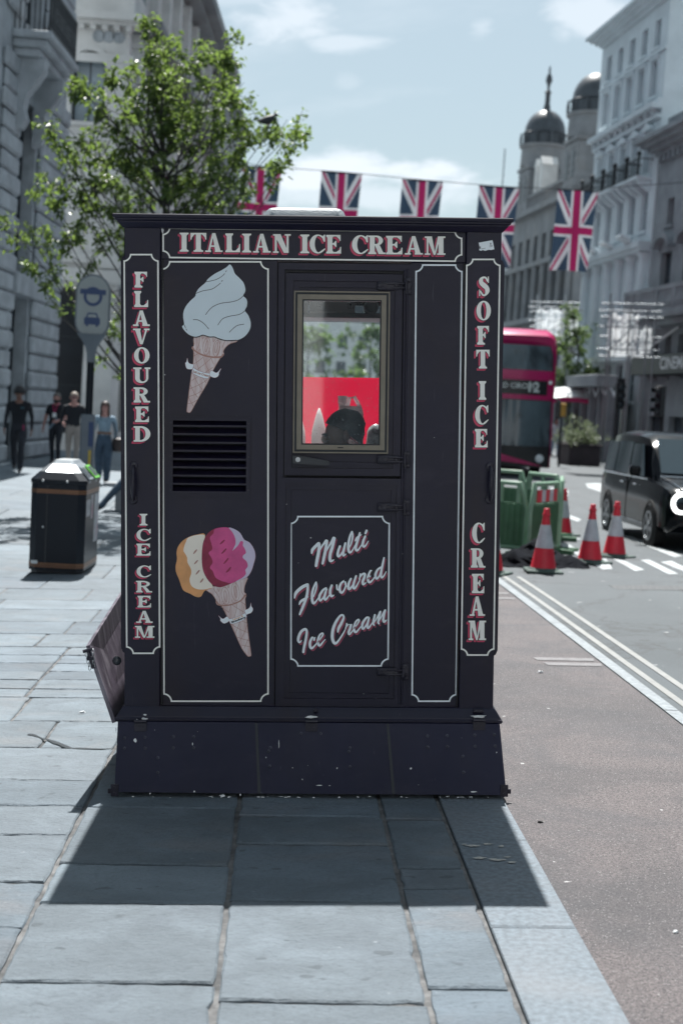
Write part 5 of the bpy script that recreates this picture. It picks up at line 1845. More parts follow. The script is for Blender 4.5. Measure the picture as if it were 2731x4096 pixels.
# arched head of the upper window: wall below with square opening, spandrel pieces with the arch cut
part('wall', wall(MB(), LB, 0, 13.0, holes, 0, .5), M_stoneB, Bd)
cx, r = (holes[0][0] + holes[0][1]) / 2, .475
sp = [(holes[0][0], 11.80)] + arc(cx, 11.80, r, r, 180, 0, 10)[1:-1] + [(holes[0][1], 11.80), (holes[0][1] - .001, 12.299), (holes[0][0] + .001, 12.299)]
part('arch_spandrel', MB().prism(sp, .02, .45), M_stoneB, Bd)
window(Bd, 1.30, 2.25, 10.2, 12.29, .25, M_dkframe, M_panel, (2, 2), True, .07, stone=M_stoneB)
window(Bd, .3, 2.05, .9, 5.3, .3, M_dkframe, M_dark, (2, 3), False, .09)
mb = MB()
ar = arc(cx, 11.80, r + .17, r + .17, 180, 0, 12) + arc(cx, 11.80, r + .02, r + .02, 0, 180, 12)
part('arch_moulding', mb.prism(ar, -.07, -.001), M_stoneB, Bd)
part('corner_pilaster', MB().box(2.42, LB + .06, -.12, -.001, 6.4, 11.94, bev=.02).box(2.38, LB + .1, -.16, -.001, 5.9, 6.39, bev=.02), M_stoneB, Bd)
part('string_course', MB().box(-.1, LB + .25, -.25, -.001, 5.45, 5.85, bev=.03), M_stoneB, Bd)
part('string_course', MB().box(-.1, LB + .15, -.14, -.001, 6.02, 6.3, bev=.03), M_stoneB, Bd)
part('string_course', MB().box(-.1, LB + .2, -.16, -.001, 9.6, 9.78, bev=.03), M_stoneB, Bd)
part('medallion', MB().lathe([(.0, .10), (.10, .095), (.17, .06), (.20, 0)][::-1], 18).xform(Matrix.Translation((1.80, -.001, 8.35)) @ Matrix.Rotation(R_(90), 4, 'X')), M_pale, Bd, smooth=50)
for k in range(3):
    part('roundel', MB().lathe([(.0, .02), (.10, .02), (.13, .05), (.17, .05), (.18, 0)][::-1], 14).xform(Matrix.Translation((2.0 + k * .29, -.001, 12.72)) @ Matrix.Rotation(R_(90), 4, 'X')), M_stoneA, Bd)
part('cornice', MB().box(-.1, LB + .35, -.32, .3, 13.001, 13.12).box(-.1, LB + .5, -.5, .3, 13.121, 13.32).box(-.1, LB + .1, -.1, .4, 13.321, 14.3).box(-.1, LB + .3, -.3, .4, 14.301, 14.5)
     .box(-.1, LB + .15, -.08, -.001, 11.95, 12.2), M_stoneB, Bd)
for k in range(9):
    part('modillion', MB().box(.1 + k * .34, .26 + k * .34, -.30, -.001, 12.86, 12.998), M_stoneB, Bd)
part('attic_wall', MB().box(0, LB, .1, .5, 14.501, 18.0), M_stoneB, Bd)
part('lead_roof', MB().hexa([(0, .3, 18.0), (LB, .3, 18.0), (LB, 24, 18), (0, 24, 18), (0, 1.5, 20), (LB - 1.2, 1.5, 20), (LB - 1.2, 24, 20), (0, 24, 20)]), M_slate, Bd)
# street side: a second range of parts in the same building, local x along the street
side = link('street_front', None, Bd, (LB, 0.503, 0))
side.rotation_euler = (0, 0, R_(90))
LS = 26
hs = []
for c in range(9):
    x = 1.0 + c * 2.75
    for (za, zb) in ((1.0, 4.9), (6.4, 8.9), (9.8, 12.2), (14.4, 16.6)):
        hs.append((x, x + 1.35, za, zb))
mb = wall(MB(), LS, 0, 18, hs, 0, .4)
o = part('street_wall', mb, M_stoneB, side)
for h in hs:
    o = link('window', MB().box(h[0], h[1], .08, .13, h[2], h[3]).mesh('window', [M_panel if h[2] > 2 else M_dark]), side)
mb = MB()
for c in range(10):
    x = .15 + c * 2.75
    mb.box(x, x + .55, -.35, -.001, 6.0, 12.6)
    mb.box(x - .08, x + .63, -.42, -.001, 5.4, 5.99).box(x - .08, x + .63, -.42, -.001, 12.601, 13.0)
    mb.box(x + .05, x + .5, -.28, -.001, 14.3, 17.0)
part('pilasters', mb, M_stoneB, side)
part('cornices', MB().box(0, LS, -.55, .3, 13.0, 13.15).box(0, LS, -.85, .3, 13.151, 13.4).box(0, LS, -.6, .3, 17.2, 17.5).box(0, LS, -1.0, .3, 17.501, 17.9).box(0, LS, -.5, .3, 5.15, 5.4), M_stoneD, side)

# ---------- C: further block with a chimney, left
Cb = thing('far_left_building', 'dark end block with square chimney beyond the columned building on the left', 'building', (-6.9, 68.2, 0), R_(90))
hs = [(1 + c * 2.6, 2.2 + c * 2.6, z, z + 2) for c in range(7) for z in (2, 6, 9.5, 13)]
part('wall', wall(MB(), 20, 0, 18.2, hs, 0, .4).box(-.001, .4, .401, 6, 0, 18.2), M_stoneD, Cb)
for h in hs:
    link('window', MB().box(h[0], h[1], .2, .25, h[2], h[3]).mesh('window', [M_pane]), Cb)
part('cornice', cornice(20, 18.2, .5, .6), M_stoneD, Cb)
part('chimney', MB().box(-.02, 1.6, -.05, 1.0, 18.75, 20.4).box(-.15, 1.75, -.18, 1.15, 20.401, 20.75, bev=.03), M_stoneD, Cb)

# ---------- W: tall white stucco building on the right
dirW = math.atan2(60 - 68.3, 12.6 - 11.5)
Wb = thing('white_building', 'tall white stucco building with iron balconies and rows of sash windows on the right', 'building', (11.5, 68.3, 0), dirW)
LW = math.hypot(8.3, 1.1)
cols = [.55 + c * 1.62 for c in range(5)]
rowsW = [(18.15, 19.35), (16.05, 17.6), (12.75, 14.45), (10.3, 12.2)]
hs = [(x, x + (.72 if i == 0 else .82), a, b) for x in cols for i, (a, b) in enumerate(rowsW)]
hs += [(x, x + .9, 2.9, 4.6) for x in cols]
part('wall', wall(MB(), LW, 0, 20.0, hs, 0, .4), M_stucco, Wb)
part('side_wall', MB().box(LW - .001, LW + .3, -.001, 9, 0, 20.0), M_stucco, Wb)
part('far_wall', MB().box(-.3, .0, .001, 9, 0, 20.0), M_stucco, Wb)
for h in hs:
    window(Wb, h[0], h[1], h[2], h[3], .16, M_winf, M_panel if h[2] > 9 else M_pane, (2, 2), True, .05, stone=M_stucco)
part('cornice', cornice(LW + .3, 19.95, .55, .75, 4), M_stucco, Wb)
part('string_course', MB().box(-.05, LW + .35, -.10, -.001, 17.82, 17.97), M_stucco, Wb)
part('string_course', MB().box(-.05, LW + .35, -.22, -.001, 15.55, 15.75).box(-.05, LW + .35, -.50, -.001, 15.34, 15.549), M_stucco, Wb)
part('string_course', MB().box(-.05, LW + .35, -.22, -.001, 14.95, 15.1), M_stucco, Wb)
for k in range(11):
    part('swag_bracket', MB().box(.1 + k * .8, .28 + k * .8, -.28, -.001, 15.101, 15.339), M_stucco, Wb)
for x in cols:       # pediments over the tall windows
    mb = MB().box(x - .18, x + 1.0, -.22, -.001, 14.60, 14.70)
    mb.prism([(x - .18, 14.701), (x + 1.0, 14.701), (x + .41, 14.95)], -.2, -.001)
    mb.box(x - .12, x - .001, -.08, -.001, 12.75, 14.599).box(x + .821, x + .94, -.08, -.001, 12.75, 14.599)
    part('window_pediment', mb, M_stucco, Wb)
    mb = MB().box(x - .10, x - .001, -.06, -.001, 16.0, 17.65).box(x + .821, x + .92, -.06, -.001, 16.0, 17.65).box(x - .14, x + .96, -.10, -.001, 17.651, 17.75)
    part('architrave', mb, M_stucco, Wb)
    mb = MB().box(x - .34, x + 1.16, -.70, -.001, 12.42, 12.56, bev=.02)
    for kx in (x - .15, x + .80):
        mb.prism([(-.001, 12.419), (-.60, 12.419), (-.5, 12.25), (-.15, 12.0), (-.001, 11.9)], kx, kx + .18, 'YZ')
    part('balcony', mb, M_stucco, Wb)
    rl = railing(x + 1.16, 12.56, .75, 9, -.64, x - .34)
    for px_ in (x - .33, x + 1.15):
        rl.lathe([(.05, 0), (.05, .8), (.09, .84), (.10, .92), (.05, 1.0), (.01, 1.02)], 8, (px_, -.64, 12.56))
        rl.box(px_ - .012, px_ + .012, -.63, -.01, 13.26, 13.30)
    part('balcony_railing', rl, M_iron, Wb)
    # engaged columns on the lower floors
for k in range(6):
    x = .15 + k * 1.6
    mb = MB().lathe([(.24, 5.0), (.22, 5.2), (.22, 8.9), (.19, 9.0), (.30, 9.25), (.30, 9.3)], 12, (x + .1, -.10, 0))
    part('column', mb, M_stucco, Wb, smooth=50)
part('entablature', MB().box(-.05, LW + .3, -.45, -.001, 9.32, 9.5).box(-.05, LW + .3, -.55, -.001, 9.501, 9.75).box(-.05, LW + .3, -.4, -.001, 4.7, 4.98), M_stucco, Wb)
M_flood = pbr('floodlight_glass', (.75, .8, .82), .12, spec=.8, var=.05)
for k in range(3):
    x = 2.2 + k * 2.3
    mb = MB()
    mb.hexa([(x, -.95, 10.0), (x + .75, -.95, 10.0), (x + .75, -.45, 9.76), (x, -.45, 9.76), (x, -.95, 10.12), (x + .75, -.95, 10.12), (x + .75, -.45, 9.9), (x, -.45, 9.9)])
    part('floodlight', mb, M_flood, Wb)

# ---------- S: lower stone building with the cinema canopy
S0, S1 = (12.75, 59.3), (14.6, 47.0)
dirS = math.atan2(S1[1] - S0[1], S1[0] - S0[0])
Sb = thing('cinema_building', 'low grey stone building with stone balcony and black cinema canopy at the right edge', 'building', (S0[0], S0[1], 0), dirS)
LSb = math.hypot(S1[0] - S0[0], S1[1] - S0[1])
hs = [(1.0, 1.7, 10.3, 11.4), (3.4, 4.1, 10.3, 11.4), (.7, 1.9, 7.2, 9.2), (3.2, 4.4, 7.2, 9.2), (.5, 1.2, 4.0, 5.7), (1.9, 2.6, 4.0, 5.7), (3.3, 4.0, 4.0, 5.7), (.6, 2.2, .2, 2.4), (3.0, 5.0, .2, 2.4)]
part('wall', wall(MB(), LSb, 0, 13.3, hs, 0, .4), M_stoneS, Sb)
part('end_wall', MB().box(-.3, -.001, .0, 6, 0, 13.3), M_stoneS, Sb)
for i, h in enumerate(hs):
    window(Sb, h[0], h[1], h[2], h[3], .25, M_dkframe, M_pane, (2, 2), h[2] > 3, .05, stone=M_stoneS)
part('cornice', cornice(LSb, 13.3, .7, 1.0, 4), M_stoneS, Sb)
part('parapet', MB().box(0, LSb, .1, .4, 14.001, 14.9), M_stoneS, Sb)
for k in range(22):
    part('dentil', MB().box(.1 + k * .5, .34 + k * .5, -.24, -.001, 13.0, 13.298), M_stoneS, Sb)
mb = MB()
for c in (1.3, 3.8):
    mb.prism(arc(c, 9.35, .95, .6, 0, 180, 10) + arc(c, 9.35, .7, .4, 180, 0, 10), -.35, -.001)
part('hood_mould', mb, M_stoneS, Sb)
for r_ in range(24):      # ashlar courses stand a little proud
    if not 13 < r_ * .5 + .5:
        continue
part('balcony_slab', MB().box(-.2, 7, -1.15, -.001, 6.25, 6.5, bev=.03).box(-.05, 6.8, -.8, -.001, 6.02, 6.249, bev=.03), M_stoneS, Sb)
part('balcony_rail', MB().box(-.2, 7, -1.12, -.95, 7.35, 7.52).box(-.2, 7, -1.10, -.98, 6.501, 6.62), M_stoneS, Sb)
for x in (-.15, 1.6, 3.4, 5.2):
    part('balcony_post', MB().box(x, x + .22, -1.13, -.93, 6.621, 7.349), M_stoneS, Sb)
part('balusters', baluster_row(6.6, 6.62, .73, 44, -1.04), M_stoneS, Sb)
mb = MB().box(.3, 9, -.75, -.05, 4.05, 4.85, bev=.02)
M_canopy = pbr('black_canopy', (.014, .016, .020), .35, var=.1)
cano = part('cinema_canopy', mb, M_canopy, Sb, label='black canopy with white cinema lettering')
M_sign = pbr('white_sign_letters', (.85, .87, .88), .5, var=0)
t1 = text_obj('canopy_lettering', 'CINEMA', cano, M_sign, .66, (4.95, -.762, 4.45), (R_(90), 0, 0), .012)
t1.scale = (1.15, 1, 1)
t2 = text_obj('canopy_lettering', 'NE', cano, M_sign, .50, (.288, -.40, 4.45), (R_(90), 0, R_(-90)), .012)
part('canopy_stay', MB().cyl((.8, -.7, 4.85), (3.4, -.05, 6.0), .05, 8), M_sign, Sb)

# ---------- D: domed building further down the street
D0, D1 = (13.1, 118.0), (15.7, 100.0)
dirD = math.atan2(D1[1] - D0[1], D1[0] - D0[0])
Db = thing('domed_building', 'dark stone building with two lead domes and finials further down the street', 'building', (D0[0], D0[1], 0), dirD)
LD = math.hypot(D1[0] - D0[0], D1[1] - D0[1])
hs = [(.8 + c * 2.2, 1.9 + c * 2.2, a, b) for c in range(8) for a, b in ((1, 4), (5.5, 7.6), (9, 11.6), (12.5, 14.4))]
part('wall', wall(MB(), LD, 0, 16.4, hs, 0, .4), M_stoneD, Db)
part('end_wall', MB().box(LD, LD + .3, -.001, 8, 0, 17), M_stoneD, Db)
part('end_wall', MB().box(-.3, -.001, 0, 8, 0, 16.4), M_stoneD, Db)
for h in hs:
    window(Db, h[0], h[1], h[2], h[3], .3, M_dkframe, M_pane, (2, 2), False, .06)
mb = MB()
for c in range(9):
    x = .12 + c * 2.2
    mb.lathe([(.28, 8.6), (.26, 8.8), (.24, 11.9), (.34, 12.1)], 10, (x + .25, -.18, 0))
    mb.lathe([(.28, 4.6), (.26, 4.8), (.24, 7.7), (.34, 7.9)], 10, (x + .25, -.18, 0))
part('columns', mb, M_stoneD, Db, smooth=50)
part('cornice', MB().box(-.2, LD + .2, -.6, .3, 16.0, 16.4).box(-.1, LD + .1, -.5, -.001, 12.12, 12.45).box(-.1, LD + .1, -.5, -.001, 8.2, 8.58).box(-.1, LD + .1, -.4, -.001, 4.2, 4.55), M_stoneD, Db)
part('balustrade', baluster_row(LD, 16.4, .8, 50, -.3).box(0, LD, -.42, -.18, 17.2, 17.4), M_stoneD, Db)
M_lead = pbr('lead_dome', (.060, .068, .078), .42, var=.25, scale=1.5)


def turret(x, y, zb, w, dome_r, sc=1.0, fin=True):
    mb = MB().box(x - w / 2, x + w / 2, y - w / 2, y + w / 2, zb, zb + 3.0, bev=.05)
    mb.box(x - w / 2 - .15, x + w / 2 + .15, y - w / 2 - .15, y + w / 2 + .15, zb + 3.0, zb + 3.3, bev=.05)
    for k in range(6):
        mb.box(x - w / 2 - .03, x + w / 2 + .03, y - w / 2 - .03, y + w / 2 + .03, zb + .2 + k * .48, zb + .5 + k * .48)
    part('turret', mb, M_stoneD, Db)
    for k in (-1, 1):
        part('turret_window', MB().box(x + k * w * .22 - .28, x + k * w * .22 + .28, y - w / 2 - .06, y - w / 2 - .032, zb + .7, zb + 2.4), M_dark, Db)
    z = zb + 3.3
    part('drum', MB().lathe([(dome_r * 1.12, z), (dome_r * 1.08, z + 1.3), (dome_r * 1.2, z + 1.4), (dome_r * 1.2, z + 1.55)], 20, (x, y, 0)), M_stoneD, Db, smooth=40)
    z += 1.55
    mb = MB().lathe([(dome_r * 1.05, z), (dome_r * 1.02, z + .8), (dome_r * 1.1, z + .85), (dome_r, z + .95)] + [(dome_r * math.cos(a), z + .95 + dome_r * 1.05 * math.sin(a)) for a in [R_(q) for q in (15, 30, 45, 60, 75, 84)]], 24, (x, y, 0))
    for k in range(10):
        a = 2 * math.pi * k / 10
        mb.lathe([(.10, z), (.12, z + .5), (.05, z + .9)], 6, (x + dome_r * 1.15 * math.cos(a), y + dome_r * 1.15 * math.sin(a), 0))
    part('dome', mb, M_lead, Db, smooth=40)
    z += .95 + dome_r * 1.03
    if fin:
        part('finial', MB().lathe([(.30, z - .1), (.26, z + .3), (.20, z + .5), (.20, z + 1.2), (.28, z + 1.3), (.10, z + 1.5), (.12, z + 1.8), (.27, z + 2.1), (.22, z + 2.4), (.07, z + 2.7), (.10, z + 2.9), (.02, z + 3.2)], 12, (x, y, 0)), M_lead, Db, smooth=40)


turret(1.2 + 3.5, 1.0, 16.4, 2.9, 1.6)
turret(LD - .9, 1.0, 16.4, 3.0, 1.65, fin=False)
part('gable', MB().box(LD - 6, LD - .6, .3, 4, 16.4, 19.2).prism([(LD - 6, 19.2), (LD - .6, 19.2), (LD - 3.3, 21)], .3, .8), M_stoneD, Db)
for x in (6.9, 8.2):
    part('dormer', MB().box(x, x + .8, -.2, 1, 17.4, 19.3).prism([(x - .1, 19.3), (x + .9, 19.3), (x + .4, 19.9)], -.25, 1), M_stoneB, Db)

# ---------- E: lower far building closing the row, and what stands across the far end
Eb = thing('far_right_building', 'pale far building with sloping roof and chimney beyond the domes', 'building', (14.4, 160.0, 0), math.atan2(-30, 1.9))
hs = [(1 + c * 2.5, 2.2 + c * 2.5, a, a + 2) for c in range(11) for a in (3, 7, 11, 15)]
part('wall', wall(MB(), 30, 0, 21.5, hs, 0, .4).box(-.4, -.001, 0, 12, 0, 21.5).box(30.001, 30.4, 0, 12, 0, 21.5), M_pale, Eb)
for h in hs:
    link('window', MB().box(h[0], h[1], .2, .25, h[2], h[3]).mesh('window', [M_pane]), Eb)
part('roof', MB().prism([(-.3, 21.5), (10, 21.5), (5, 23.6), (3.5, 23.6)], -.4, 30, 'YZ'), M_slate, Eb)
part('chimney', MB().box(28.2, 29.8, .2, 1.5, 21.5, 24.3).box(28.0, 30.0, .0, 1.7, 24.3, 24.7), M_stoneD, Eb)
part('aerial', MB().cyl((6, 1, 22), (6, 1, 31), .06, 6), M_slate, Eb)
Fb = thing('end_terrace', 'low grey terrace closing the far end of the street', 'building', (-14, 210.0, 0), 0)
hs = [(1 + c * 3, 2.4 + c * 3, a, a + 2) for c in range(10) for a in (3, 7, 11)]
part('wall', wall(MB(), 31, 0, 15, hs, 0, .4), M_stoneB, Fb)
for h in hs:
    link('window', MB().box(h[0], h[1], .2, .25, h[2], h[3]).mesh('window', [M_pane]), Fb)
part('roof', MB().prism([(0, 15), (31, 15), (29, 18), (2, 18)], .5, 9), M_slate, Fb)

# ---------- shop range under the white and domed buildings, sheeted scaffolds
Sh = thing('shop_range', 'dark recessed shopfronts under a long fascia below the white building', 'shopfront', (10.6, 66.0, 0), dirW)
part('back', MB().box(0, 6.5, .4, .6, 0, 3.9), M_dark, Sh)
part('fascia', MB().box(-.1, 6.6, -.7, .2, 3.5, 4.0, bev=.02), M_stoneS, Sh)
for k in range(6):
    part('shop_pillar', MB().box(.05 + k * 1.25, .2 + k * 1.25, -.1, .3, 0, 3.499), M_stoneS, Sh)
    part('zigzag_trim', MB().prism([(.2 + k * 1.25, 3.49), (.8 + k * 1.25, 3.05), (1.25 + k * 1.25, 3.49), (1.15 + k * 1.25, 3.49), (.8 + k * 1.25, 3.2), (.3 + k * 1.25, 3.49)], -.06, -.02), M_stucco, Sh)
    part('shop_window', MB().box(.25 + k * 1.25, 1.2 + k * 1.25, .2, .24, .3, 2.9), M_pane, Sh)
m, t, b = newmat('white_sheeting')
tcn = t.node('ShaderNodeTexCoord')
t.put(b.inputs['Base Color'], t.mix(t.smooth(t.noise(tcn.outputs['Object'], 1.6, 4, .6), .3, .7), (.72, .76, .78, 1), (.9, .92, .93, 1)))
b.inputs['Roughness'].default_value = .45
tl_ = t.node('ShaderNodeBsdfTranslucent')
tl_.inputs[0].default_value = (.95, .97, .98, 1)
mx_ = t.node('ShaderNodeMixShader')
mx_.inputs[0].default_value = .34
t.l.new(b.outputs[0], mx_.inputs[1])
t.l.new(tl_.outputs[0], mx_.inputs[2])
t.l.new(mx_.outputs[0], t.n['Material Output'].inputs[0])
M_sheet = m
M_pole = pbr('scaffold_pole', (.30, .32, .34), .4, metal=.7, var=.1)


def scaffold(lab, loc, rz, w, z0, z1, wrap):
    s = thing('scaffold', lab, 'scaffold', loc, rz)
    n = max(2, int(w / 1.1))
    for k in range(n + 1):
        x = w * k / n
        part('standard', MB().cyl((x, 0, .0), (x, 0, z1 + .9), .035, 8), M_pole, s)
    for z in (z0, (z0 + z1) / 2, z1, z1 + .5):
        part('ledger', MB().cyl((-.3, -.04, z), (w + .3, -.04, z), .03, 8), M_pole, s)
    for k in range(n + 1):
        x = w * (k + .3) / (n + .6)
        part('standard', MB().cyl((x, -.45, .0), (x, -.45, z1 + .5), .03, 8), M_pole, s)
    for z in (z0 + .25, z0 + 1.1, z1 + .2):
        part('ledger', MB().cyl((-.3, -.48, z), (w + .3, -.48, z), .025, 8), M_pole, s)
    part('brace', MB().cyl((0, -.5, z0), (w, -.5, z1 + .4), .022, 8), M_pole, s)
    for (a, b_, c, d) in wrap:
        mb = MB()
        nx, nz = 14, 9
        r2 = random.Random(int(a * 100) + 3)
        rows = [[(a + (b_ - a) * i / nx + .03 * r2.uniform(-1, 1), -.10 - .16 * r2.random() * (1 if i % 3 else .1), c + (d - c) * j / nz + (.10 * r2.uniform(-1, 1) if j in (0, nz) else .02)) for i in range(nx + 1)] for j in range(nz + 1)]
        mb.rings(rows, False, False)
        part('white_sheeting', mb, M_sheet, s, smooth=60, fixn=False)
    return s


scaffold('scaffold wrapped in bright white sheeting below the columns of the white building', (9.95, 55.0, 0), R_(-22), 1.75, 4.2, 5.7, [(0.0, 1.15, 4.2, 5.8), (1.22, 1.7, 4.3, 5.3)])
scaffold('further scaffold with torn white sheeting behind the bus roof', (9.9, 76.0, 0), R_(-20), 3.0, 5.6, 7.2, [(.0, 1.5, 5.8, 7.3), (1.8, 2.9, 6.0, 7.0)])
# ================================================================== things in the street
M_redpl = pbr('cone_red', (.62, .022, .045), .45, var=.1, scale=8, tint=(.42, .02, .05), tintamt=.5)
M_sleeve = pbr('cone_sleeve', (.48, .50, .54), .4, var=.18, scale=9)
M_cbase = pbr('cone_base', (.045, .075, .065), .7, var=.3)
conep = thing('traffic_cone', 'red and white traffic cone nearest the kiosk beside the green barrier', 'traffic cone', (0, 0, 0), 0, 'red and white traffic cones in the road')
part('base', MB().box(-.21, .21, -.21, .21, 0, .035, bev=.01).lathe([(.19, .036), (.16, .06)], 8), M_cbase, conep)
part('cone_body', MB().lathe([(.155, .05), (.150, .06), (.105, .295)], 20), M_redpl, conep, smooth=60)
part('reflective_sleeve', MB().lathe([(.1085, .290), (.056, .56)], 20), M_sleeve, conep, smooth=60)
part('cone_tip', MB().lathe([(.0535, .556), (.040, .655), (.046, .66), (.046, .69), (.034, .70), (.033, .745), (.028, .75)], 20), M_redpl, conep, smooth=50)
cones = [(2.36, 16.55, 'tallest-looking traffic cone, in front of the green barrier panel'), (3.13, 17.85, 'middle traffic cone standing alone on the hatched marking'), (3.64, 18.9, 'traffic cone nearest the black taxi'),
         (3.50, 22.5, 'farthest traffic cone, behind the corner of the green barrier'), (1.70, 16.2, 'traffic cone almost wholly hidden behind the kiosk')]
for i, (x, y, lab) in enumerate(cones):
    if i == 0:
        conep.location = (x, y, -.034)
        conep['label'] = lab
    else:
        dup(conep, (x, y, -.034), rnd.uniform(0, 1.5), lab)

# ---------- green plastic barriers
M_green = pbr('green_barrier_plastic', (.060, .150, .080), .42, var=.2, scale=4)
M_green2 = pbr('pale_green_rail', (.20, .33, .23), .42, var=.15, scale=4)  # paler green than the panels, for frame and rail posts


def barrier(lab, p0, p1, strip_=True):
    x0, y0 = p0
    x1, y1 = p1
    L = math.hypot(x1 - x0, y1 - y0)
    rz = math.atan2(y1 - y0, x1 - x0)
    t_ = thing('plastic_barrier', lab, 'barrier', (x0, y0, -.034), rz, 'green plastic road barriers')
    mb = MB().prism([(.02, .12), (L - .02, .12), (L - .015, .60), (L - .07, .70), (.07, .70), (.015, .60)], -.012, .012)
    part('panel', mb, M_green, t_)
    rail = [(.03, .10), (.015, .62), (.13, .955), (L - .13, .955), (L - .015, .62), (L - .03, .10)]
    part('frame', MB().tube([(p[0], 0, p[1]) for p in rail], .032, 8).tube([(.03, 0, .10), (L - .03, 0, .10)], .03, 8), M_green2, t_, smooth=50)
    n = max(3, int(L / .10))
    for k in range(n):
        x = .12 + (L - .24) * k / max(1, n - 1)
        part('rib', MB().box(x - .016, x + .016, -.026, -.0125, .16, .68, bev=.004), M_green, t_)
    for x in (.15, L / 2, L - .15):
        part('rail_post', MB().box(x - .03, x + .03, -.018, .018, .695, .95, bev=.005), M_green2, t_)
    if strip_:
        n = 5
        for k in range(n):
            a, b_ = .2 + (L - .4) * k / n, .2 + (L - .4) * (k + 1) / n
            part('reflective_strip', MB().box(a + .001, b_ - .001, -.030, -.0125, .72, .88), M_redpl if k % 2 == 0 else M_sleeve, t_)
    for x in (.12, L - .12):
        part('foot', MB().box(x - .05, x + .05, -.28, .28, 0, .07, bev=.01), M_cbase if False else M_green, t_)
    return t_


barrier('green barrier panel with red and white strip behind the tallest cone', (2.40, 18.3), (2.93, 19.3))
barrier('green barrier panel end on, close to the kiosk edge', (1.75, 19.2), (2.44, 18.75), False)
barrier('pale topped green barrier in the back row beside the kiosk', (2.0, 23.4), (2.95, 22.7), False)
barrier('green barrier in the middle of the back row', (2.9, 22.8), (3.35, 21.9), False)
barrier('last green barrier of the back row by the far cone', (3.30, 21.6), (2.98, 19.5), False)
# black tarpaulin dumped at the barrier foot
tp = MB()
rt = random.Random(2)
nx, ny = 16, 12
rows = []
for j in range(ny + 1):
    r_ = []
    for i in range(nx + 1):
        fx, fy = i / nx, j / ny
        h = .20 * math.sin(math.pi * fx) ** .8 * math.sin(math.pi * fy) * (.8 + .35 * rt.random()) * (1 + .5 * math.sin(fx * 9) * math.sin(fy * 7))
        r_.append((-.65 + 1.3 * fx, -.55 + 1.1 * fy + .1 * rt.uniform(-1, 1), max(0.004, h)))
    rows.append(r_)
tp.rings(rows, False, False)
tarp = part('tarpaulin', tp, pbr('black_tarp', (.010, .011, .014), .95, spec=.04, var=.5, scale=6), None, smooth=70, loc=(2.42, 17.6, gz(2.42, 17.6) - .034), fixn=False)
tag(tarp, 'crumpled black tarpaulin on the road under the green barriers', 'tarpaulin')


# ---------- road markings beside the cones, traced on the ground
def g(px, py, z=-.031):
    d = ray(px, py)
    h = z
    for _ in range(8):
        t_ = (h - CAM_H) / d.z
        h = gz(d.x * t_, d.y * t_) + z
    return (d.x * t_, d.y * t_)


z7 = Z(1900, 1500, 1568 / 831)
for q in ([(600, 1262), (700, 1275), (1035, 1465), (960, 1468)], [(930, 1390), (985, 1385), (1035, 1465), (955, 1468)], [(1025, 1380), (1085, 1382), (1275, 1470), (1205, 1480)], [(1245, 1395), (1310, 1392), (1530, 1500), (1460, 1505)],
          [(1395, 1410), (1480, 1402), (1640, 1480), (1568, 1480)], [(1095, 1210), (1150, 1205), (1560, 1365), (1500, 1375)], [(590, 1310), (680, 1380), (770, 1430), (770, 1445), (640, 1440), (580, 1380)], [(640, 1020), (680, 1045), (800, 1090), (770, 1105), (650, 1065)],
          [(570, 850), (700, 870), (700, 910), (570, 905)], [(560, 1180), (640, 1180), (800, 1240), (700, 1240)], [(830, 820), (900, 815), (1010, 820), (1005, 890), (940, 880), (850, 850)]):
    paintquad([g(*z7(*p)) for p in q])
part('drain_grate', MB().box(-.45, .45, -.2, .2, -.02, .003), pbr('grate_iron', (.06, .065, .07), .7, var=.8, scale=40), road, loc=(3.35, 15.1, gz(3.35, 15.1) - .034))

# ---------- black London cab
CABS = .87
cab = thing('black_taxi', 'shiny black taxi cab driving towards the camera at the right edge', 'taxi', (5.40, 22.7, -.034), R_(182.5))
# local: +y = forward, x = right; sizes in metres before scaling
M_cabp = pbr('black_cab_paint', (.0035, .0045, .0065), .14, spec=.24, var=0, coat=.0)
M_cabg = pbr('cab_glass', (.018, .034, .044), .05, spec=.9, var=0)
M_chrome = pbr('bright_trim', (.62, .65, .68), .14, metal=1.0, var=0)
M_tyre = pbr('tyre', (.014, .014, .015), .8, var=.1)
M_rim = pbr('alloy', (.30, .32, .34), .3, metal=.8, var=.1)
S_ = CABS = .92


def csec(y, w, zlo, zsh, zroof, wr):
    """half-superellipse body section"""
    pts = []
    for (fx, fz) in ((.92, 0), (1, .12), (1.0, .55), (.985, .85), (.955, 1.0)):
        pts.append((w * fx, zlo + (zsh - zlo) * fz))
    for (fx, fz) in ((.97, .04), (.93, .5), (.86, .90), (.70, .985), (0, 1.0)):
        pts.append((wr * fx / .97 * 1.0, zsh + (zroof - zsh) * fz))
    full = pts + [(-p[0], p[1]) for p in pts[-2::-1]]
    return [(p[0] * S_, y * S_, p[1] * S_) for p in full]


rs = []
for (y, w, zlo, zsh, zr, wr) in ((-2.42, .78, .45, .95, 1.0, .74), (-2.38, .86, .38, 1.05, 1.30, .80), (-2.2, .92, .30, 1.10, 1.70, .82), (-1.9, .935, .28, 1.10, 1.84, .84), (-1.2, .94, .27, 1.09, 1.88, .85), (-.2, .94, .27, 1.08, 1.88, .85),
                                 (.45, .94, .27, 1.07, 1.83, .84), (.80, .94, .27, 1.07, 1.62, .82), (1.20, .94, .27, 1.06, 1.24, .80), (1.32, .94, .27, 1.05, 1.13, .78), (1.9, .93, .28, 1.02, 1.07, .74), (2.2, .90, .30, .97, 1.01, .70), (2.36, .84, .34, .86, .91, .64), (2.43, .74, .40, .74, .78, .55)):
    rs.append(csec(y, w, zlo, zsh, zr, wr))
mb = MB().rings(rs, True, True)
part('body', mb, M_cabp, cab, smooth=38)


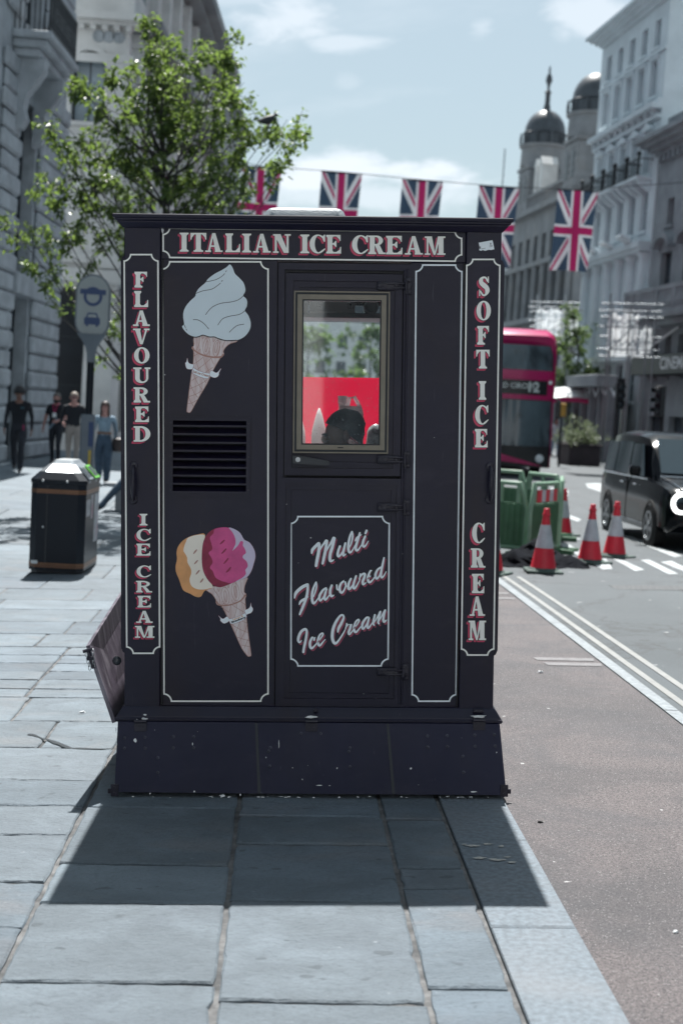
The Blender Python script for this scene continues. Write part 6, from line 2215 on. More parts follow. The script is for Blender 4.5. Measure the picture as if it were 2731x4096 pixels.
def sidewin(y0, y1, z0, z1, y0t, y1t, name):
    for sx in (-1, 1):
        def X(z):
            f = (z - 1.08) / .8
            return (.915 - .075 * max(0, f) - .03 * max(0, f) ** 2) + .012
        mb = MB()
        v = [(sx * X(z0) * S_, y0 * S_, z0 * S_), (sx * X(z0) * S_, y1 * S_, z0 * S_), (sx * X(z1) * S_, y1t * S_, z1 * S_), (sx * X(z1) * S_, y0t * S_, z1 * S_)]
        v2 = [(p[0] - sx * .02, p[1], p[2]) for p in v]
        mb.rings([v, v2], True, True)
        part(name, mb, M_cabg, cab)


sidewin(-2.05, -1.25, 1.12, 1.66, -1.92, -1.22, 'rear_side_window')
sidewin(-1.18, -.20, 1.12, 1.68, -1.16, -.18, 'passenger_window')
sidewin(-.12, .86, 1.12, 1.66, -.10, .46, 'driver_window')
mb = MB()
v = [(-.74 * S_, 1.275 * S_, 1.19 * S_), (.74 * S_, 1.275 * S_, 1.19 * S_), (.66 * S_, .60 * S_, 1.745 * S_), (-.66 * S_, .60 * S_, 1.745 * S_)]
n_ = Vector((0, .64, .77)) * .02
mb.rings([[Vector(p) + n_ * .5 for p in v], [Vector(p) + n_ * 1.3 for p in v]], True, True)
part('windscreen', mb, M_cabg, cab)
for sx in (-1, 1):
    part('waist_trim', MB().box(sx * .938 * S_, sx * .950 * S_, -2.1 * S_, 1.2 * S_, 1.085 * S_, 1.10 * S_), M_chrome, cab)
    for y in (-.55, .35):
        part('door_handle', MB().box(sx * .935 * S_, sx * .965 * S_, y * S_, (y + .20) * S_, .96 * S_, .99 * S_, bev=.006), M_chrome, cab)
    part('sill', MB().box(sx * .90 * S_, sx * .952 * S_, -1.2 * S_, 1.15 * S_, .27 * S_, .36 * S_, bev=.01), M_chrome if False else pbr('sill_grey', (.10, .11, .12), .3), cab)
    part('door_mirror', MB().box(sx * .98 * S_, sx * 1.17 * S_, .78 * S_, .92 * S_, 1.12 * S_, 1.30 * S_, bev=.03), M_cabp, cab)
    part('shut_line', MB().box(sx * .925 * S_, sx * .9455 * S_, -.165 * S_, -.150 * S_, .36 * S_, 1.08 * S_), M_tyre, cab)
    for y in (-1.50, 1.48):
        wh = MB().lathe([(.33, -.11), (.345, -.08), (.345, .08), (.33, .11)], 24)
        Mx = Matrix.Translation((sx * .845 * S_, y * S_, .345 * S_)) @ Matrix.Rotation(R_(90), 4, 'Y') @ Matrix.Scale(S_, 4)
        wo_ = part('wheel', wh.xform(Mx), M_tyre, cab, smooth=40)
        rim = MB()
        for k in range(5):
            a = k * 2 * math.pi / 5
            rim.box(.04, .21, -.035, .035, .085, .112)
            rot = Matrix.Rotation(a, 4, 'Z')
            for i in range(8):
                rim.v[-8 + i] = tuple(rot @ Vector(rim.v[-8 + i]))
        rim.lathe([(.235, .06), (.245, .115), (.215, .116), (.205, .06)], 24, cap=False).lathe([(.05, .06), (.055, .12), (.02, .125)], 12).lathe([(.22, .055), (.22, .062)], 20)
        Mr = Matrix.Translation((sx * .845 * S_, y * S_, .345 * S_)) @ (Matrix.Rotation(R_(90 if sx > 0 else -90), 4, 'Y')) @ Matrix.Scale(S_, 4)
        part('rim', rim.xform(Mr), M_rim, wo_, smooth=40)
        part('wheel_arch', MB().lathe([(.41, -.02), (.41, .02), (.36, .03), (.36, -.03)], 24).xform(Matrix.Translation((sx * .925 * S_, y * S_, .36 * S_)) @ Matrix.Rotation(R_(90), 4, 'Y') @ Matrix.Scale(S_, 4)), M_tyre, cab, smooth=40)
    hl = part('headlight', MB().lathe([(.15, 0), (.15, .05), (.13, .07), (.07, .075), (.0, .06)], 24).xform(Matrix.Translation((sx * .68 * S_, 2.33 * S_, .78 * S_)) @ Matrix.Rotation(R_(-90), 4, 'X') @ Matrix.Scale(S_, 4)), M_cabg, cab, smooth=40)
    ring = [(.145 * math.cos(a), .145 * math.sin(a), .072) for a in [k * math.pi / 12 for k in range(25)]]
    m_, t_, b__ = newmat('daylight_ring')
    b__.inputs['Emission Color'].default_value = (1, 1, 1, 1)
    b__.inputs['Emission Strength'].default_value = 1.6
    part('light_ring', MB().tube(ring, .036, 8, cap=False).xform(Matrix.Translation((sx * .68 * S_, 2.34 * S_, .78 * S_)) @ Matrix.Rotation(R_(-90), 4, 'X') @ Matrix.Scale(S_, 4)), m_, hl, smooth=60)
part('windscreen_trim', MB().box(-.76 * S_, .76 * S_, 1.285 * S_, 1.33 * S_, 1.135 * S_, 1.165 * S_, bev=.006), M_chrome, cab)
for sx in (-1, 1):
    part('bonnet_line', MB().tube([(sx * .72 * S_, 1.36 * S_, 1.125 * S_), (sx * .70 * S_, 1.9 * S_, 1.062 * S_), (sx * .62 * S_, 2.3 * S_, .96 * S_)], .012, 6), M_chrome, cab)
part('grille', MB().box(-.42 * S_, .42 * S_, 2.40 * S_, 2.46 * S_, .56 * S_, .86 * S_, bev=.02), M_chrome, cab)
part('number_plate', MB().box(-.26 * S_, .26 * S_, 2.44 * S_, 2.47 * S_, .40 * S_, .51 * S_), M_sleeve, cab)
part('dash_card', MB().box(-.50 * S_, -.1 * S_, 1.06 * S_, 1.07 * S_, 1.38 * S_, 1.44 * S_), pbr('pinkish_card', (.6, .25, .28), .5), cab)

# ---------- red double-decker bus
bus = thing('double_decker_bus', 'red double decker bus on route 12 coming past the kiosk on its right', 'bus', (4.90, 42.0, -.034), 0)
M_bus = pbr('bus_red', (.46, .010, .115), .28, spec=.4, var=.05, coat=.2)
M_busg = pbr('bus_glass', (.085, .120, .140), .06, spec=.6, var=.2, scale=.9, tint=(.014, .020, .026), tintamt=.9, tintscale=1.1, stretch=(1.6, 1, .7))  # pale base and dark patches paint street reflections into the glass
M_busb = pbr('bus_black', (.012, .013, .016), .25, var=0)
HW = 1.26


def bsec(y, hw, z0, z1, top_r):
    p = [(hw, z0), (hw, z1 - top_r)]
    for k in range(1, 6):
        a = R_(90 * k / 5)
        p.append((hw - top_r * .7 + top_r * .7 * math.cos(a), z1 - top_r + top_r * math.sin(a)))
    return [(q[0], y, q[1]) for q in p] + [(-q[0], y, q[1]) for q in p[::-1]]


part('body', MB().rings([bsec(.35, HW - .10, .30, 3.90, .4), bsec(.18, HW - .02, .30, 4.16, .42), bsec(.42, HW, .30, 4.30, .42), bsec(1.1, HW, .28, 4.40, .38), bsec(11, HW, .28, 4.40, .36)], True, True), M_bus, bus, smooth=40)


def front(name, pts, y, mat, th=.05, z0=None):
    """panel on the curved front: bends back towards the corners"""
    mb = MB()
    n = 12
    cols_ = []
    for i in range(n + 1):
        f = -1 + 2 * i / n
        yy = y + .26 * abs(f * pts[0] / 1.25) ** 3.2
        cols_.append([(pts[0] * f, yy - th, pts[1]), (pts[0] * f, yy - th + pts[3], pts[2]), (pts[0] * f, yy + .02 + pts[3], pts[2]), (pts[0] * f, yy + .02, pts[1])])
    mb.rings(cols_, True, True)
    return part(name, mb, mat, bus, smooth=40)


front('upper_windscreen', (1.20, 3.14, 3.88, .10), .10, M_busg)
front('front_band', (1.245, 2.90, 3.135, .0), .10, M_bus)
front('blind_surround', (1.245, 2.28, 2.895, .0), .10, M_bus, .06)
blind = front('destination_blind', (1.02, 2.42, 2.84, .0), .09, M_busb, .07)
M_led = pbr('blind_lettering', (.62, .66, .64), .6, var=0)
text_obj('blind_lettering', '12', blind, M_led, .40, (.58, .02, 2.63), (R_(90), 0, R_(6)), .012)
text_obj('blind_lettering', 'OXFORD CIRCUS', blind, M_led, .21, (-.20, -.0, 2.66), (R_(90), 0, 0), .004)
front('lower_windscreen', (1.22, .90, 2.26, .05), .07, M_busg, .06)
front('bumper', (1.24, .28, .895, -.02), .08, M_busb, .07)
part('bumper_sweep', MB().prism([(-1.2, .88), (-1.2, .50), (.2, .40), (1.0, .32), (.5, .46)], -.03, .0), M_bus, bus)
for sx in (-1, 1):
    part('headlight', MB().lathe([(.13, 0), (.12, .05), (.05, .07)], 16).xform(Matrix.Translation((sx * .90, .10, .55)) @ Matrix.Rotation(R_(90), 4, 'X')), M_flood, bus, smooth=50)
    part('mirror', MB().box(sx * 1.27, sx * 1.42, -.12, .0, 1.75, 2.3, bev=.03).cyl((sx * 1.2, .1, 2.35), (sx * 1.35, -.06, 2.3), .02, 6), M_busb, bus)
    part('side_windows', MB().box(sx * (HW - .02), sx * (HW + .006), .6, 10.8, 3.1, 3.8).box(sx * (HW - .02), sx * (HW + .006), .6, 10.8, 1.2, 2.2), M_busg, bus)
    part('wheel', MB().lathe([(.46, -.13), (.48, -.1), (.48, .1), (.46, .13)], 20).xform(Matrix.Translation((sx * 1.12, 2.6, .48)) @ Matrix.Rotation(R_(90), 4, 'Y')), M_tyre, bus)
    part('marker_lamp', MB().lathe([(.06, 0), (.05, .03)], 12).xform(Matrix.Translation((sx * 1.10, .12, 2.80)) @ Matrix.Rotation(R_(90), 4, 'X')), M_flood, bus)

# ---------- flags on a wire across the street
m, t, b = newmat('flag_cloth')
tcn = t.node('ShaderNodeTexCoord')
sx_ = t.node('ShaderNodeSeparateXYZ')
t.l.new(tcn.outputs['Object'], sx_.inputs[0])
X_ = sx_.outputs[0]
Z_ = t.math('ADD', sx_.outputs[2], 1.375)
hw_, hh_ = .70, 1.375
ax = t.math('ABSOLUTE', X_)
az_ = t.math('ABSOLUTE', Z_)
dl = math.hypot(hw_, hh_)
d1 = t.math('DIVIDE', t.math('SUBTRACT', t.math('MULTIPLY', X_, hh_), t.math('MULTIPLY', Z_, hw_)), dl)
d2 = t.math('DIVIDE', t.math('ADD', t.math('MULTIPLY', X_, hh_), t.math('MULTIPLY', Z_, hw_)), dl)


def band(v, w):
    return t.math('LESS_THAN', t.math('ABSOLUTE', v), w)


whi = t.math('MAXIMUM', t.math('MAXIMUM', band(d1, .135), band(d2, .135)), t.math('MAXIMUM', band(X_, .205), band(Z_, .205)))
# counter-changed thin red saltire
r1 = t.math('MULTIPLY', t.math('LESS_THAN', t.math('ABSOLUTE', t.math('SUBTRACT', d1, t.math('MULTIPLY', t.math('SIGN', Z_), .045))), .045), 1.0)
r2 = t.math('MULTIPLY', t.math('LESS_THAN', t.math('ABSOLUTE', t.math('SUBTRACT', d2, t.math('MULTIPLY', t.math('SIGN', Z_), .045))), .045), 1.0)
outc = t.math('MULTIPLY', t.math('GREATER_THAN', ax, .205), t.math('GREATER_THAN', az_, .205))
red = t.math('MAXIMUM', t.math('MULTIPLY', t.math('MAXIMUM', r1, r2), outc), t.math('MAXIMUM', band(X_, .125), band(Z_, .125)))
c = t.mix(whi, (.030, .054, .088, 1), (.46, .50, .53, 1))
c = t.mix(red, c, (.26, .014, .082, 1))
t.put(b.inputs['Base Color'], c)
b.inputs['Roughness'].default_value = .8
tr_ = t.node('ShaderNodeBsdfTranslucent')
t.put(tr_.inputs[0], c)
mx_ = t.node('ShaderNodeMixShader')
mx_.inputs[0].default_value = .35
t.l.new(b.outputs[0], mx_.inputs[1])
t.l.new(tr_.outputs[0], mx_.inputs[2])
t.l.new(mx_.outputs[0], t.n['Material Output'].inputs[0])
M_flag = m
FY = 50.0
flags = [(600, 384, 92, 5), (785, 397, 90, 2), (970, 415, 88, -2), (1146, 430, 86, -1), (1326, 438, 92, 3)]
flab = ['union flag half hidden by the leaves of the young tree', 'second union flag, hanging above the roof vent of the kiosk', 'middle union flag, alone against the open sky', 'union flag hanging behind the right corner of the kiosk roof', 'rightmost union flag, in front of the white building, seen whole']
wire = []
for i, (u, v, w, tw) in enumerate(flags):
    d = ray(u * UU, v * UU)
    k = FY / d.y
    p = (d.x * k, FY, CAM_H + d.z * k)
    f = thing('union_flag', flab[i], 'flag', p, R_(rnd.uniform(-8, 8)), 'union flags strung across the street')
    mb = MB()
    nx, nz = 14, 20
    rows = []
    ph = rnd.uniform(0, 6)
    for j in range(nz + 1):
        fz = j / nz
        rows.append([((-.70 + 1.4 * a / nx) * (1 - .06 * fz) - .13 * fz, (.05 + .03 * (i % 3)) * math.sin(a / nx * (6 + i % 3 * 2) + ph + fz * 3) * (.3 + fz) + .12 * fz * math.sin(ph * 2), -2.75 * fz) for a in range(nx + 1)])
    mb.rings(rows, False, False)
    part('cloth', mb, M_flag, f, smooth=60, fixn=False)
    part('hem_pole', MB().cyl((-.72, 0, .01), (.72, 0, .01), .018, 6), M_iron, f)
    wire.append(Vector(p))
pts = [Vector((-6.8, 50, wire[0].z + .9))] + [p + Vector((0, 0, .03)) for p in wire] + [Vector((13.6, 50.2, wire[-1].z + .5))]
wobj = part('flag_wire', MB().tube(pts, .012, 6), M_iron, None)
tag(wobj, 'thin wire sagging across the street and carrying the union flags', 'wire')

# ---------- litter bin
bin_ = thing('litter_bin', 'black litter bin with brass bands and aluminium lid on the left pavement', 'litter bin', (-3.08, 15.72, gz(-3.1, 15.7)), R_(0.5))
M_binb = pbr('bin_black', (.005, .009, .016), .38, spec=.3, var=.1)
M_brass = pbr('dull_brass', (.25, .13, .075), .35, metal=.6, var=.1)
M_alu = pbr('bin_aluminium', (.55, .58, .60), .32, metal=.85, var=.1)
M_limegreen = pbr('lime_surround', (.16, .55, .06), .4, var=.05)


def octo(hx, hy, c, z):
    return [(hx - c, -hy, z), (hx, -hy + c, z), (hx, hy - c, z), (hx - c, hy, z), (-hx + c, hy, z), (-hx, hy - c, z), (-hx, -hy + c, z), (-hx + c, -hy, z)]


bx, by, bc = .295, .50, .075
part('bin_body', MB().rings([octo(bx, by, bc, .03), octo(bx, by, bc, .965)], True, True), M_binb, bin_)
part('bin_plinth', MB().rings([octo(bx - .02, by - .02, bc, 0), octo(bx - .02, by - .02, bc, .03)], True, True), M_dark, bin_)
part('collar', MB().rings([octo(bx + .006, by + .006, bc, .968), octo(bx + .008, by + .008, bc, .985), octo(bx + .008, by + .008, bc, 1.01), octo(bx - .07, by - .06, bc, 1.09)], True, True), M_binb, bin_)
part('lid', MB().rings([octo(bx - .07, by - .06, bc, 1.092), octo(bx - .155, by - .20, .04, 1.172)], True, True).rings([octo(bx - .165, by - .21, .03, 1.173), octo(bx - .20, by - .25, .02, 1.215)], True, True), M_alu, bin_)
for (za, zb) in ((.065, .115), (.865, .91)):
    mb = MB()
    for z in (za, (za + zb) / 2 - .006, zb - .014):
        mb.rings([octo(bx + .004, by + .004, bc, z), octo(bx + .004, by + .004, bc, z + .011)], True, True)
    part('brass_band', mb, M_brass, bin_)
part('door_gap', MB().box(-.118, -.104, -by - .003, -by + .01, .04, .95), M_dark, bin_)
for k in range(4):
    part('lid_rivet', MB().lathe([(.014, 0), (.010, .010), (.0, .012)][::1], 10).xform(Matrix.Translation((-.16 + (.26 if k else 0) + (k - 1) * .0 if k < 2 else 0, -by - .008, .995)) @ Matrix.Rotation(R_(90), 4, 'X')) if k < 2 else
         MB().lathe([(.014, 0), (.010, .010), (.0, .012)]).xform(Matrix.Translation((bx + .008, -.30 + (k - 2) * .4, .995)) @ Matrix.Rotation(R_(90), 4, 'Y')), M_alu, bin_)
part('bin_lock', MB().lathe([(.012, 0), (.01, .008)], 10).xform(Matrix.Translation((-.145, -by - .001, .50)) @ Matrix.Rotation(R_(90), 4, 'X')), M_alu, bin_)
# openings on the right-hand slope: black slot and lime-green slot
for (ya, yb_, mt, nm) in ((-.36, -.10, M_alu, 'slot_surround'), (.02, .34, M_limegreen, 'green_slot_surround')):
    v = [(bx + .012, ya, 1.018), (bx + .012, yb_, 1.018), (bx - .115, yb_ - .05, 1.150), (bx - .115, ya + .05, 1.150)]
    nn = Vector((.72, 0, .69)) * .012
    mb = MB().rings([v, [tuple(Vector(p) + nn) for p in v]], True, True)
    s_ = part(nm, mb, mt, bin_)
    c_ = sum((Vector(p) for p in v), Vector()) / 4
    v2 = [tuple(c_ + (Vector(p) - c_) * .74 + nn * 1.1) for p in v]
    part('slot', MB().rings([v2, [tuple(Vector(p) + nn * .15) for p in v2]], True, True), M_dark, s_)
stk = part('bin_stickers', MB().box(bx + .001, bx + .003, -.40, -.16, .62, .80).box(bx + .001, bx + .003, -.10, .02, .58, .84).box(bx + .001, bx + .003, .12, .40, .30, .84), pbr('faded_paper', (.42, .43, .45), .6, var=.3, scale=8, tint=(.4, .10, .16), tintamt=.7, tintscale=4), bin_)
part('bin_tag', MB().box(-.26, -.19, -by - .007, -by - .001, .10, .135), M_alu, bin_)

# ---------- stop sign on its pole
sp_ = thing('stop_sign', 'rounded grey stop sign with blue roundel and taxi symbol on a tall pole', 'sign', (-3.78, 20.9, gz(-3.78, 20.9)), R_(4))
sp_.scale = (.88, .88, .90)
M_signw = pbr('sign_face', (.30, .34, .345), .35, var=.06)
M_signb = pbr('sign_blue', (.022, .055, .15), .4, var=0)
M_signf = pbr('sign_rim_grey', (.13, .16, .19), .4, var=.1)
zt0 = 2.93
hw_ = .285


def pill(w, za, zb, n=12):
    return arc(0, zb - w, w, w, 0, 180, n) + arc(0, za + w, w, w, 180, 360, n)


part('sign_case', MB().prism(pill(hw_, zt0, 3.98), -.06, .06), M_signf, sp_)
part('sign_face', MB().prism(pill(hw_ - .03, zt0 + .03, 3.95), -.068, -.0605), M_signw, sp_)
ringp = [arc(0, 3.62, .155, .155, 0, 348, 28), arc(0, 3.62, .105, .105, 0, 348, 28)]
part('roundel', MB().prism(ringp, -.073, -.0685).prism([(-.21, 3.655), (-.21, 3.735), (.21, 3.735), (.21, 3.655)], -.078, -.0735), M_signb, sp_)
part('taxi_symbol', MB().prism([(-.13, 3.17), (-.13, 3.27), (-.10, 3.29), (-.075, 3.36), (.075, 3.36), (.10, 3.29), (.13, 3.27), (.13, 3.17), (.10, 3.17), (.10, 3.14), (.06, 3.14), (.06, 3.17), (-.06, 3.17), (-.06, 3.14), (-.10, 3.14), (-.10, 3.17)], -.073, -.0685), M_signb, sp_)
part('symbol_window', MB().prism([(-.075, 3.285), (-.06, 3.335), (.06, 3.335), (.075, 3.285)], -.0775, -.0735), M_signw, sp_)
part('neck', MB().rings([[(a * w, b_ * w, z) for a, b_ in ((1, -.5), (1, .5), (-1, .5), (-1, -.5))] for z, w in ((2.55, .065), (2.70, .07), (2.82, .10), (2.92, .16), (3.02, .24))], True, True), M_signf, sp_, smooth=50)
part('pole', MB().cyl((0, 0, 0), (0, 0, 2.56), .062, 14), M_binb, sp_, smooth=50)
part('timetable_case', MB().box(-.115, .115, -.13, -.0, .78, 1.72, bev=.02), M_signf, sp_)
part('timetable_notice', MB().box(.03, .075, -.134, -.1305, .86, 1.14), pbr('yellow_notice', (.5, .36, .05), .5), sp_)
part('timetable_sheet', MB().box(.02, .10, -.134, -.1305, 1.2, 1.6), M_signb, sp_)

# ---------- far side of the street: lights, planter, stall, hoarding
def signal(lab, loc, rz, h=3.3):
    s = thing('traffic_light', lab, 'traffic light', loc, rz)
    part('pole', MB().cyl((0, 0, 0), (0, 0, h), .06, 10), M_iron, s)
    hd = part('signal_head', MB().box(-.16, .16, -.26, -.065, h - 1.0, h, bev=.03), M_iron, s)
    for k in range(3):
        z = h - .18 - k * .32
        part('visor', MB().rings([[(.11 * math.cos(a), -.27 - q, z + .11 * math.sin(a)) for a in [R_(w_) for w_ in range(-20, 201, 20)]] for q in (0, .2)], False, False), M_iron, hd, fixn=False)
        part('lens', MB().lathe([(.10, 0), (.06, .02)], 14).xform(Matrix.Translation((0, -.262, z)) @ Matrix.Rotation(R_(90), 4, 'X')), M_pane, hd)
    return s


signal('traffic light in front of the cinema building above the taxi', (10.45, 47.0, -.03), R_(-60), 3.0)
signal('further traffic light pole between the planter and the taxi', (10.3, 54.0, -.03), R_(10), 3.2)
pl = thing('planter_box', 'dark square planter box on the paving beyond the bus', 'planter', (8.95, 54.0, -.02), R_(12))
part('box', MB().box(-.62, .62, -.62, .62, .0, .72, bev=.02).box(-.68, .68, -.68, .68, .72, .80, bev=.02), pbr('planter_brown', (.055, .042, .048), .6), pl)
part('soil', MB().box(-.6, .6, -.6, .6, .801, .82), M_tyre, pl)
st = thing('stall_canopy', 'white stall canopy with red valance beyond the bus', 'stall', (9.95, 63.2, -.03), R_(0))
part('canopy_top', MB().rings([[(-1.0 + 2.0 * i / 8, y, 2.42 + q + .22 * math.sin(math.pi * (.15 + .7 * i / 8))) for i in range(9)] for y, q in ((-.8, 0), (0, .42), (.8, .5))], False, False), pbr('canopy_cream', (.72, .74, .74), .6), st, fixn=False)
part('valance', MB().rings([[(-1.0 + 2.0 * i / 8, -.81, z + .22 * math.sin(math.pi * (.15 + .7 * i / 8))) for i in range(9)] for z in (2.20, 2.41)], False, False), M_bus, st, fixn=False)
for x in (-.9, .9):
    part('post', MB().cyl((x, -.7, 0), (x, -.7, 2.45), .03, 8), M_pole, st)
part('counter', MB().box(-.1, .9, -.1, .5, 0, .95), M_dark, st)
hb = thing('site_hoarding', 'dark navy hoarding with pale lettering beside the shops', 'hoarding', (12.6, 62.0, -.03), R_(-8))
part('board', MB().box(-1.5, 1.3, 0, .06, 0, 2.1), pbr('hoarding_navy', (.012, .022, .042), .4, var=.1), hb)
for k, (x, z, w_) in enumerate(((-.2, 1.42, .9), (-.2, 1.28, .7), (-1.2, 1.35, .5))):
    part('pale_print', MB().box(x, x + w_, -.006, -.001, z, z + .07), M_signw, hb)
yb_ = thing('yellow_beacon', 'amber box on a post at the corner of the bus', 'beacon', (7.75, 51.0, -.03), 0)
part('post', MB().cyl((0, 0, 0), (0, 0, 1.9), .04, 8), M_iron, yb_)
part('box', MB().box(-.14, .14, -.1, .1, 1.80, 2.28, bev=.03), pbr('amber', (.60, .33, .05), .4), yb_)
bench = thing('street_bench', 'low bench on the pavement, mostly hidden behind the kiosk', 'bench', (-3.0, 22.45, gz(-3.0, 22.4)), 0)
part('seat', MB().box(-.75, .75, -.2, .2, .38, .44, bev=.01), M_stoneS, bench)
for x in (-.5, .5):
    part('leg', MB().box(x - .06, x + .06, -.16, .16, 0, .379), M_stoneS, bench)
# ================================================================== stains, flakes and litter on the ground
M_wet = pbr('wet_stain', (.030, .038, .046), .35, spec=.5, var=.2, scale=30)
M_flake = pbr('old_paint_flake', (.42, .41, .38), .7, var=.2, scale=60)
M_litter = pbr('paper_scrap', (.60, .62, .63), .7, var=.1, scale=60)
zG = Z(0, 2700, 1.684)


def gpoly(name, pts, fmap, lift, mat, parent, n=1):
    v = []
    for p in (smoothpts(pts, n, True) if n > 1 else pts):
        d = ray(*fmap(*p))
        t_ = (lift - CAM_H) / d.z
        v.append((d.x * t_, d.y * t_, lift))
    tr = tessellate_polygon([[Vector((p[0], p[1], 0)) for p in v]])
    mb = MB().add(v, [tuple(q) for q in tr])
    return part(name, mb, mat, parent)


rl_ = random.Random(12)
stain = []
top_, bot_ = [], []
for k, (x, y, w) in enumerate([(190, 400, 5), (225, 404, 11), (262, 416, 9), (290, 428, 7), (325, 436, 8), (360, 450, 14), (395, 460, 17), (430, 474, 16), (462, 484, 12), (485, 490, 4)]):
    top_.append((x, y - w * rl_.uniform(.5, .9)))
    bot_.append((x, y + w * rl_.uniform(.4, .8)))
gpoly('wet_stain', top_ + bot_[::-1], zG, .0035, M_wet, pave, 3)
gpoly('wet_stain', [(470, 489), (560, 493), (680, 495), (760, 499), (680, 501), (560, 498), (480, 494)], zG, .0036, M_wet, pave)
zK = Z(0, 3100, 1568 / 2731)
for (cx, cy, rx, ry) in ((1085, 162, 22, 3), (1118, 158, 14, 2.4), (1150, 163, 12, 2), (1100, 190, 20, 3), (1140, 194, 24, 3), (1165, 188, 10, 2), (1175, 200, 14, 2.4), (1066, 159, 8, 2)):
    gpoly('paint_flake', [(cx + rx * rl_.uniform(.4, 1.1) * math.cos(a), cy + ry * rl_.uniform(.4, 1.1) * math.sin(a)) for a in [k * math.pi / 7 for k in range(14)]], zK, .0045, M_flake, kerb)
# scraps: small folded bits of paper, leaves and gum that lie loose
LIT = [((330, 2850), 'crumpled white scrap on the slab joint left of the kiosk skirt', .022), ((2160, 2690), 'flattened white scrap in the red bay behind the kiosk', .03), ((2160, 3290), 'small black stone near the kerb beside the kiosk skirt', .014),
       ((2700, 3728), 'white scrap in the red bay at the right edge of the photo', .014)]
for (px, py), lab, sz in LIT:
    d = ray(px, py)
    zb_l = .002 if px < 2000 else -.010
    t_ = (zb_l - CAM_H) / d.z
    mb = MB()
    ring1 = [(sz * rl_.uniform(.5, 1.1) * math.cos(a), sz * rl_.uniform(.4, .9) * math.sin(a), 0) for a in [k * math.pi / 4 for k in range(8)]]
    ring2 = [(p[0] * .7, p[1] * .7, sz * rl_.uniform(.25, .5)) for p in ring1]
    mb.rings([ring1, ring2], True, True)
    o = part('litter_scrap' if 'scrap' in lab else 'stone', mb, M_litter if 'scrap' in lab else M_tyre, None, loc=(d.x * t_, d.y * t_, zb_l))
    tag(o, lab, 'litter' if 'scrap' in lab else 'stone')
# ================================================================== trees and planting
def leafmat(name, a, b2, trans):
    m, t, b = newmat(name)
    tcn = t.node('ShaderNodeTexCoord')
    geo = t.node('ShaderNodeNewGeometry')
    c = t.mix(geo.outputs['Random Per Island'], (*a, 1), (*b2, 1))
    t.put(b.inputs['Base Color'], c)
    b.inputs['Roughness'].default_value = .38
    b.inputs['Specular IOR Level'].default_value = .5
    tr = t.node('ShaderNodeBsdfTranslucent')
    t.put(tr.inputs[0], t.mix(0.5, c, (*trans, 1)))
    mx = t.node('ShaderNodeMixShader')
    mx.inputs[0].default_value = .42
    t.l.new(b.outputs[0], mx.inputs[1])
    t.l.new(tr.outputs[0], mx.inputs[2])
    t.l.new(mx.outputs[0], t.n['Material Output'].inputs[0])
    return m


M_leaf = leafmat('cherry_leaf', (.024, .048, .032), (.115, .170, .055), (.40, .58, .10))
M_leaf2 = leafmat('plane_leaf', (.040, .075, .040), (.110, .165, .070), (.32, .46, .14))
M_bark = pbr('bark', (.050, .048, .050), .8, var=.4, scale=14, stretch=(1, 1, .3), bump=.6, bscale=40)


def leaf(mb, p, d, up, L):
    """a folded pointed leaf of two halves"""
    d = d.normalized()
    s = d.cross(up)
    if s.length < 1e-4:
        s = d.cross(Vector((1, 0, 0)))
    s.normalize()
    n = s.cross(d)
    w = L * .30
    a, m1, tip = p, p + d * L * .45, p + d * L - n * L * .10
    l, r = m1 + s * w + n * L * .10, m1 - s * w + n * L * .10
    mb.add([a, l, tip, r], [(0, 1, 2), (0, 2, 3)])


def rv(r, s=1.0):
    return Vector((r.gauss(0, s), r.gauss(0, s), r.gauss(0, s)))


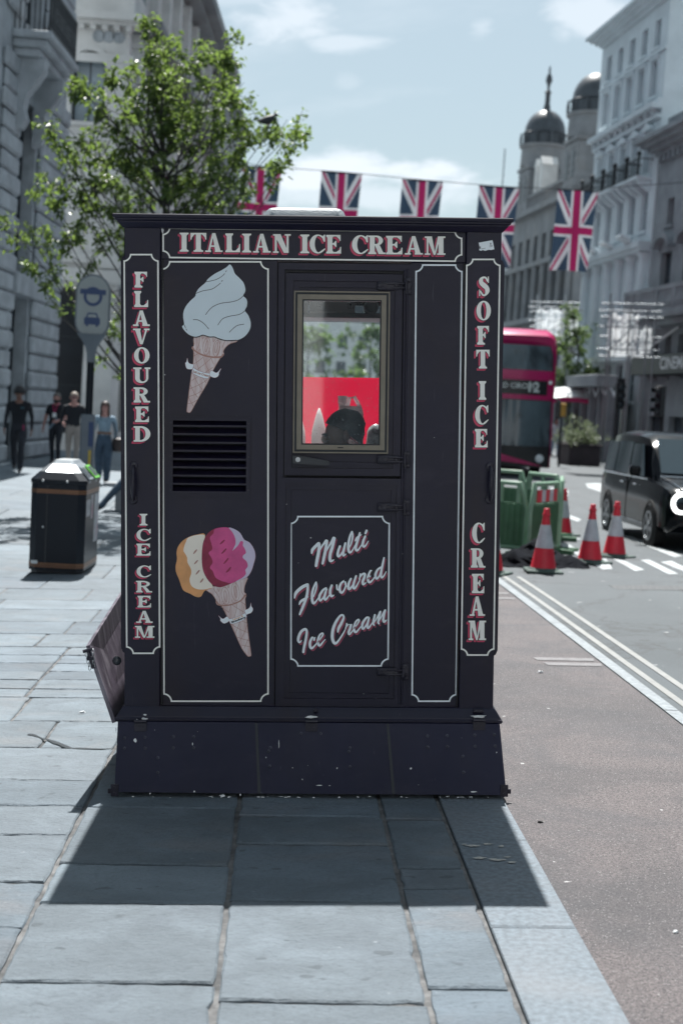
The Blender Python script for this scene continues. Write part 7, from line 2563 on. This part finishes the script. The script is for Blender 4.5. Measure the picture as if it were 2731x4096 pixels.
def tree(name_lab, base, tips, fork_z, seed, nleaf, lsize, mat, spread=.26, trunk_r=.09, group=None):
    """trunk, limbs to each listed tip and leaves in tufts along every limb"""
    r = random.Random(seed)
    t_ = thing('street_tree', name_lab, 'tree', base, 0, group)
    B = Vector(base)
    top = max(p.z for p in tips) - B.z
    tr = MB()
    path = [Vector((0, 0, 0)), Vector((.03, .02, fork_z * .5)), Vector((-.02, .05, fork_z)), Vector((.05, 0, fork_z + (top - fork_z) * .4)), Vector((.02, .03, top * .8))]
    sp_ = smoothpts([tuple(p) for p in path], 5)
    tr.tube(sp_, [trunk_r * (1 - .85 * k / (len(sp_) - 1)) for k in range(len(sp_))], 10)
    part('trunk', tr, M_bark, t_, smooth=60)
    br, lv = MB(), MB()
    for tip in tips:
        T = tip - B
        hz = math.hypot(T.x, T.y)
        z0 = min(max(fork_z * .95, T.z - hz * r.uniform(.55, 1.0) - .3), top * .75)
        k = z0 / (top * .8)
        s = Vector(sp_[min(int(k * (len(sp_) - 1)), len(sp_) - 1)])
        mid1 = s.lerp(T, .35) + Vector((0, 0, -.08 * hz)) + rv(r, .06)
        mid2 = s.lerp(T, .7) + Vector((0, 0, -.02 * hz)) + rv(r, .07)
        pts = smoothpts([tuple(s), tuple(mid1), tuple(mid2), tuple(T)], 6)
        br.tube(pts, [max(.004, .020 * (1 - .9 * i / (len(pts) - 1))) for i in range(len(pts))], 6)
        P = [Vector(p) for p in pts]
        n = int(nleaf * r.uniform(.7, 1.3))
        # side twigs
        tw = []
        for q in range(7):
            f = r.uniform(.35, .95)
            i = int(f * (len(P) - 1))
            d = (P[min(i + 1, len(P) - 1)] - P[i - 1]).normalized()
            e = P[i] + (d * .55 + rv(r, .55)).normalized() * r.uniform(.2, spread * 2.0)
            br.tube([P[i], P[i].lerp(e, .5) + Vector((0, 0, .02)), e], [.007, .005, .003], 4)
            tw.append((P[i], e))
        tufts = []
        for q in range(6):
            if q < 2:
                f = r.uniform(.75, 1.0)
                i = min(int(f * (len(P) - 1)), len(P) - 2)
                tufts.append((P[i], P[i + 1], r.uniform(.7, 1.2)))
            else:
                a, e = tw[q % len(tw)]
                tufts.append((a.lerp(e, .35), e, r.uniform(.5, 1.2)))
        for q in range(n):
            a, e, sz = r.choice(tufts)
            c = a.lerp(e, r.random() ** .8 * 1.08) + rv(r, .055 * sz * spread / .26)
            d = (e - a).normalized()
            ld_ = d * .6 + rv(r, .5) + Vector((0, 0, -.65))
            leaf(lv, c, ld_, Vector((r.gauss(0, .5), r.gauss(0, .5), 1)), lsize * r.choice((.55, .8, 1.0, 1.0, 1.2, 1.4)) * r.uniform(.85, 1.15))
    part('limbs', br, M_bark, t_, smooth=60)
    part('crown', lv, mat, t_, kind='stuff', fixn=False)
    return t_


def tipsfrom(uv, Y, seed, dy):
    r = random.Random(seed)
    out = []
    for u, v in uv:
        y = Y + r.uniform(-dy, dy)
        d = ray(u * UU, v * UU)
        k = y / d.y
        out.append(Vector((d.x * k, y, CAM_H + d.z * k)))
    return out


crown = [(332, 42), (345, 60), (360, 75), (390, 90), (545, 88), (540, 112), (520, 130), (690, 292), (704, 302), (660, 275), (640, 262), (610, 245), (560, 315), (585, 300), (100, 270), (92, 268), (150, 285), (160, 165), (185, 200), (200, 230), (225, 215), (250, 172), (290, 160),
         (305, 150), (340, 132), (10, 500), (60, 505), (90, 510), (60, 577), (100, 562), (150, 402), (98, 398), (130, 415), (160, 332), (130, 470), (250, 745), (266, 690),
         (655, 360), (560, 440), (530, 420), (500, 470), (470, 420), (430, 380), (380, 300), (300, 320), (350, 222), (420, 252), (450, 332), (260, 280), (230, 352), (330, 392), (280, 440), (520, 205), (500, 285), (475, 180), (430, 152), (380, 110),
         (400, 200), (455, 250), (545, 225), (560, 190), (500, 340), (540, 370), (400, 420), (350, 350), (310, 250), (275, 230), (200, 300), (240, 400), (190, 440), (250, 470), (300, 500), (620, 300), (580, 260), (370, 160), (350, 100), (480, 120), (445, 205), (280, 370), (320, 440), (200, 380)]
tree('young street tree in full leaf behind the left shoulder of the kiosk', (-2.80, 22.0, gz(-2.8, 22)), tipsfrom(crown, 22, 3, 1.2), 2.3, 11, 165, .090, M_leaf, spread=.26)
crown2 = [(1310, 722), (1300, 745), (1330, 750), (1275, 770), (1290, 790), (1320, 780), (1345, 765), (1268, 805), (1300, 820), (1340, 810), (1270, 840), (1310, 850), (1350, 850), (1372, 848), (1265, 875), (1290, 890), (1330, 880), (1365, 875), (1380, 872), (1280, 915), (1310, 920), (1345, 905), (1360, 920),
          (1300, 700), (1315, 700), (1285, 860), (1325, 835)]
tree('second street tree beside the bus, lit from above', (10.55, 64.6, gz(10.55, 64.6) - .04), tipsfrom(crown2, 64.6, 5, .9), 3.0, 12, 85, .17, M_leaf2, spread=.42, trunk_r=.10)
# trees further off across the end of the street, seen through the kiosk window
for i, (x, y, h, lab) in enumerate([(-3.0, 120, 9, 'distant round tree left of the street end'), (2.5, 135, 11, 'distant taller tree at the street end')]):
    r = random.Random(40 + i)
    tp_ = [Vector((x + r.gauss(0, 2.0), y + r.gauss(0, 1.5), h * r.uniform(.45, 1.0))) for _ in range(16)]
    tree(lab, (x, y, gz(x, y)), tp_, 2.8, 60 + i, 45, .55, M_leaf2, spread=1.0, trunk_r=.2)
# shrub in the planter
sh = thing('flowering_shrub', 'pale flowering shrub filling the dark planter box', 'shrub', (8.95, 54.0, gz(8.95, 54) + .76), 0)
r = random.Random(8)
mb, stm = MB(), MB()
for k in range(60):
    c = Vector((r.gauss(0, .36), r.gauss(0, .36), abs(r.gauss(0, .30)) + .05))
    stm.tube([(c.x * .3, c.y * .3, -.05), tuple(c)], .008, 4)
    for q in range(26):
        leaf(mb, c + rv(r, .09), rv(r) + Vector((0, 0, .5)), Vector((0, 0, 1)) + rv(r, .4), r.uniform(.07, .12))
part('stems', stm, M_bark, sh)
part('foliage', mb, leafmat('pale_shrub_leaf', (.06, .09, .05), (.30, .34, .25), (.22, .28, .12)), sh, kind='stuff', fixn=False)
# pigeon on a twig
pg = thing('pigeon', 'dark pigeon perched on an outer twig of the young tree', 'bird', tuple(tipsfrom([(614, 281)], 21.6, 1, 0)[0]), R_(25))
M_bird = pbr('pigeon_feathers', (.030, .034, .042), .6, var=.3, scale=20)
prof = [(-.17, .0, .006), (-.13, .006, .018), (-.07, .02, .045), (0, .035, .062), (.06, .055, .058), (.095, .085, .040), (.11, .112, .030), (.125, .128, .030), (.145, .126, .018), (.168, .120, .004)]
part('body', MB().rings([[(x, rr * math.cos(a), z + rr * 1.1 * math.sin(a)) for a in [k * math.pi / 5 for k in range(10)]] for x, z, rr in prof], True, True), M_bird, pg, smooth=60)
part('legs', MB().cyl((.01, .02, -.02), (.02, .02, -.075), .005, 5).cyl((.01, -.02, -.02), (.02, -.02, -.075), .005, 5), pbr('pigeon_leg', (.3, .08, .08), .6), pg)
part('wing', MB().rings([[(x, sgn * (.052 - .1 * abs(x - .0) ** 1.5), .04 + dz) for x, dz in ((.07, .02), (.0, .035), (-.08, .02), (-.15, -.005), (-.06, -.01), (.04, -.02))] for sgn in (1.0, 1.18)], True, True), M_bird, pg)
# ================================================================== people
M_skin = {}


def skinm(name, col):
    if name not in M_skin:
        M_skin[name] = pbr(name, col, .5, var=.06, scale=12)
    return M_skin[name]


def person(lab, loc, rz, J, mats, scale=1.0, group=None, hair=None, extras=None, fingers=True):
    """one continuous skinned body grown over a posed skeleton.
    J: joint positions (metres, facing -y); mats: (skin, top, bottom, shoe, sleeve='long'|'short')"""
    skin, top, bot, shoe, sleeve = mats
    V, E_, Rr = [], [], []

    def jn(p, r):
        V.append(Vector(p))
        Rr.append(r)
        return len(V) - 1

    reg = []
    pel = jn(J['pelvis'], J.get('r_pelvis', .145))
    wst = jn(J['waist'], J.get('r_waist', .130))
    chs = jn(J['chest'], J.get('r_chest', .150))
    nb = jn(J['neck'], .062)
    hb = jn(Vector(J['neck']).lerp(Vector(J['head']), .45) + Vector((0, 0, -.012)), .060)
    E_ += [(pel, wst), (wst, chs), (chs, nb), (nb, hb)]
    reg += [('bot', pel), ('top', wst), ('top', chs), ('skin', nb), ('skin', hb)]
    # head: jaw, face, crown
    H = Vector(J['head'])
    fd = Vector(J.get('face', (0, -1, 0))).normalized()
    jaw = jn(H + fd * .030 + Vector((0, 0, -.075)), .060)
    mid = jn(H + fd * .012 + Vector((0, 0, -.01)), .084)
    crn = jn(H - fd * .012 + Vector((0, 0, .055)), .080)
    E_ += [(hb, jaw), (jaw, mid), (mid, crn)]
    nose = jn(H + fd * .108 + Vector((0, 0, -.022)), .014)
    E_ += [(mid, nose)]
    reg += [('skin', jaw), ('skin', mid), ('skin', crn), ('skin', nose)]
    for s in ('l', 'r'):
        sg = 1 if s == 'l' else -1
        sh_ = jn(J['sh_' + s], .068)
        el_ = jn(J['el_' + s], .044)
        ua = jn(Vector(J['sh_' + s]).lerp(Vector(J['el_' + s]), .5), .054)
        wr_ = jn(J['wr_' + s], .029)
        hd = Vector(J['wr_' + s])
        dr = (hd - Vector(J['el_' + s])).normalized()
        pm = jn(hd + dr * .055, .034)
        E_ += [(chs, sh_), (sh_, ua), (ua, el_), (el_, wr_), (wr_, pm)]
        reg += [('top', sh_), ('top', ua), ('top' if sleeve == 'long' else 'skin', el_), ('cuff' if sleeve == 'long' else 'skin', wr_), ('skin', pm)]
        if fingers:
            ax = dr.cross(Vector((1, 0, 0)))
            if ax.length < .2:
                ax = dr.cross(Vector((0, 0, 1)))
            ax.normalize()
            inn = ax.cross(dr).normalized() * -sg
            for q, (off, L) in enumerate(((-.027, .072), (-.009, .082), (.009, .078), (.026, .062))):
                a = jn(hd + dr * .088 + ax * off, .0095)
                b = jn(hd + dr * (.088 + L * .55) + ax * off * 1.15 + inn * .012, .0088)
                c = jn(hd + dr * (.088 + L * .95) + ax * off * 1.15 + inn * .032, .0078)
                E_ += [(pm, a), (a, b), (b, c)]
                reg += [('skin', a), ('skin', b), ('skin', c)]
            a = jn(hd + dr * .045 + ax * -.044, .0105)
            b = jn(hd + dr * .082 + ax * -.056 + inn * .02, .009)
            E_ += [(pm, a), (a, b)]
            reg += [('skin', a), ('skin', b)]
        hp = jn(J['hip_' + s], .098)
        th = jn(Vector(J['hip_' + s]).lerp(Vector(J['kn_' + s]), .45), J.get('r_thigh', .088))
        kn = jn(J['kn_' + s], J.get('r_knee', .064))
        cf = jn(Vector(J['kn_' + s]).lerp(Vector(J['an_' + s]), .38), J.get('r_calf', .060))
        an = jn(J['an_' + s], J.get('r_ankle', .045))
        A_ = Vector(J['an_' + s])
        tdir = Vector(J.get('toe_' + s, (0, -1, 0)))
        hl = jn(A_ + Vector((0, 0, -.045)) - tdir * .035, .040)
        bl = jn(A_ + Vector((0, 0, -.055)) + tdir * .09, .040)
        to = jn(A_ + Vector((0, 0, -.062)) + tdir * .165, .030)
        E_ += [(pel, hp), (hp, th), (th, kn), (kn, cf), (cf, an), (an, hl), (an, bl), (bl, to)]
        reg += [('bot', hp), ('bot', th), ('bot', kn), ('bot', cf), ('bot' if J.get('r_ankle', .045) >= .04 else 'skin', an), ('shoe', hl), ('shoe', bl), ('shoe', to)]
    me = bpy.data.meshes.new('body')
    me.from_pydata([tuple(v) for v in V], E_, [])
    o = bpy.data.objects.new('body', me)
    COL.objects.link(o)
    md = o.modifiers.new('skin', 'SKIN')
    md.use_smooth_shade = True
    sk = me.skin_vertices[0].data
    for i, rr in enumerate(Rr):
        sk[i].radius = (rr, rr)
        sk[i].use_root = (i == pel)
    # flatter chest and pelvis
    for i, (fx, fy) in ((pel, (1.10, .82)), (wst, (1.05, .80)), (chs, (1.12, .80)), (mid, (.90, 1.08)), (crn, (.92, 1.08)), (jaw, (.92, 1.0))):
        sk[i].radius = (Rr[i] * fx, Rr[i] * fy)
    sb = o.modifiers.new('sub', 'SUBSURF')
    sb.levels = sb.render_levels = 2
    bpy.context.view_layer.update()
    new = bpy.data.meshes.new_from_object(o.evaluated_get(bpy.context.evaluated_depsgraph_get()))
    bpy.data.objects.remove(o)
    bpy.data.meshes.remove(me)
    new.name = 'body'
    mi = {'skin': 0, 'top': 1, 'bot': 2, 'shoe': 3}
    new.materials.clear()
    for m_ in (skin, top, bot, shoe):
        new.materials.append(m_)
    own = [(V[i], k) for k, i in reg]
    # garment of a face = that of the nearest bone point
    segs = []
    lab_of = {i: k for k, i in reg}
    for a, b in E_:
        for f in (0, .25, .5, .75, 1):
            p = V[a].lerp(V[b], f)
            k = lab_of[a] if f < .5 else lab_of[b]
            if {lab_of[a], lab_of[b]} == {'bot', 'top'}:
                k = lab_of[a] if f < .35 else lab_of[b]
            if 'cuff' in (lab_of[a], lab_of[b]):
                o_ = lab_of[b] if lab_of[a] == 'cuff' else lab_of[a]
                k = 'top' if o_ == 'top' else ('top' if f < .2 else 'skin')
            segs.append((p, k, (Rr[a] * (1 - f) + Rr[b] * f)))
    for pol in new.polygons:
        c = pol.center
        best, bk = 9, 'top'
        for p, k, rr in segs:
            d = (p - c).length - rr * .8
            if d < best:
                best, bk = d, k
        pol.material_index = mi.get(bk, 1)
        pol.use_smooth = True
    t_ = thing('person', lab, 'person', loc, rz, group)
    t_.scale = (scale, scale, scale)
    link('body', new, t_)
    # face: eyes, mouth, ears
    up = Vector((0, 0, 1))
    sd = fd.cross(up).normalized()
    for s in (-1, 1):
        part('eye', MB().lathe([(.0, -.008), (.010, -.004), (.010, .004), (.0, .008)], 8, tuple(H + fd * .089 + sd * s * .031 + up * .004)), M_black, t_)
    for s in (-1, 1):
        part('ear', MB().lathe([(.002, -.03), (.014, -.015), (.016, .01), (.008, .03)], 8, tuple(H + sd * s * .082 - fd * .01 - up * .012)), skin, t_)
    part('mouth', MB().box(-.022, .022, -.004, .004, -.004, .004).xform(Matrix.Translation(H + fd * .088 - up * .062) @ Matrix.Rotation(math.atan2(fd.y, fd.x) + math.pi / 2, 4, 'Z')), pbr('lips', (.25, .09, .08), .5), t_)
    if hair:
        kind, hm = hair
        hb_ = MB()
        r_ = random.Random(len(lab))
        ex = {'short': .010, 'long': .018, 'big': .050, 'bun': .016}[kind]
        N, Kc = 22, 8
        cols_ = []
        ctr = H - fd * .016 + up * .022
        for q in range(N):
            a = 2 * math.pi * q / N
            sa, ca = math.sin(a), math.cos(a)          # sa = towards the face
            fr = max(0.0, sa)
            bk = max(0.0, -sa)
            low = {'long': -.27}.get(kind, -.085)
            zl = .062 * fr ** .7 + (1 - fr ** .7) * (.0 + (low if kind == 'long' else low * bk))
            if kind == 'long' and fr > .45:
                zl = .06
            zt_ = .118 + ex
            col_ = []
            for k in range(Kc + 1):
                z = zl + (zt_ - zl) * (k / Kc) ** .8
                e = math.sqrt(max(0.0, 1 - (max(0, z - .022) / (zt_ - .022)) ** 2)) if z > .022 else 1.0 - .12 * min(1, (.022 - z) / .1) + (.25 * min(1, max(0, -.05 - z) / .2) if kind == 'long' else 0)
                j = 1 + r_.uniform(-.04, .04) * (2 if kind == 'big' else 1)
                v = sd * ca * (.080 + ex) + fd * sa * (.096 + ex)
                col_.append(tuple(H - fd * .016 + v * e * j + up * z))
            cols_.append(col_)
        for k in range(1):
            rr_ = [[cols_[q][k] for q in range(N)] for k in range(Kc + 1)]
            inner = [tuple(Vector(p).lerp(ctr, .25)) for p in rr_[0]]
            hb_.rings([inner] + rr_, True, True)
        if kind == 'bun':
            hb_.lathe([(.01, -.05), (.05, -.03), (.06, .01), (.03, .05), (.005, .06)], 10, tuple(H - fd * .09 + up * .10))
        part('hair', hb_, hm, t_, smooth=80)
    if extras:
        extras(t_, H, fd, sd, up)
    return t_


def stand(hh=1.75, stride=.0, lean=0.0, sw=.0, arms=None, wide=0.0):
    """upright walking skeleton, facing -y; hh = height"""
    k = hh / 1.75
    J = dict(pelvis=(0, 0, .95), waist=(0, -.01, 1.10), chest=(0, 0 - lean * .4, 1.32), neck=(0, -.005 - lean * .8, 1.49), head=(0, -.03 - lean, 1.625),
             sh_l=(.185 + wide, -lean * .5, 1.405), sh_r=(-.185 - wide, -lean * .5, 1.405), el_l=(.232 + wide, .03 + sw, 1.13), el_r=(-.232 - wide, .03 - sw, 1.13), wr_l=(.235 + wide, -.07 + sw * 1.5, .90), wr_r=(-.235 - wide, -.07 - sw * 1.5, .90),
             hip_l=(.095, 0, .90), hip_r=(-.095, 0, .90), kn_l=(.10, -.06 - stride * .6, .50), kn_r=(-.10, -.02 + stride * .35, .50), an_l=(.10, .02 - stride, .09), an_r=(-.10, .03 + stride * .9, .09 + abs(stride) * .18))
    J['face'] = (0, -1, -.1 - lean)
    if arms:
        J.update(arms)
    for q in list(J):
        if isinstance(J[q], tuple) and q not in ('face',):
            J[q] = tuple(c * k for c in J[q])
    return J


sk_l = skinm('skin_light', (.46, .25, .22))
sk_d = skinm('skin_brown', (.20, .105, .080))
c_blk = pbr('black_cloth', (.012, .014, .020), .85, var=.3, scale=6)
c_blk2 = pbr('charcoal_trousers', (.022, .025, .034), .85, var=.3, scale=6)
c_bei = pbr('beige_chinos', (.27, .24, .22), .85, var=.12, scale=6)
c_den = pbr('dark_denim', (.045, .075, .115), .85, var=.25, scale=7)
c_blu = pbr('pale_blue_blouse', (.23, .32, .40), .85, var=.2, scale=9)
c_wht = pbr('white_top', (.62, .64, .66), .85, var=.1)
c_grn = pbr('hi_vis', (.30, .55, .12), .7, var=.1)
c_shoe = pbr('dark_shoe', (.020, .020, .024), .5, var=.2)
h_blk = pbr('black_hair', (.008, .008, .010), .55, var=.4, scale=30, bump=.5, bscale=90)
h_brn = pbr('brown_hair', (.050, .032, .028), .5, var=.4, scale=30, bump=.4, bscale=90)
h_fair = pbr('fair_hair', (.30, .25, .21), .55, var=.3, scale=30)
h_gry = pbr('cropped_grey_hair', (.14, .12, .11), .6, var=.3, scale=30)

J = stand(1.80, .30, .06, .10, wide=.02)
J.update(r_chest=.17, r_pelvis=.165, r_thigh=.105, r_calf=.078, r_ankle=.060, face=(0, -1, -.45))


def ex1(t_, H, fd, sd, up):
    part('chest_badge', MB().box(.05, .13, -.175, -.165, 1.36, 1.39), pbr('teal_badge', (.03, .10, .14), .6), t_)
    part('key_fob', MB().box(.115, .135, -.17, -.155, .90, 1.02), M_bus, t_)


person('person in black hooded jacket and dark trousers walking towards the camera at the left edge', (-6.96, 30.5, gz(-7, 30.5)), R_(4), J, (sk_d, c_blk, c_blk2, c_shoe, 'long'), hair=('big', h_blk), extras=ex1)

J = stand(1.72, .10, 0, .03, dict(el_r=(-.27, .02, 1.14), wr_r=(-.30, -.05, .92), wr_l=(.12, -.24, 1.08), el_l=(.25, -.02, 1.13)))
J['r_chest'] = .168
J['r_waist'] = .16


def ex2(t_, H, fd, sd, up):
    part('beard', MB().lathe([(.02, -.055), (.062, -.03), (.076, .0), (.072, .02)], 12, tuple(H + fd * .028 - up * .07)), h_blk, t_, smooth=60)
    pts = [(-.06, -.02, 1.47), (-.05, -.13, 1.42), (.0, -.165, 1.24), (.05, -.13, 1.42), (.06, -.02, 1.47)]
    part('lanyard', MB().tube(smoothpts(pts, 4), .010, 5), M_bus, t_)
    part('name_card', MB().box(-.045, .045, -.178, -.168, 1.13, 1.24), M_sign, t_)
    part('rolled_paper', MB().cyl((.10, -.30, 1.10), (-.10, -.22, .86), .022, 8), c_blu, t_)


person('person with beard, black T-shirt and pink lanyard standing by the stop sign', (-6.86, 34.0, gz(-6.9, 34)), R_(-6), J, (sk_l, c_blk, c_blk2, c_shoe, 'short'), hair=('short', h_gry), extras=ex2)

J = stand(1.78, .26, 0.02, .06, dict(wr_r=(-.20, -.25, 1.06), el_r=(-.27, -.02, 1.13)))


def ex3(t_, H, fd, sd, up):
    part('sunglasses', MB().box(-.062, .062, -.006, .006, -.016, .016, bev=.004).xform(Matrix.Translation(H + fd * .098 + up * .006) @ Matrix.Rotation(math.atan2(fd.y, fd.x) + math.pi / 2, 4, 'Z')), M_black, t_)


person('person in sunglasses, black jacket and beige trousers half behind the stop sign pole', (-5.98, 31.5, gz(-6, 31.5)), R_(5), J, (sk_l, c_blk, c_bei, c_shoe, 'long'), hair=('short', h_fair), extras=ex3)

J = stand(1.63, .20, 0.01, .07, dict(wr_r=(-.29, -.06, .93)))
J.update(r_chest=.125, r_waist=.105, r_pelvis=.155, r_thigh=.108, r_knee=.09, r_calf=.085, r_ankle=.062)


def ex4(t_, H, fd, sd, up):
    part('belt', MB().lathe([(.135, -.02), (.137, .02)], 16, (0, -.005, 1.005)).xform(Matrix.Diagonal((1.08, .85, 1, 1))), pbr('tan_belt', (.20, .10, .06), .5), t_)
    part('shoulder_bag', MB().lathe([(.02, -.17), (.12, -.15), (.15, -.02), (.13, .10), (.04, .13)], 12, (.30, -.02, .80)).tube([(.25, 0, .92), (.20, -.05, 1.15), (.16, 0, 1.34)], .01, 5), pbr('dark_brown_bag', (.03, .02, .02), .5), t_, smooth=50)


person('person with long brown hair, pale blouse and blue trousers left of the kiosk', (-4.78, 28.4, gz(-4.8, 28.4)), R_(3), J, (sk_l, c_blu, c_den, c_shoe, 'long'), hair=('long', h_brn), extras=ex4)

# seated person whose leg shows past the kiosk
J = dict(pelvis=(0, .05, .52), waist=(0, .06, .67), chest=(0, .0, .90), neck=(0, -.03, 1.06), head=(0, -.06, 1.19), sh_l=(.18, -.01, .98), sh_r=(-.18, -.01, .98), el_l=(.27, -.15, .75), el_r=(-.27, -.15, .75), wr_l=(.14, -.36, .64), wr_r=(-.20, -.38, .64),
         hip_l=(.10, .0, .50), hip_r=(-.10, 0, .50), kn_l=(.14, -.45, .50), kn_r=(-.20, -.44, .51), an_l=(.05, -.30, .09), an_r=(-.52, -.62, .10), toe_r=(-.65, -.76, 0), toe_l=(-.2, -1, 0))
J['face'] = (-.3, -1, -.2)
person('person in jeans and dark trainers seated on the bench, one leg showing past the kiosk', (-3.18, 22.55, gz(-3.1, 22.5)), R_(-2), J, (sk_l, c_wht, c_den, c_shoe, 'short'), hair=('short', h_brn))

# far right group
for i, (lab, x, y, rz, h, mats, hair) in enumerate([
        ('person in white top and pale trousers walking past the planter', 9.22, 62.0, 20, 1.68, (sk_l, c_wht, c_blu, c_shoe, 'short'), ('long', h_brn)),
        ('person in grey behind the planter shrub', 11.15, 66.0, 160, 1.72, (sk_l, c_blk2, c_den, c_shoe, 'long'), ('short', h_brn)),
        ('person in pale hooded top right of the planter', 11.45, 64.5, 170, 1.78, (sk_l, c_blu, c_den, c_shoe, 'long'), ('short', h_gry)),
        ('person in green helmet near the hoarding', 11.95, 62.5, 190, 1.70, (sk_l, c_blk, c_blk2, c_shoe, 'long'), ('short', c_grn)),
        ('person with an orange bag in front of the navy hoarding', 12.6, 61.0, 10, 1.75, (sk_l, c_blk2, c_blk, c_shoe, 'long'), ('short', h_fair))]):
    J = stand(h, .12, 0, .04)
    person(lab, (x, y, gz(x, y) - .035), R_(rz), J, mats, hair=hair, fingers=True,
           extras=(lambda t_, H, fd, sd, up: part('orange_bag', MB().box(-.42, -.26, -.12, .12, .75, 1.15, bev=.03), pbr('amber_bag', (.55, .30, .05), .6), t_)) if i == 4 else None)

# the seller inside the kiosk, seen through the glass with the face in profile to the left
J = dict(pelvis=(0, .05, .60), waist=(0, .04, .76), chest=(0, .01, .99), neck=(0, -.01, 1.15), head=(0, -.035, 1.285), sh_l=(.18, .0, 1.07), sh_r=(-.18, .0, 1.07), el_l=(.24, -.12, .84), el_r=(-.24, -.12, .84), wr_l=(.18, -.30, .80), wr_r=(-.18, -.32, .80),
         hip_l=(.10, .0, .58), hip_r=(-.10, 0, .58), kn_l=(.12, -.42, .56), kn_r=(-.12, -.42, .56), an_l=(.12, -.36, .10), an_r=(-.12, -.36, .10))
J['face'] = (0, -1, -.12)
sx_, sz_ = K(*zW(770, 1620), .62)
pz = .397
person('person with cropped black hair inside the kiosk, face turned left behind the glass', tuple(kw(sx_ + .02, .66, pz)), R_(-82), J, (sk_d, c_wht, c_blk2, c_shoe, 'short'), scale=(sz_ - pz + .01) / 1.425, hair=('short', h_blk))
stl = thing('stool', 'low stool inside the kiosk under the seated person', 'stool', tuple(kw(sx_ + .0, .68, pz)), 0)
part('seat', MB().lathe([(.15, .44), (.16, .455), (.16, .48), (.14, .49)], 16), M_inner, stl, smooth=40)
for k in range(3):
    a = 2 * math.pi * k / 3
    part('leg', MB().cyl((.09 * math.cos(a), .09 * math.sin(a), .45), (.15 * math.cos(a), .15 * math.sin(a), 0), .014, 8), M_steel, stl)
# ================================================================== the rest of the canyon of buildings behind the camera, and one added for bounce light
Lb = thing('left_terrace', 'stone terrace continuing along the left pavement, outside the photo', 'building', (-7.6, -30.0, 0), R_(90))
hs = [(1.2 + c * 3.2, 2.8 + c * 3.2, a, b_) for c in range(17) for a, b_ in ((.6, 4.2), (5.6, 8.4), (9.8, 12.2), (13.4, 15.4))]
part('wall', wall(MB(), 57, 0, 17, hs, 0, .4), M_stoneA, Lb)
part('window_wall', MB().box(0, 57, .3, .35, 0, 16), M_pane, Lb)
Rb = thing('right_terrace', 'stone terrace continuing along the far pavement, outside the photo', 'building', (16.6, 45.0, 0), R_(-90))
hs = [(1.2 + c * 3.2, 2.8 + c * 3.2, a, b_) for c in range(22) for a, b_ in ((.6, 4.2), (5.6, 8.4), (9.8, 12.2), (13.4, 15.4))]
part('wall', wall(MB(), 75, -1, 18, hs, 0, .4), M_stoneS, Rb)
part('window_wall', MB().box(0, 75, .3, .35, -1, 17), M_pane, Rb)

Nb = thing('bounce_building', 'pale sunlit stone building across the street end behind the photographer', 'building', (18.0, -17.0, 0), R_(180))  # out of view, placed and sized to throw sunlight onto the kiosk front
hs = [(1.2 + c * 3.0, 2.6 + c * 3.0, a, b_) for c in range(8) for a, b_ in ((.6, 4.2), (5.6, 8.4), (9.8, 12.2), (13.4, 15.4), (17, 19))]
part('wall', wall(MB(), 25.4, -1, 22, hs, 0, .4), M_pale, Nb)
part('window_wall', MB().box(0, 25.4, .3, .35, -1, 21), M_pane, Nb)
part('cornice', cornice(25.4, 22, .6, .8), M_pale, Nb)

# ================================================================== seat everything on the tipped street
from mathutils import Quaternion
SKIP = {'tree', 'wire', 'bird', 'shrub', 'kiosk'}
for o in list(COL.objects):
    if o.parent is not None or 'category' not in o or o.location.y < 13:
        continue
    cat = o['category']
    if cat == 'building' or cat == 'shopfront':
        lean = R_(3.2)
        o.location.z = gz(o.location.x, o.location.y) - .35
        o.location.x -= 8 * math.tan(lean)
        if o.location.y > 30:
            o.scale = (1, 1, 1.08 if o.name == 'domed_building' else .975)
    elif cat in SKIP:
        continue
    else:
        lean = R_(2.4)
        if abs(o.location.z) < .06 and cat != 'flag':
            o.location.z = gz(o.location.x, o.location.y) - (.035 if o.location.x > 1.6 else 0)
    rz = o.rotation_euler.z
    o.rotation_mode = 'QUATERNION'
    o.rotation_quaternion = Quaternion((0, 1, 0), lean) @ Quaternion((0, 0, 1), rz)
